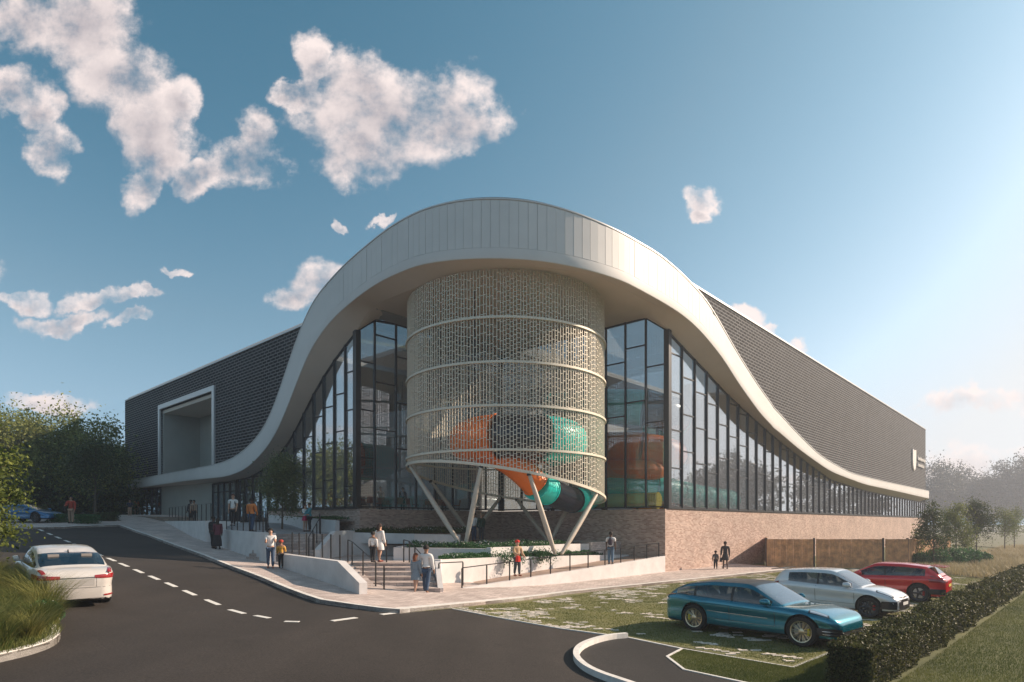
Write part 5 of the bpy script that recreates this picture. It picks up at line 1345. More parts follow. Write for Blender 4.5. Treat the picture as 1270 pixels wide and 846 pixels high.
    car(dict(L=4.5, W=1.85, H=1.28, wb=2.6, r=.34, xf=1.35, paint=blue, label='low blue sports car parked far left beyond the junction, half hidden by leaves', loc=(c[0], c[1], T(*c) + .13), rz=-.12, rim=M['rim_dark'], spokes=10,
             zs=[(-2.25, .80), (-2.1, .88), (-1.5, .92), (-.6, .87), (.3, .84), (.95, .82), (1.4, .79), (1.9, .66), (2.2, .52), (2.25, .48)], crown=.04,
             zr=[(-1.9, .95), (-1.2, 1.14), (-.4, 1.27), (.0, 1.27), (.2, 1.24), (1.12, .86)], ws=.22, rw=-1.0, wx=(-1.3, .8), pillars=[(-.35, .03)], doors=[.9, -.35], handles=[-.1], mirror=.7))
cars()

# ------------------------------------------------------------------ people
SK = {}
def skmat(k):
    if k not in SK: SK[k] = mat('skin_' + k, {'light': (.50, .29, .20), 'tan': (.34, .18, .11), 'dark': (.09, .045, .028)}[k], .55)
    return SK[k]
CL_ = {}
def cloth(name, c, c2=None, scale=30):
    if name not in CL_: CL_[name] = mat('cloth_' + name, c, .85, var=.12 if not c2 else 0, scale=scale, col2=c2, detail=2)
    return CL_[name]
def skin_build(name, m, parent, V_, E_, R_, root_i=0, sub=1):
    me = bpy.data.meshes.new(name); me.from_pydata([tuple(v) for v in V_], E_, []); o = bpy.data.objects.new('tmp_' + name, me); COL.objects.link(o)
    md = o.modifiers.new('s', 'SKIN'); md.use_smooth_shade = True
    for i, d in enumerate(me.skin_vertices[0].data):
        rr = R_[i]; d.radius = rr if isinstance(rr, tuple) else (rr, rr); d.use_root = (i == root_i)
    sb = o.modifiers.new('u', 'SUBSURF'); sb.levels = sub; sb.render_levels = sub
    dg = bpy.context.evaluated_depsgraph_get(); nm = bpy.data.meshes.new_from_object(o.evaluated_get(dg)); nm.name = name
    bpy.data.objects.remove(o); bpy.data.meshes.remove(me); nm.materials.clear(); nm.materials.append(m)
    r = bpy.data.objects.new(name, nm); COL.objects.link(r); r.parent = parent; return r
def person(label, u=None, v=None, h=1.72, face=0.0, z=None, Y=None, skin='tan', hair=(.02, .015, .012), hairlen=0, top=None, tm=None, sleeve=1.0, bottom='trousers', bm_=None, shoe=(.03, .03, .03),
           step=.0, arms=((8, 10), (8, 10)), bag=None, skirt_len=.32, hat=None, group='people round the leisure centre', pos=None, coatlen=0.0, seat=False, lean=0.0):
    # local frame: facing -Y (towards the camera) when face = 0
    if pos is None:
        if Y is None: pos = G(u, v, .12); z = T(*pos) + .125
        else: pos = at(u, Y); z = zat(v, Y) if z is None else z
    root = thing('person', label, 'person', (pos[0], pos[1], z), math.radians(face), group); ORG[root.name] = (0, 0, 0)
    s = h; fem = hairlen > 0
    hipw, shw = (.052, .100) if fem else (.050, .115)
    st = step
    J = {}
    J['pel'] = (0, 0, .515); J['wai'] = (0, -.004 - lean * .2, .60); J['che'] = (0, .0 - lean * .6, .71); J['sho'] = (0, .006 - lean, .795); J['nec'] = (0, .0 - lean * 1.05, .845); J['hd0'] = (0, -.008 - lean * 1.1, .885); J['hd1'] = (0, -.006 - lean * 1.15, .935); J['hd2'] = (0, .0 - lean * 1.15, .972)
    for k, sg in (('l', 1), ('r', -1)):
        a = st * sg
        J['hip' + k] = (hipw * sg, 0, .485); J['kne' + k] = (hipw * sg * 1.05, -a * .55 - .008, .275); J['ank' + k] = (hipw * sg * 1.05, -a * 1.0 + (.03 if a < 0 else 0), .05 + (.02 if a < 0 else 0)); J['toe' + k] = (hipw * sg * 1.25, -a - .085, .018)
        J['sh' + k] = (shw * sg, .004 - lean, .79); out, fw = arms[0 if sg > 0 else 1][:2]; bend = arms[0 if sg > 0 else 1][2] if len(arms[0 if sg > 0 else 1]) > 2 else 12
        out = out * .38; o_, f_ = math.radians(out), math.radians(fw); d = Vector((math.sin(o_) * sg, -math.sin(f_) * math.cos(o_), -math.cos(f_) * math.cos(o_))); el_ = Vector(J['sh' + k]) + d * .165
        f2 = math.radians(fw + bend); o2 = math.radians(out * (.4 if bend < 50 else -.3)); d2 = Vector((math.sin(o2) * sg, -math.sin(f2) * math.cos(o2), -math.cos(f2) * math.cos(o2))); wr = el_ + d2 * .145
        J['el' + k] = tuple(el_); J['wr' + k] = tuple(wr); J['pa' + k] = tuple(wr + d2 * .045); J['d2' + k] = d2
    def S_(p): return (p[0] * s, p[1] * s, p[2] * s)
    V_, E_, R_, I = [], [], [], {}
    kf = 1.32 if h < 1.4 else 1.07; kt = 1.18 if h < 1.4 else 1.06
    def n(name, p, r, to=None):
        k_ = kf if name[:2] == 'hd' else kt if name[:2] in ('sh', 'el', 'wr', 'hi', 'kn', 'ca', 'an') and name != 'sho' else 1.0
        r = (r[0] * k_, r[1] * k_) if isinstance(r, tuple) else r * k_
        I[name] = len(V_); V_.append(S_(p)); R_.append((r[0] * s, r[1] * s) if isinstance(r, tuple) else r * s)
        if to: E_.append((I[to], I[name]))
    n('pel', J['pel'], (.078, .060)); n('wai', J['wai'], (.070, .054), 'pel'); n('che', J['che'], (.080, .056), 'wai'); n('sho', J['sho'], (.066, .044), 'che'); n('nec', J['nec'], .034, 'sho'); n('hd0', J['hd0'], (.036, .042), 'nec'); n('hd1', J['hd1'], (.044, .053), 'hd0'); n('hd2', J['hd2'], (.032, .038), 'hd1')
    nz = J['hd1']; n('nose', (nz[0], nz[1] - .056, nz[2] - .016), .007, 'hd1')
    for k, sg in (('l', 1), ('r', -1)):
        n('ear' + k, (J['hd1'][0] + sg * .047, J['hd1'][1] + .004, J['hd1'][2] - .010), .008, 'hd1')
        n('hip' + k, J['hip' + k], .050, 'pel'); n('kne' + k, J['kne' + k], .033, 'hip' + k); cm = tuple(J['kne' + k][i] * .6 + J['ank' + k][i] * .4 for i in range(3)); n('cal' + k, (cm[0], cm[1] + .012, cm[2]), .033, 'kne' + k); n('ank' + k, J['ank' + k], .020, 'cal' + k); n('toe' + k, J['toe' + k], .018, 'ank' + k)
        n('sh' + k, J['sh' + k], .034, 'sho'); n('el' + k, J['el' + k], .025, 'sh' + k); n('wr' + k, J['wr' + k], .018, 'el' + k); n('pa' + k, J['pa' + k], (.020, .011), 'wr' + k)
        d2 = J['d2' + k]; side = Vector((0, 1, 0)) - d2 * d2.y
        side = side.normalized() if side.length > .2 else Vector((0, 0, 1)); curl = Vector((-sg, 0, 0))
        for f, (o3, ln) in enumerate(((-.016, .036), (-.006, .042), (.005, .039), (.015, .031))):
            b = Vector(J['pa' + k]) + side * o3 + d2 * .014; n('f%d%s' % (f, k), tuple(b + d2 * ln * .5), .0052, 'pa' + k); n('g%d%s' % (f, k), tuple(b + d2 * ln * .9 + curl * ln * .35), .0045, 'f%d%s' % (f, k))
        b = Vector(J['wr' + k]) + d2 * .02; n('th' + k, tuple(b - side * .024 + d2 * .016 + curl * .006), .006, 'wr' + k)
    skin_build('body', skmat(skin), root, V_, E_, R_, 0)
    def sub_skin(name, m, names, grow, extra=None):
        VV, EE, RR, II = [], [], [], {}
        for nm, g in names:
            II[nm] = len(VV); VV.append(V_[I[nm]] if nm in I else extra[nm][0]); rr = R_[I[nm]] if nm in I else extra[nm][1]
            RR.append((rr[0] + g * s, rr[1] + g * s) if isinstance(rr, tuple) else rr + g * s)
        for a, b in E_:
            na = [k for k, i in I.items() if i == a][0]; nb = [k for k, i in I.items() if i == b][0]
            if na in II and nb in II: EE.append((II[na], II[nb]))
        return skin_build(name, m, root, VV, EE, RR, 0)
    # top with sleeves
    tn = [('pel', .010), ('wai', .014), ('che', .012), ('sho', .008), ('shl', .014), ('shr', .014), ('ell', .015), ('elr', .015)]
    if sleeve >= 1: tn += [('wrl', .011), ('wrr', .011)]
    tm = tm or cloth('grey', (.3, .3, .3))
    if sleeve < 1:
        for k in 'lr':
            a, b = Vector(V_[I['sh' + k]]), Vector(V_[I['el' + k]]); I['hs' + k] = len(V_); V_.append(tuple(a + (b - a) * .62)); R_.append(.024 * s); E_.append((I['sh' + k], I['hs' + k]))
        tn = [t for t in tn if t[0] not in ('ell', 'elr')] + [('hsl', .012), ('hsr', .012)]
    sub_skin(top or 'shirt', tm, tn, 0)
    bmm = bm_ or cloth('jeans', (.04, .07, .13))
    if bottom == 'trousers': sub_skin('trousers', bmm, [('pel', .006), ('hipl', .010), ('hipr', .010), ('knel', .011), ('kner', .011), ('call', .008), ('calr', .008), ('ankl', .012), ('ankr', .012)], 0)
    else:
        m = MB(); rows = []; z0, z1 = .60, .50 - skirt_len + .02
        for i in range(7):
            t = i / 6; zz = z0 + (z1 - z0) * t; row = []
            for j in range(17):
                a = 2 * math.pi * j / 16; w = .066 + .040 * min(1, t * 1.6) + .02 * t; d = .054 + .030 * min(1, t * 1.6) + .02 * t; w *= 1 + .05 * math.sin(a * 5) * t
                row.append((w * math.cos(a) * s, (d * math.sin(a) - .005 * t) * s, zz * s))
            rows.append(row)
        m.grid(rows, flip=True); m.build('skirt' if bottom == 'skirt' else 'dress_skirt', bmm, root, smooth=80, fix=False)
    if coatlen:
        m = MB(); rows = []
        for i in range(5):
            t = i / 4; zz = .60 - coatlen * t; rows.append([((.082 + .018 * t) * math.cos(a) * s, (.062 + .02 * t) * math.sin(a) * s, zz * s) for a in [2 * math.pi * j / 16 for j in range(17)]])
        m.grid(rows, flip=True); m.build('coat_tail', tm, root, smooth=80, fix=False)
    # shoes
    shm = cloth('shoe%.2f%.2f' % shoe[:2], shoe)
    for k in 'lr':
        a, t = Vector(V_[I['ank' + k]]), Vector(V_[I['toe' + k]]); m = MB(); q = a.copy(); q.z = t.z + .012 * s; d = (t - q); d.z = 0
        m.tube([tuple(q - d * .35), tuple(q + d * .1), tuple(q + d * .75), tuple(q + d * 1.25)], [.020 * s, .030 * s, .029 * s, .016 * s], 8, sq=.8); m.build('shoe', shm, root, smooth=True)
    # hair
    hc = V_[I['hd1']]; hm = cloth('hair%.3f%.3f' % hair[:2], hair)
    m = MB(); rows = []; R0 = .060 * s * kf
    for i in range(8):
        ph = math.pi * (.0 + .60 * i / 7); row = []
        for j in range(17):
            a = 2 * math.pi * j / 16; fr = max(0, -math.sin(a)); p2 = ph * (1 - .42 * fr); 
            row.append((hc[0] + R0 * .93 * math.sin(p2) * math.cos(a), hc[1] + .004 * s + R0 * 1.08 * math.sin(p2) * math.sin(a), hc[2] + .004 * s + R0 * 1.05 * math.cos(p2)))
        rows.append(row)
    m.grid(rows, flip=False); m.build('hair', hm, root, smooth=80, fix=False)
    if hairlen > 0:
        m = MB(); m.tube([(hc[0], hc[1] + .035 * s, hc[2] + .01 * s), (hc[0], hc[1] + .055 * s, hc[2] - .05 * s), (hc[0], hc[1] + .060 * s, hc[2] - hairlen * s)], [.045 * s, .050 * s, .028 * s], 10); m.build('hair', hm, root, smooth=True)
    # eyes and mouth
    fm = cloth('feature', (.03, .02, .02))
    m = MB()
    for sg in (-1, 1): m.lathe([(.001, -.003 * s), (.006 * s, 0), (.001, .003 * s)], (hc[0] + sg * .017 * s, hc[1] - .053 * s, hc[2] + .002 * s), 6, axis='Y')
    e_ = m.build('eyes', fm, root)
    pass
    if hat:
        m = MB(); m.lathe([(.064 * s * kf, -.002 * s), (.064 * s * kf, .02 * s * kf), (.052 * s * kf, .048 * s * kf), (.02 * s, .062 * s * kf)], (hc[0], hc[1] + .003 * s, hc[2] + .008 * s), 14); m.build('hat', cloth('hat%.2f' % hat[0], hat), root, smooth=True)
    if bag:
        kind, c = bag; bmt = cloth('bag%.2f%.2f' % c[:2], c)
        if kind == 'backpack':
            m = MB(); cz = .72 * s; m.tube([(0, .095 * s, .60 * s), (0, .105 * s, .66 * s), (0, .10 * s, .76 * s), (0, .08 * s, .80 * s)], [.055 * s, .07 * s, .068 * s, .04 * s], 8); b = m.build('backpack', bmt, root, smooth=True)
            for sg in (-1, 1): m = MB(); m.tube([(sg * .05 * s, .06 * s, .80 * s), (sg * .06 * s, -.058 * s, .77 * s), (sg * .07 * s, -.05 * s, .68 * s)], .008 * s, 5); m.build('strap', bmt, b)
        else:
            p = V_[I['pal' if kind.endswith('l') else 'par']]; dz = .0; w = .075 * s
            m = MB(); m.hexa([(p[0] - .04 * s, p[1] - w, p[2] - .20 * s), (p[0] + .04 * s, p[1] - w, p[2] - .20 * s), (p[0] + .04 * s, p[1] + w, p[2] - .20 * s), (p[0] - .04 * s, p[1] + w, p[2] - .20 * s)],
                             [(p[0] - .03 * s, p[1] - w * .8, p[2] - .05 * s), (p[0] + .03 * s, p[1] - w * .8, p[2] - .05 * s), (p[0] + .03 * s, p[1] + w * .8, p[2] - .05 * s), (p[0] - .03 * s, p[1] + w * .8, p[2] - .05 * s)])
            b = m.build('handbag', bmt, root); m = MB(); m.tube([(p[0], p[1] - w * .6, p[2] - .05 * s), (p[0], p[1] - w * .3, p[2] + .01 * s), (p[0], p[1] + w * .3, p[2] + .01 * s), (p[0], p[1] + w * .6, p[2] - .05 * s)], .005 * s, 5); m.build('bag_handle', bmt, b)
    return root
def people():
    W_ = cloth('white', (.72, .70, .68)); DK = cloth('dark', (.022, .022, .026)); JE = cloth('jeans', (.045, .08, .14)); OR = cloth('orange', (.50, .12, .03), (.75, .28, .08), 40); YE = cloth('yellow', (.55, .30, .05))
    MA = cloth('maroon', (.09, .015, .03), (.16, .05, .07), 60); BE = cloth('beige', (.36, .25, .18)); PK = cloth('pink', (.50, .03, .10)); TE = cloth('tealcoat', (.06, .25, .30)); GB = cloth('greyblue', (.17, .22, .27)); RD = cloth('red', (.70, .03, .015)); TN = cloth('tanjacket', (.50, .34, .20)); GR = cloth('darkgreen', (.02, .06, .04)); NV = cloth('navy', (.02, .03, .06))
    P = person
    P('person in a red top and beige trousers standing at the far end of the road', 88, 649.4, 1.72, 20, Y=38.5, skin='tan', tm=cloth('redtop', (.35, .05, .03)), bm_=BE, bag=('bag_r', (.02, .02, .02)), step=.02, arms=((12, 10), (14, 30, 60)))
    P('woman in a dark patterned maroon coat on the shaded pavement', 270, 681.5, 1.66, 200, skin='dark', hairlen=.14, tm=MA, bm_=DK, bottom='skirt', skirt_len=.42, coatlen=.14, arms=((10, 14, 40), (8, 8)))
    P('man in black close beside the maroon coat on the shaded pavement', 264.5, 680.5, 1.74, 170, skin='dark', tm=DK, bm_=DK, arms=((8, 5), (10, 25, 30)), step=.03)
    P('man in a white shirt carrying a dark backpack on the upper terrace', 289, 652.5, 1.80, 10, Y=34.6, z=None, skin='light', hair=(.10, .03, .015), tm=W_, sleeve=.5, bm_=DK, step=.05, bag=('backpack', (.04, .02, .03)), arms=((10, 15, 25), (8, -5)))
    P('man in a patterned orange jacket and jeans seen from behind on the terrace', 312, 660, 1.80, 170, Y=32.4, skin='dark', tm=OR, bm_=JE, step=.03, arms=((16, 5), (16, 8)), coatlen=.06)
    P('woman in a white top with pink skirt over leggings on the terrace', 378.5, 659.5, 1.64, 60, Y=36.6, skin='light', hairlen=.12, hair=(.05, .02, .015), tm=W_, bm_=PK, bottom='skirt', skirt_len=.12, arms=((10, 40, 60), (10, 30, 50)))
    P('person in a teal jacket facing a friend on the terrace by the tree', 384, 659.5, 1.70, -60, Y=36.4, skin='tan', hair=(.03, .015, .01), tm=TE, bm_=DK, arms=((10, 30, 50), (10, 40, 50)), coatlen=.06)
    P('woman in a sunlit white blouse and jeans holding something, on the pavement', 335.5, 705, 1.66, 20, skin='light', hairlen=.05, hair=(.015, .012, .01), tm=W_, sleeve=.5, bm_=JE, step=.05, arms=((12, 35, 75), (10, 30, 75)), shoe=(.4, .15, .1))
    P('small child in a yellow jacket and red hat beside a woman on the pavement', 348.5, 704.8, 1.18, 190, skin='tan', hair=(.2, .05, .02), tm=YE, bm_=DK, hat=(.40, .05, .03), arms=((12, 15), (14, 20, 50)))
    P('woman in a short white dress with long dark hair atop the lower steps', 470.8, 697.2, 1.70, 150, Y=27.2, skin='light', hairlen=.12, hair=(.03, .015, .01), tm=W_, bm_=W_, bottom='dress', skirt_len=.20, step=.05, arms=((30, 10, 20), (12, 10)), shoe=(.25, .06, .04))
    P('boy in a white top and dark trousers atop the lower steps', 462.5, 697.8, 1.34, 170, Y=26.9, skin='tan', tm=W_, bm_=DK, arms=((14, 8), (12, 5)), step=.02)
    P('woman in a grey-blue coat and black boots walking on the sunlit paving', 515.5, 737.5, 1.50, 155, Y=22.2, skin='light', hairlen=.13, hair=(.16, .05, .02), tm=GB, bm_=GB, bottom='dress', skirt_len=.16, step=.09, arms=((10, 5), (8, 12)), coatlen=.16)
    P('man in a white shirt and blue jeans seen from behind on the sunlit paving', 528.5, 737, 1.78, 165, Y=22.3, skin='tan', hair=(.015, .01, .008), tm=W_, bm_=JE, step=.07, arms=((14, 6), (10, 10)), shoe=(.12, .03, .02), coatlen=.04)
    P('person in a tan jacket and red hat carrying a big red bag up the ramp', 641.5, 718, 1.60, 30, Y=27.1, z=.66, skin='light', hair=(.3, .03, .01), tm=TN, bm_=cloth('dkgrey', (.05, .06, .07)), hat=(.62, .03, .02), bag=('bag_r', (.75, .03, .015)), arms=((14, 15, 40), (10, 25, 60)), step=.03, shoe=(.3, .1, .05))
    P('man in a pale tee shirt and jeans with a dark backpack on the ramp', 757.5, 700.5, 1.76, 165, Y=32.6, z=.80, skin='dark', tm=W_, sleeve=.5, bm_=cloth('paleje', (.10, .17, .25)), bag=('backpack', (.04, .03, .05)), arms=((14, 5), (12, 5)), step=.02)
    P('adult in black carrying a dark bag along the brick wall', 899.5, 709.2, 1.74, 170, Y=38.6, z=.13, skin='dark', tm=DK, bm_=DK, bottom='dress', skirt_len=.20, step=.07, bag=('bag_l', (.05, .05, .06)), arms=((14, 10), (22, 5)))
    P('child in dark clothes hand in hand with an adult by the brick wall', 887.5, 709.4, 1.14, 170, Y=38.6, z=.13, skin='dark', tm=cloth('dkgrey', (.05, .06, .07)), bm_=DK, step=.06, arms=((20, 10), (14, 5)))
    P('person in a pale top and jeans in the shade under the drum', 588, 668, 1.74, 150, Y=37.2, z=1.89, skin='tan', tm=W_, bm_=JE)
    P('person in dark green beside a friend in the shade under the drum', 597, 668.5, 1.72, -150, Y=37.0, z=1.89, skin='light', hair=(.3, .2, .12), tm=GR, bm_=cloth('dkgrey', (.05, .06, .07)), coatlen=.1)
    P('person in a pale top standing before the left entrance doors', 240.5, 650, 1.72, 20, Y=47.0, z=3.06, skin='tan', tm=BE, bm_=DK)
    P('person in black beside the pale top near the left entrance doors', 236.5, 650, 1.74, -20, Y=47.2, z=3.06, skin='dark', tm=DK, bm_=DK)
    P('person in a dark top on the rubble stone planter left of the entrance', 161, 645, 1.5, 30, Y=53.2, z=3.55, skin='tan', tm=NV, bm_=BE, arms=((20, 30, 60), (20, 30, 60)))
    P('person in an orange top walking by the far left windows', 169.5, 640, 1.7, 60, Y=60.5, z=3.75, skin='tan', tm=OR, bm_=BE, step=.05)
    g = 'people inside behind the restaurant glass'
    for u, Y, c, lb in ((499.5, 42.5, NV, 'standing diner in navy behind the glass just left of the drum'), (472, 41.5, BE, 'diner in beige behind the restaurant glass, left of the one in navy'), (542, 45.0, DK, 'dark figure behind the glass seen between the drum columns'), (434, 41.8, cloth('dkgrey', (.05, .06, .07)), 'dark grey figure behind the glass left of the corner post'), (411, 43.5, cloth('rust', (.4, .12, .05)), 'diner in rust behind the glass above the small tree')):
        P(lb, u, 0, 1.72, 20, Y=Y + 1.5, z=SILL - .02, skin='tan', tm=c, bm_=DK, group=g)
people()

# restaurant furniture behind the glass
def furniture():
    cm = mat('rust_chair', (.42, .13, .06), .6); tmn = mat('pale_table', (.55, .53, .5), .5)
    t = thing('dining_table', 'round pale dining table behind the restaurant glass', 'table', (0, 0, 0), 0, 'dining tables behind the restaurant glass'); ORG[t.name] = (0, 0, 0)
    m = MB(); m.lathe([(.42, .72), (.42, .75)], (0, 0, 0), 20); m.build('table_top', tmn, t); m = MB(); m.lathe([(.22, 0), (.03, .03), (.03, .72)], (0, 0, 0), 12); m.build('pedestal', tmn, t)
    c = thing('dining_chair', 'rust coloured dining chair behind the restaurant glass', 'chair', (0, 0, 0), 0, 'dining chairs behind the restaurant glass'); ORG[c.name] = (0, 0, 0)
    m = MB(); m.box((0, 0, .44), (.44, .44, .05)); m.build('seat', cm, c); m = MB(); m.hexa([(-.22, .18, .46), (.22, .18, .46), (.22, .22, .46), (-.22, .22, .46)], [(-.20, .24, .84), (.20, .24, .84), (.20, .28, .84), (-.20, .28, .84)]); m.build('backrest', cm, c)
    for x in (-.18, .18):
        for y in (-.18, .18): m = MB(); m.box((x, y, .21), (.03, .03, .42)); m.build('leg', M['steel'], c)
    inn = (-.8, 45.94); k = 0; rnd = random.Random(2)
    spots = []
    for tt, d in ((1.5, 2.0), (3.6, 2.2), (5.8, 2.0), (8.0, 2.1), (2.4, 4.2)): spots.append(LP(tt, -d))
    for f, d in ((.16, 1.6), (.34, 1.7), (.52, 1.6), (.70, 1.7)): x, y = PL[0] + (inn[0] - PL[0]) * f, PL[1] + (inn[1] - PL[1]) * f; spots.append((x + DL[0] * d, y + DL[1] * d))
    where = ['just left of the corner post', 'behind the second pane left of the corner post', 'behind the fourth pane left of the corner post', 'behind the small terrace tree', 'in the second row left of the corner post',
             'just right of the left corner post', 'behind the first wide pane left of the drum', 'beside the left edge of the drum', 'behind the left raking columns of the drum']
    sides = ['right', 'far', 'left']
    for i, (x, y) in enumerate(spots):
        tb = t if i == 0 else dup(t, (0, 0, 0)); tb.location = (x, y, SILL - .02); tb['label'] = 'round pale dining table indoors, ' + where[i]
        for q_, a in enumerate((0, 120, 240)):
            a2 = math.radians(a + rnd.uniform(-20, 20) + 30 * i); q = (x + .62 * math.cos(a2), y + .62 * math.sin(a2), SILL - .02)
            ch = c if k == 0 else dup(c, (0, 0, 0)); k += 1; ch.location = q; ch.rotation_euler = (0, 0, a2 - math.pi / 2); ch['label'] = 'rust dining chair, %s side of table %s' % (sides[q_], where[i])
furniture()
# ------------------------------------------------------------------ vegetation
RNG = np.random.default_rng(12)
def tint_mesh(o, t):
    a = o.data.attributes.new('tint', 'FLOAT', 'POINT'); a.data.foreach_set('value', np.clip(t, 0, 1).astype(np.float32))
def leaves(name, P, size, m, parent=None, tint=None, up=0.0, aspect=.55, rng=None):
    rng = rng or RNG; n = len(P); a = rng.normal(size=(n, 3)); a[:, 2] -= .15; a /= np.linalg.norm(a, axis=1)[:, None] + 1e-9
    b = rng.normal(size=(n, 3)); b[:, 2] *= (1 - up); b -= a * (a * b).sum(1)[:, None]; b /= np.linalg.norm(b, axis=1)[:, None] + 1e-9
    c = np.cross(a, b)
    s = (size * rng.uniform(.6, 1.3, n))[:, None]
    v = np.stack([P - a * s * .5, P + b * s * aspect * .5 + c * s * .07, P + a * s * .5, P - b * s * aspect * .5 + c * s * .07], 1).reshape(-1, 3)
    f = np.arange(n * 4).reshape(n, 4)
    org = np.array(ORG.get(parent.name, (0, 0, 0))) if parent is not None else np.zeros(3)
    o = raw(name, v - org, f, m, None, parent, uv=False, fix=False)
    t = rng.uniform(0, 1, n) if tint is None else tint
    tint_mesh(o, np.repeat(t, 4)); return o
def blades(name, base, h, w, m, parent=None, lean=.35, bend=.0, seg=1, tint=None, rng=None, org=None):
    rng = rng or RNG; n = len(base); th = rng.uniform(0, 2 * np.pi, n); d = np.stack([np.cos(th), np.sin(th), np.zeros(n)], 1)
    q = rng.uniform(0, 2 * np.pi, n); ld = np.stack([np.cos(q), np.sin(q), np.zeros(n)], 1) if bend == 0 else None
    hh = (h * rng.uniform(.55, 1.25, n))[:, None]; l = (lean * rng.uniform(.1, 1.2, n))[:, None]
    ld = ld if ld is not None else d
    sd = np.stack([-d[:, 1], d[:, 0], d[:, 2]], 1) if bend else d
    rows = []
    for i in range(seg + 1):
        t = i / seg; c = base + ld * hh * (l * t + bend * t * t) + np.array([0, 0, 1]) * hh * (t - bend * .45 * t * t)
        ww = w * (1 - t) if i < seg else 0
        rows.append((c - sd * ww * .5, c + sd * ww * .5))
    if seg == 1: v = np.stack([rows[0][0], rows[0][1], rows[1][0]], 1).reshape(-1, 3); f = np.arange(n * 3).reshape(n, 3); per = 3
    else:
        per = 2 * seg + 1; arr = []
        for i in range(seg): arr += [rows[i][0], rows[i][1]]
        arr.append(rows[seg][0]); v = np.stack(arr, 1).reshape(-1, 3); k = np.arange(n)[:, None] * per; fl = []
        for i in range(seg - 1): fl += [k + np.array([[2 * i, 2 * i + 1, 2 * i + 3]]), k + np.array([[2 * i, 2 * i + 3, 2 * i + 2]])]
        fl.append(k + np.array([[2 * seg - 2, 2 * seg - 1, 2 * seg]])); f = np.stack(fl, 1).reshape(-1, 3)
    o0 = np.array(org) if org is not None else (np.array(ORG.get(parent.name, (0, 0, 0))) if parent is not None else np.zeros(3))
    o = raw(name, v - o0, f, m, None, parent, uv=False, fix=False)
    t = rng.uniform(0, 1, n) if tint is None else tint
    tint_mesh(o, np.repeat(t, per)); return o
def tree(label, x, y, z, h, rx, rz_, cz, nl, leaf, m, name='tree', trunk=.16, clumps=46, seed=0, group=None, conic=0.0, limbs=True, spread=.30, shell=.55, tri=None):
    rng = np.random.default_rng(100 + seed); t_ = thing(name, label, 'tree', (x, y, z), 0, group)
    tr = MB(); lean = rng.uniform(-.25, .25, 2) * .5; top = z + h * .86
    pts = [(x + lean[0] * k * k, y + lean[1] * k * k, z - .1 + (top - z) * k) for k in (0, .05, .25, .5, .75, 1)]
    tr.tube(pts, [trunk * 1.35, trunk, trunk * .82, trunk * .6, trunk * .34, trunk * .08], 9)
    C = []
    for i in range(clumps):
        d = rng.normal(size=3); d /= np.linalg.norm(d); r = (shell + (1 - shell) * rng.random()) if rng.random() < .75 else rng.uniform(.15, .6)
        zz = d[2] * r; wdt = 1 - conic * max(0, zz * .5 + .5) * .9
        C.append((x + d[0] * r * rx * wdt * rng.uniform(.82, 1.18), y + d[1] * r * rx * wdt * rng.uniform(.82, 1.18), z + cz + zz * rz_ * rng.uniform(.85, 1.1)))
    if limbs:
        for c in C[::2]:
            k = min(.8, max(.18, (c[2] - z) / (top - z) - .22)); s0 = (x + lean[0] * k * k, y + lean[1] * k * k, z + (top - z) * k); e = Vector(c); s1 = Vector(s0)
            mid = s1.lerp(e, .5) + Vector((0, 0, -.06 * h * .3)); tr.tube([s0, tuple(mid), c], [trunk * .34 * (1 - k * .5), trunk * .2, .012], 5)
    tr.build('trunk', M['bark'], t_, smooth=True, fix=False)
    C = np.array(C); per = nl // clumps; P = []; tt = []
    for c in C:
        sc_ = spread * rng.uniform(.6, 1.25); q = rng.normal(size=(per, 3)); q *= (np.abs(rng.normal(size=(per, 1))) ** .3); q *= np.array([rx * sc_, rx * sc_, rz_ * sc_ * .8]); P.append(c + q)
        tt.append(np.clip(rng.normal(.45 + rng.uniform(-.2, .2), .2, per), 0, 1))
    P = np.concatenate(P); tt = np.concatenate(tt); k = P[:, 2] > z + .4
    leaves('crown', P[k], leaf, m, t_, tt[k], rng=rng); return t_

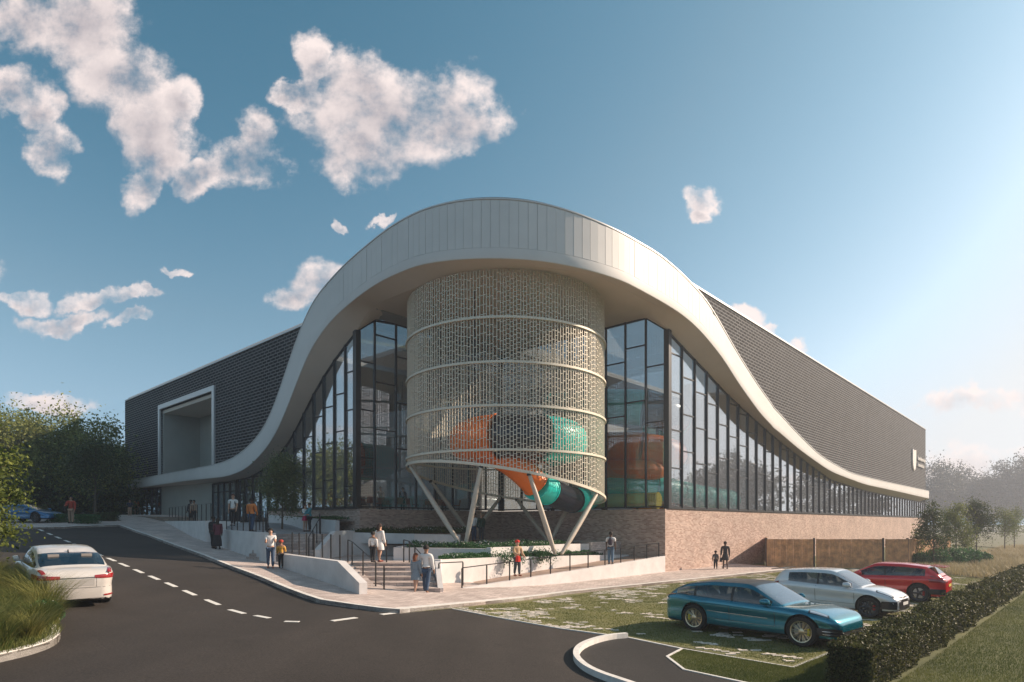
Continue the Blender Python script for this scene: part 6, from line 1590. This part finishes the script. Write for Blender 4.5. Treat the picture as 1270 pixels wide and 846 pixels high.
def vegetation():
    # left background trees
    LB = [('broad dark green tree standing behind the junction, tallest of the left group', 62, 58, 10.8, 3.8, 5.0, 'leaf_left_sunned', 1),
          ('bushy tree between the tallest left tree and the building corner', 118, 57, 9.2, 3.2, 4.1, 'leaf_left_sunned', 2),
          ('tree at the left edge behind the blue sports car', 8, 55, 9.6, 3.6, 4.4, 'leaf_left_sunned', 3),
          ('dark tree crown just left of the building end', 138, 66, 8.2, 2.4, 3.6, 'leaf_mid', 4),
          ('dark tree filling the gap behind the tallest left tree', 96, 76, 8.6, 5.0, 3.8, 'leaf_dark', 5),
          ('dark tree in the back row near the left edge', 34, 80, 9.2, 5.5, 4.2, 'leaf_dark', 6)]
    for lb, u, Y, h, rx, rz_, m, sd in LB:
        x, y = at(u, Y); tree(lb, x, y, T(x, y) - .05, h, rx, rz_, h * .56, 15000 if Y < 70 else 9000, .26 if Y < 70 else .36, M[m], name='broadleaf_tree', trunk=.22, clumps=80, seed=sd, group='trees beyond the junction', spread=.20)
    for i, (x, y, h) in enumerate(((-58, 48, 11), (-66, 40, 12), (-70, 30, 11), (-74, 18, 12), (-78, 52, 13))):
        tree('tree beyond the left edge of the view, reflected in the glass', x, y, T(x, y), h, 4.6, h * .42, h * .56, 6000, .42, M['leaf_mid'], name='broadleaf_tree', trunk=.25, clumps=60, seed=40 + i, group='trees left of the view')
    # slim dark trunked tree beside the low stone planter
    x, y = at(118, 47); tree('small dark tree with a slim trunk behind the far pavement', x, y, T(x, y), 6.4, 2.1, 2.2, 4.3, 7000, .16, M['leaf_dark'], name='small_tree', trunk=.08, clumps=40, seed=9)
    # understorey behind the blue car
    for i, (u, Y, w, lb) in enumerate(((20, 62, 5.0, 'dark shrub mass at the left edge behind the blue sports car'), (62, 60, 5, 'dark shrub mass behind the person in red'), (100, 58, 4.6, 'dark shrub mass under the trees left of the building'), (136, 60, 4.2, 'dark shrub mass next to the building end'), (150, 68, 3, 'dark shrubs tucked behind the building end'))):
        x, y = at(u, Y); z = T(x, y); sh = thing('shrub', lb, 'shrub', (x, y, z)); rng = np.random.default_rng(60 + i); q = rng.normal(size=(5200, 3)) * np.array([w * .40, 1.2, 1.0]) + np.array([x, y, z + 1.5]); q[:, 2] = np.clip(q[:, 2], z + .05, z + 4.2)
        leaves('foliage', q, .30, M['leaf_dark'], sh, rng=rng)
        mb = MB(); 
        for k in range(5): mb.tube([(x + (k - 2) * .6, y, z - .1), (x + (k - 2) * .8, y + .1, z + 1.6)], [.05, .02], 5)
        mb.build('stem', M['bark'], sh)
    for i, (u0, u1, Y, lb) in enumerate(((62, 84, 43.5, 'low clipped green shrub bed left of the person in red'), (93, 120, 43.0, 'low clipped green shrub bed right of the person in red'), (122, 144, 46.0, 'low dark shrub bed by the rubble stone planter'))):
        a, b = at(u0, Y), at(u1, Y); z = T(*a) + .1; rng = np.random.default_rng(70 + i); n = 3500; q = np.stack([rng.uniform(a[0], b[0], n), rng.uniform(Y - .6, Y + .6, n), z + rng.uniform(0, .55, n) ** .8], 1); sh = thing('shrub_bed', lb, 'shrub', (a[0], Y, z)); leaves('foliage', q, .09, M['leaf_green' if i < 2 else 'leaf_dark'], sh, rng=rng)
    # near tree on the left verge
    x, y = -15.35, 16.4; tree('leafy sunlit tree at the left edge overhanging the grassy verge', x, y, T(x, y) + .1, 5.0, 2.1, 2.15, 2.35, 30000, .12, M['leaf_lit'], name='broadleaf_tree', trunk=.12, clumps=130, seed=21, spread=.15, shell=.35)
    # small tree on the terrace
    x, y = at(350, 36.6); tree('small bushy tree on the terrace in front of the restaurant glass', x, y, 2.5, 4.9, 1.5, 1.9, 2.95, 15000, .115, M['leaf_pine'], name='small_tree', trunk=.06, clumps=60, seed=22, conic=.75, spread=.20)
    # right-hand trees
    for lb, u, Y, h, rx, rz_, nl, m, sd, sp in (('slender open tree in front of the fence end', 1158, 42, 4.6, 1.25, 1.7, 4400, 'leaf_dark', 31, .22), ('bushy young tree behind the green shrubs', 1186, 50, 5.0, 1.5, 1.9, 6200, 'leaf_mid', 32, .22),
                                         ('conical young tree right of the fence', 1211, 53, 5.9, 1.75, 2.1, 7500, 'leaf_dark', 33, .2), ('first of the two small far trees at the right edge', 1246, 66, 5.2, 1.5, 1.9, 3000, 'leaf_mid', 34, .22), ('second of the two small far trees at the right edge', 1258, 69, 5.2, 1.5, 1.9, 3000, 'leaf_mid', 35, .22),
                                         ('slim tree leaning over the red car', 1137, 43.5, 3.2, .8, 1.0, 1300, 'leaf_mid', 36, .24)):
        x, y = at(u, Y); tree(lb, x, y, 0, h, rx, rz_, h * .56, nl, .13, M[m], name='young_tree', trunk=.055, clumps=46, seed=sd, conic=.5, group='young trees on the right', spread=sp)
    # far tree belt on the right, fading in haze, and on round to where the facade glass reflects it
    rr = random.Random(8); k = 0
    HB = 1.42
    belt = [(1150, 168, 19), (1166, 160, 20.5), (1184, 172, 21), (1201, 165, 17), (1217, 175, 17), (1232, 166, 17.5), (1246, 172, 20), (1259, 160, 21.5), (1275, 170, 22), (1292, 160, 20)]
    names = ['far hazy tree touching the end of the building', 'second hazy far tree from the building end', 'tall hazy far tree forming the first crest of the belt', 'lower hazy far tree after the first crest', 'hazy far tree in the dip of the belt', 'hazy far tree right of the dip of the belt', 'hazy far tree rising towards the right edge', 'tall hazy far tree at the right edge', 'hazy far tree just past the right edge', 'hazy far tree past the right edge']
    for (u, Y, h), lb in zip(belt, names):
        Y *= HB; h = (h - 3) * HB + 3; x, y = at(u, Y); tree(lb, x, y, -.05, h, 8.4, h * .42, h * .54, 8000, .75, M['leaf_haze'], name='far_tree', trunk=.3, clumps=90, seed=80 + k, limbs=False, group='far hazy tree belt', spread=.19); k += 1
    src = None
    for i in range(26):
        a = math.radians(46 + i * 3.1 + rr.uniform(-1, 1)); d = 190 + rr.uniform(-15, 15) - i * .8; x, y = d * math.sin(a), d * math.cos(a)
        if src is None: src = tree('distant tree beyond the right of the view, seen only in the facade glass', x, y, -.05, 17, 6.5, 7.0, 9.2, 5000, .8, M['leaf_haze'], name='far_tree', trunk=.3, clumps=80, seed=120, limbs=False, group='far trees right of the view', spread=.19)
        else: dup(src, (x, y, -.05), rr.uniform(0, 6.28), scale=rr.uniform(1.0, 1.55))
    # hedge
    d = (.705, .709); A = (7.14 - 1.2 * .705, 11.6 - 1.2 * .709); nn = (-.709, .705); W_, H_ = .72, .80; Lh = 42
    hd = thing('hedge', 'long clipped dark green hedge running along the parking bay', 'hedge', (A[0], A[1], 0)); rng = np.random.default_rng(5)
    def wob(s, c): return .07 * np.sin(s * 1.7 + c) + .05 * np.sin(s * 4.3 + 2 * c) + .03 * np.sin(s * 9.1 + c * 3)
    P = []; sz = []
    for (s0, s1, dens, lf) in ((-.05, 7, 5200, .046), (7, 16, 2300, .066), (16, Lh, 900, .10)):
        n = int(dens * (s1 - s0)); s = rng.uniform(s0, s1, n); f = rng.random(n); depth = np.abs(rng.normal(0, .05, n))
        w = rng.uniform(-.02, W_ + .02, n); z = rng.uniform(.02, H_, n)
        side = f < .40; top = (f >= .40) & (f < .76); far = f >= .76
        w = np.where(side, W_ + wob(s, 1.0 + z) * .6 - depth, w); w = np.where(far, -wob(s, 4.0) * .6 + depth, w); z = np.where(top, H_ + wob(s, 2.0) * .8 - depth, z)
        P.append(np.stack([A[0] + d[0] * s + nn[0] * w, A[1] + d[1] * s + nn[1] * w, z], 1)); sz.append(np.full(n, lf))
    n = 5200; w = rng.uniform(0, W_, n); z = rng.uniform(.02, H_, n); s = -.02 + np.abs(rng.normal(0, .05, n)) + wob(w * 2, 1) * .5
    P.append(np.stack([A[0] + d[0] * s + nn[0] * w, A[1] + d[1] * s + nn[1] * w, z], 1)); sz.append(np.full(n, .046))
    n = 2600; s = rng.uniform(0, 24, n); w = rng.uniform(0, W_, n); P.append(np.stack([A[0] + d[0] * s + nn[0] * w, A[1] + d[1] * s + nn[1] * w, H_ + np.abs(rng.normal(0, .07, n))], 1)); sz.append(np.full(n, .05))
    P = np.concatenate(P); sz = np.concatenate(sz); o = leaves('foliage', P, sz, M['leaf_hedge'], hd, np.clip(rng.normal(.4, .27, len(P)), 0, 1), rng=rng, aspect=.7)
    m = MB(); q = lambda s, w: (A[0] + d[0] * s + nn[0] * w, A[1] + d[1] * s + nn[1] * w)
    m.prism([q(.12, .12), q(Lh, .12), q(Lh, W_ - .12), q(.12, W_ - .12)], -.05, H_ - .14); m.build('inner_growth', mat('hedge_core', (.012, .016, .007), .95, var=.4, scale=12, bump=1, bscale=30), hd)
    # mown lawn blades right of the hedge and between the edgings
    def inside(poly, x, y):
        c = np.zeros(len(x), bool); n = len(poly)
        for i in range(n):
            x0, y0 = poly[i]; x1, y1 = poly[(i + 1) % n]; k = ((y0 > y) != (y1 > y)) & (x < (x1 - x0) * (y - y0) / (y1 - y0 + 1e-12) + x0); c ^= k
        return c
    def scatter(poly, n, rng, ymin=None, bias=1.0):
        xs = [p[0] for p in poly]; ys = [p[1] for p in poly]; out = []; got = 0
        while got < n:
            x = rng.uniform(min(xs), max(xs), n); y = min(ys) + (max(ys) - min(ys)) * rng.random(n) ** bias; k = inside(poly, x, y); x, y = x[k], y[k]; k = (np.abs(x / np.maximum(y, .1)) < .95); x, y = x[k], y[k]; out.append(np.stack([x, y], 1)); got += len(x)
        return np.concatenate(out)[:n]
    rng = np.random.default_rng(6)
    def noise3(x, y): return noise2(x, y, 1.5) * .8 + .75 * noise2(x + 3, y, 5.1) + .5 * noise2(y, x, .5)
    def noise2(x, y, s): return (np.sin(x * s + 1.3 * np.sin(y * s * .7)) + np.sin(y * s * 1.3 + 1.7 * np.sin(x * s * .6 + 2)) + np.sin((x + y) * s * 2.1 + 1) * .6 + np.sin((x - 1.7 * y) * s * 3.7) * .4) / 3
    lawnR = [q(-.6, -.1), q(34, -.1), (60, 33), (28, 9), (7.6, 10.2)]
    p2 = scatter(lawnR, 95000, rng, bias=1.7); b = np.column_stack([p2, np.zeros(len(p2)) + .0]); tn = np.clip(.45 + .35 * noise2(p2[:, 0], p2[:, 1], .9) + rng.normal(0, .18, len(p2)), 0, 1)
    o = blades('lawn_grass', b, .055, .012, M['blade'], tint=tn, rng=rng, lean=.5); tag(o, 'short mown grass right of the hedge', 'grass'); o['kind'] = 'stuff'
    wedge = [G(848, 806), G(831, 815), G(850, 830), G(925, 846), (6.3, 10.6), (6.3, 12.4), (7.0, 13.2), G(1034, 808), G(983, 829)]
    p2 = scatter(wedge, 42000, rng); b = np.column_stack([p2, np.zeros(len(p2))]); tn = np.clip(.45 + .3 * noise2(p2[:, 0], p2[:, 1], 1.2) + rng.normal(0, .18, len(p2)), 0, 1)
    o = blades('lawn_grass', b, .055, .011, M['blade'], tint=tn, rng=rng, lean=.5); tag(o, 'short grass between the pale edging and the hedge', 'grass'); o['kind'] = 'stuff'
    # grass paving in the parking bay: pale concrete ribs showing in patches, grass elsewhere
    pp = [G(503, 760.5), G(563, 755.5), G(780, 790), G(981, 826), G(1035, 805.5), (9.3, 15.0), (15.8, 21.8), (25.2, 31.8), (24.8, 40.6), (17.6, 40.8), G(972, 710), G(740, 734.5), G(560, 756)]
    mb = MB(); ca, sa = math.cos(.05), math.sin(.05)
    for i in range(-20, 140):
        for j in range(0, 210):
            x, y = i * .30 - .15 * (j % 2), 13 + j * .14; nv = float(noise3(np.array([x]), np.array([y]))[0])
            if nv > .30 and rng.random() < .60 and inside(pp, np.array([x]), np.array([y]))[0] and abs(x / y) < .9:
                w = .09 + .07 * rng.random(); z = T(x, y)
                mb.box((x + rng.uniform(-.02, .02), y, z + .015), (w * 2, .085, .03), rng.uniform(-.12, .12))
                if rng.random() < .5: mb.box((x + w * rng.uniform(-.8, .8), y + .07, z + .014), (.08, .14, .028), rng.uniform(-.3, .3))
    o = mb.build('grass_paving_ribs', mat('concrete_ribs', (.70, .62, .54), .9, var=.2, scale=8), None, uv=False, fix=False); tag(o, 'pale concrete ribs of the grass paving showing in patches', 'paving'); o['kind'] = 'stuff'
    p2 = scatter(pp, 150000, rng, bias=1.25); x, y = p2[:, 0], p2[:, 1]; nv = noise3(x, y); k = (nv < .30) | (rng.random(len(x)) < .12); x, y = x[k], y[k]
    z = np.array([T(a, b_) for a, b_ in zip(x, y)]) + .01; tn = np.clip(.42 + .3 * noise2(x, y, .8) + .25 * noise2(x, y, 3.1) + rng.normal(0, .18, len(x)), 0, 1)
    o = blades('parking_grass_tufts', np.column_stack([x, y, z]), .036, .020, M['pblade'], tint=tn, rng=rng, lean=.6); tag(o, 'patchy grass growing through the parking bay paving', 'grass'); o['kind'] = 'stuff'
    # dry meadow on the right
    md = [(20, 27), (24, 30), (25.5, 33), (24.6, 41), (29, 43), (60, 75), (90, 90), (90, 62), q(34, 1.1), q(20, 1.1)]
    sheet('meadow', md, lambda x, y: .02, 0, M['drygrass_ground'], cut=False)
    sheet('meadow', [(60, 75), (90, 90), (240, 160), (240, 320), (80, 320), (60, 110)], lambda x, y: .02, 0, M['drygrass_ground'], cut=False)
    p2 = scatter(md, 60000, rng); x, y = p2[:, 0], p2[:, 1]; c = noise2(x, y, .55); k = c > -.45; x, y, c = x[k], y[k], c[k]
    o = blades('tall_dry_grass', np.column_stack([x, y, np.full(len(x), .01)]), .50, .035, M['dry'], seg=2, bend=.35, rng=rng, tint=np.clip(.55 + .35 * c + rng.normal(0, .2, len(x)), 0, 1)); tag(o, 'tall straw coloured grass behind the hedge and the red car', 'grass'); o['kind'] = 'stuff'
    # green shrubs at the fence
    for i, (u, Y, w, h, lb) in enumerate(((1140, 42.2, .8, .9, 'low bright green shrub touching the fence corner'), (1160, 42.5, 1.0, 1.1, 'bright green shrub under the slender tree'), (1180, 43.5, 1.2, 1.25, 'widest bright green shrub by the fence'), (1200, 44.5, 1.1, 1.1, 'bright green shrub right of the widest one'), (1216, 46, .8, .8, 'small pale green shrub at the end of the row'))):
        x, y = at(u, Y); sh = thing('shrub', lb, 'shrub', (x, y, 0), 0, 'green shrubs by the fence'); rng2 = np.random.default_rng(200 + i); n = 2600; v_ = rng2.normal(size=(n, 3)); v_ /= np.linalg.norm(v_, axis=1)[:, None]; r_ = rng2.random((n, 1)) ** .35 * rng2.uniform(.8, 1.15, (n, 1)); P = v_ * r_ * np.array([w, w * .7, h * .6]) + np.array([x, y, h * .5]); P[:, 2] = np.abs(P[:, 2])
        leaves('foliage', P, .14, M['leaf_green'], sh, rng=rng2); m = MB(); m.tube([(x, y, -.05), (x + .1, y, h * .7)], [.03, .01], 5); m.build('stem', M['bark'], sh)
    # ornamental grasses on the left verge
    spots = []
    rr2 = random.Random(31); tries = 0
    ip = np.array(ik)
    while len(spots) < 60 and tries < 6000:
        tries += 1; x = rr2.uniform(-19, -7.9); y = rr2.uniform(8.8, 19.5)
        if not inside(ik + [(-40, 30), (-40, 5)], np.array([x]), np.array([y]))[0]: continue
        if abs(x / y) > .98: continue
        if np.min(np.hypot(ip[:, 0] - x, ip[:, 1] - y)) < .30 or any(math.hypot(x - a, y - b_) < .48 for a, b_ in spots): continue
        spots.append((x, y))
    srcs = []
    for i, (x, y) in enumerate(spots):
        z = T(x, y) + .14
        if i < 4:
            rng3 = np.random.default_rng(300 + i); t_ = thing('ornamental_grass', 'clump of arching yellow-green ornamental grass on the left verge', 'grass', (0, 0, 0), 0, 'ornamental grass clumps on the left verge'); ORG[t_.name] = (0, 0, 0)
            n = 620; a = rng3.uniform(0, 6.28, n); r_ = rng3.random(n) ** .6 * .17; b = np.column_stack([r_ * np.cos(a), r_ * np.sin(a), np.zeros(n)])
            blades('blades', b, .72, .011, M['orn'], t_, lean=.35, bend=.62, seg=4, rng=rng3, tint=np.clip(rng3.normal(.45 + .12 * (i - 1.5), .22, n), 0, 1)); t_.location = (x, y, z); srcs.append(t_)
        else:
            c = dup(srcs[rr2.randrange(4)], (x, y, z), rr2.uniform(0, 6.28), scale=rr2.uniform(.95, 1.4))
    for k_, (u, v, a_, q_) in enumerate(((60, 773, 1.5, 1.45), (47, 758, 2.2, 1.5), (30, 745, .4, 1.4), (66, 783, 3.0, .9))):
        x, y = G(u, v); c = dup(srcs[3 - k_ % 2], (x - .12, y + .1, T(x, y) + .14), a_, scale=q_)
    x, y = at(52, 11.9); x, y = G(50, 783)[0] - .1, G(50, 783)[1] + .25; z = T(x, y) + .14; sh = thing('flowering_shrub', 'small dark green shrub with white flowers at the verge tip', 'shrub', (x, y, z)); rng3 = np.random.default_rng(400); n = 2200
    v_ = rng3.normal(size=(n, 3)); v_ /= np.linalg.norm(v_, axis=1)[:, None]; P = v_ * rng3.random((n, 1)) ** .4 * np.array([.36, .36, .30]) + np.array([x, y, z + .18]); P[:, 2] = np.maximum(P[:, 2], z + .01); leaves('foliage', P, .055, M['leaf_green'], sh, rng=rng3)
    leaves('flowers', P[:16] + np.array([0, -.02, .05]), .05, M['flower'], sh, rng=rng3, aspect=1.0)['kind'] = 'stuff'
    # soft ground cover between the clumps
    p2 = scatter(ik + [(-22, 20), (-22, 9)], 26000, rng, bias=1.0); x, y = p2[:, 0], p2[:, 1]; z = np.array([T(a, b_) for a, b_ in zip(x, y)]) + .13
    o = blades('verge_grass', np.column_stack([x, y, z]), .14, .012, M['blade'], tint=rng.uniform(0, 1, len(x)), rng=rng, lean=.7); tag(o, 'low green grass filling the left verge', 'grass'); o['kind'] = 'stuff'
    # planter beds
    def bed(lbl, poly, z, n, h, size, m, fl=0, edge=None):
        p2 = scatter2(poly, n); zz = z(p2[:, 0], p2[:, 1]) if callable(z) else np.full(len(p2), z); cl = .55 + .45 * noise2(p2[:, 0], p2[:, 1], 2.2)
        P = np.column_stack([p2, zz + rng.random(len(p2)) * h * np.clip(cl, .25, 1)]); o = leaves('planting', P, size, M[m], None, rng=rng); tag(o, lbl, 'planting'); o['kind'] = 'stuff'
        if fl:
            k = rng.choice(len(P), fl, replace=False); Q = P[k].copy(); Q[:, 2] = zz[k] + h * np.clip(cl[k], .25, 1) * .9; kk = noise2(Q[:, 0], Q[:, 1], 1.1) > -.1; o = leaves('planting_flowers', Q[kk], size * .8, M['flower'], None, rng=rng, aspect=1.0); tag(o, 'white flowers over ' + lbl.split(' ', 1)[1], 'flowers'); o['kind'] = 'stuff'
    def scatter2(poly, n):
        xs = [p[0] for p in poly]; ys = [p[1] for p in poly]; out = []; got = 0
        while got < n:
            x = rng.uniform(min(xs), max(xs), n); y = rng.uniform(min(ys), max(ys), n); k = inside(poly, x, y); out.append(np.stack([x[k], y[k]], 1)); got += k.sum()
        return np.concatenate(out)[:n]
    A0 = at(539, 25.3)
    bedA = [(A0[0] + .1, A0[1] + .25), RP(-12.6, -2.2), RP(-7.6, -2.4), RP(-3.7, -2.6), (6.0, 38.0), (2.3, 33.2), (-.8, 28.9), (A0[0] + .1, 28.7)]
    zA = lambda x, y: np.minimum(1.40, 1.47 - .028 * np.maximum(0, np.hypot(x - A0[0], y - A0[1]) - 1))
    bed('green ground cover in the front flower bed', bedA, zA, 15000, .36, .09, 'leaf_green', 900)
    bed('green planting in the second bed under the drum', [(-5.0, 29.2), (-1.1, 29.2), (2.0, 33.3), (3.6, 35.5), (2.4, 36.2), (-1.6, 31.4), (-5.0, 31.2)], 1.80, 11000, .40, .09, 'leaf_green', 500)
    bed('dark green planting strip under the restaurant glass', [(-9.2, 34.5), (-5.3, 33.8), (-2.9, 35.1), (-2.6, 41.5), (-8.8, 36.6)], 2.46, 9000, .42, .10, 'leaf_dark', 250)
    bed('sparse planting behind the grey planter wall', [at(333, 41.4), at(416, 36.5), (-9.6, 36.6), LP(5.2, .15)], 3.25, 2500, .25, .10, 'leaf_green')
    # trailing plants over the front planter wall
    for i, (tt, w) in enumerate(((-12.2, .5), (-9.5, .35))):
        x, y = RP(tt, -1.85); rng3 = np.random.default_rng(500 + i); n = 700; P = rng3.normal(size=(n, 3)) * np.array([w, .16, .20]) + np.array([x, y, 1.38]); sh = thing('trailing_plant', ['larger trailing green plant hanging over the front planter wall', 'smaller trailing green plant further right on the front planter wall'][i], 'plant', (x, y, 1.3)); leaves('foliage', P, .10, M['leaf_green'], sh, rng=rng3)
vegetation()

# ------------------------------------------------------------------ haze
def haze():
    m = bpy.data.materials.new('haze_air'); m.use_nodes = True; N = m.node_tree.nodes; L = m.node_tree.links; N.remove(N['Principled BSDF'])
    v = N.new('ShaderNodeVolumePrincipled'); v.inputs['Color'].default_value = (.78, .84, .95, 1); v.inputs['Density'].default_value = HAZE; v.inputs['Anisotropy'].default_value = .35
    L.new(v.outputs[0], N['Material Output'].inputs['Volume'])
    mb = MB(); mb.box((60, 170, 18.2), (700, 480, 40.0)); o = mb.build('haze', m, None, uv=False); o['kind'] = 'stuff'; o['label'] = 'thin pale haze in the air around the whole scene'
haze()
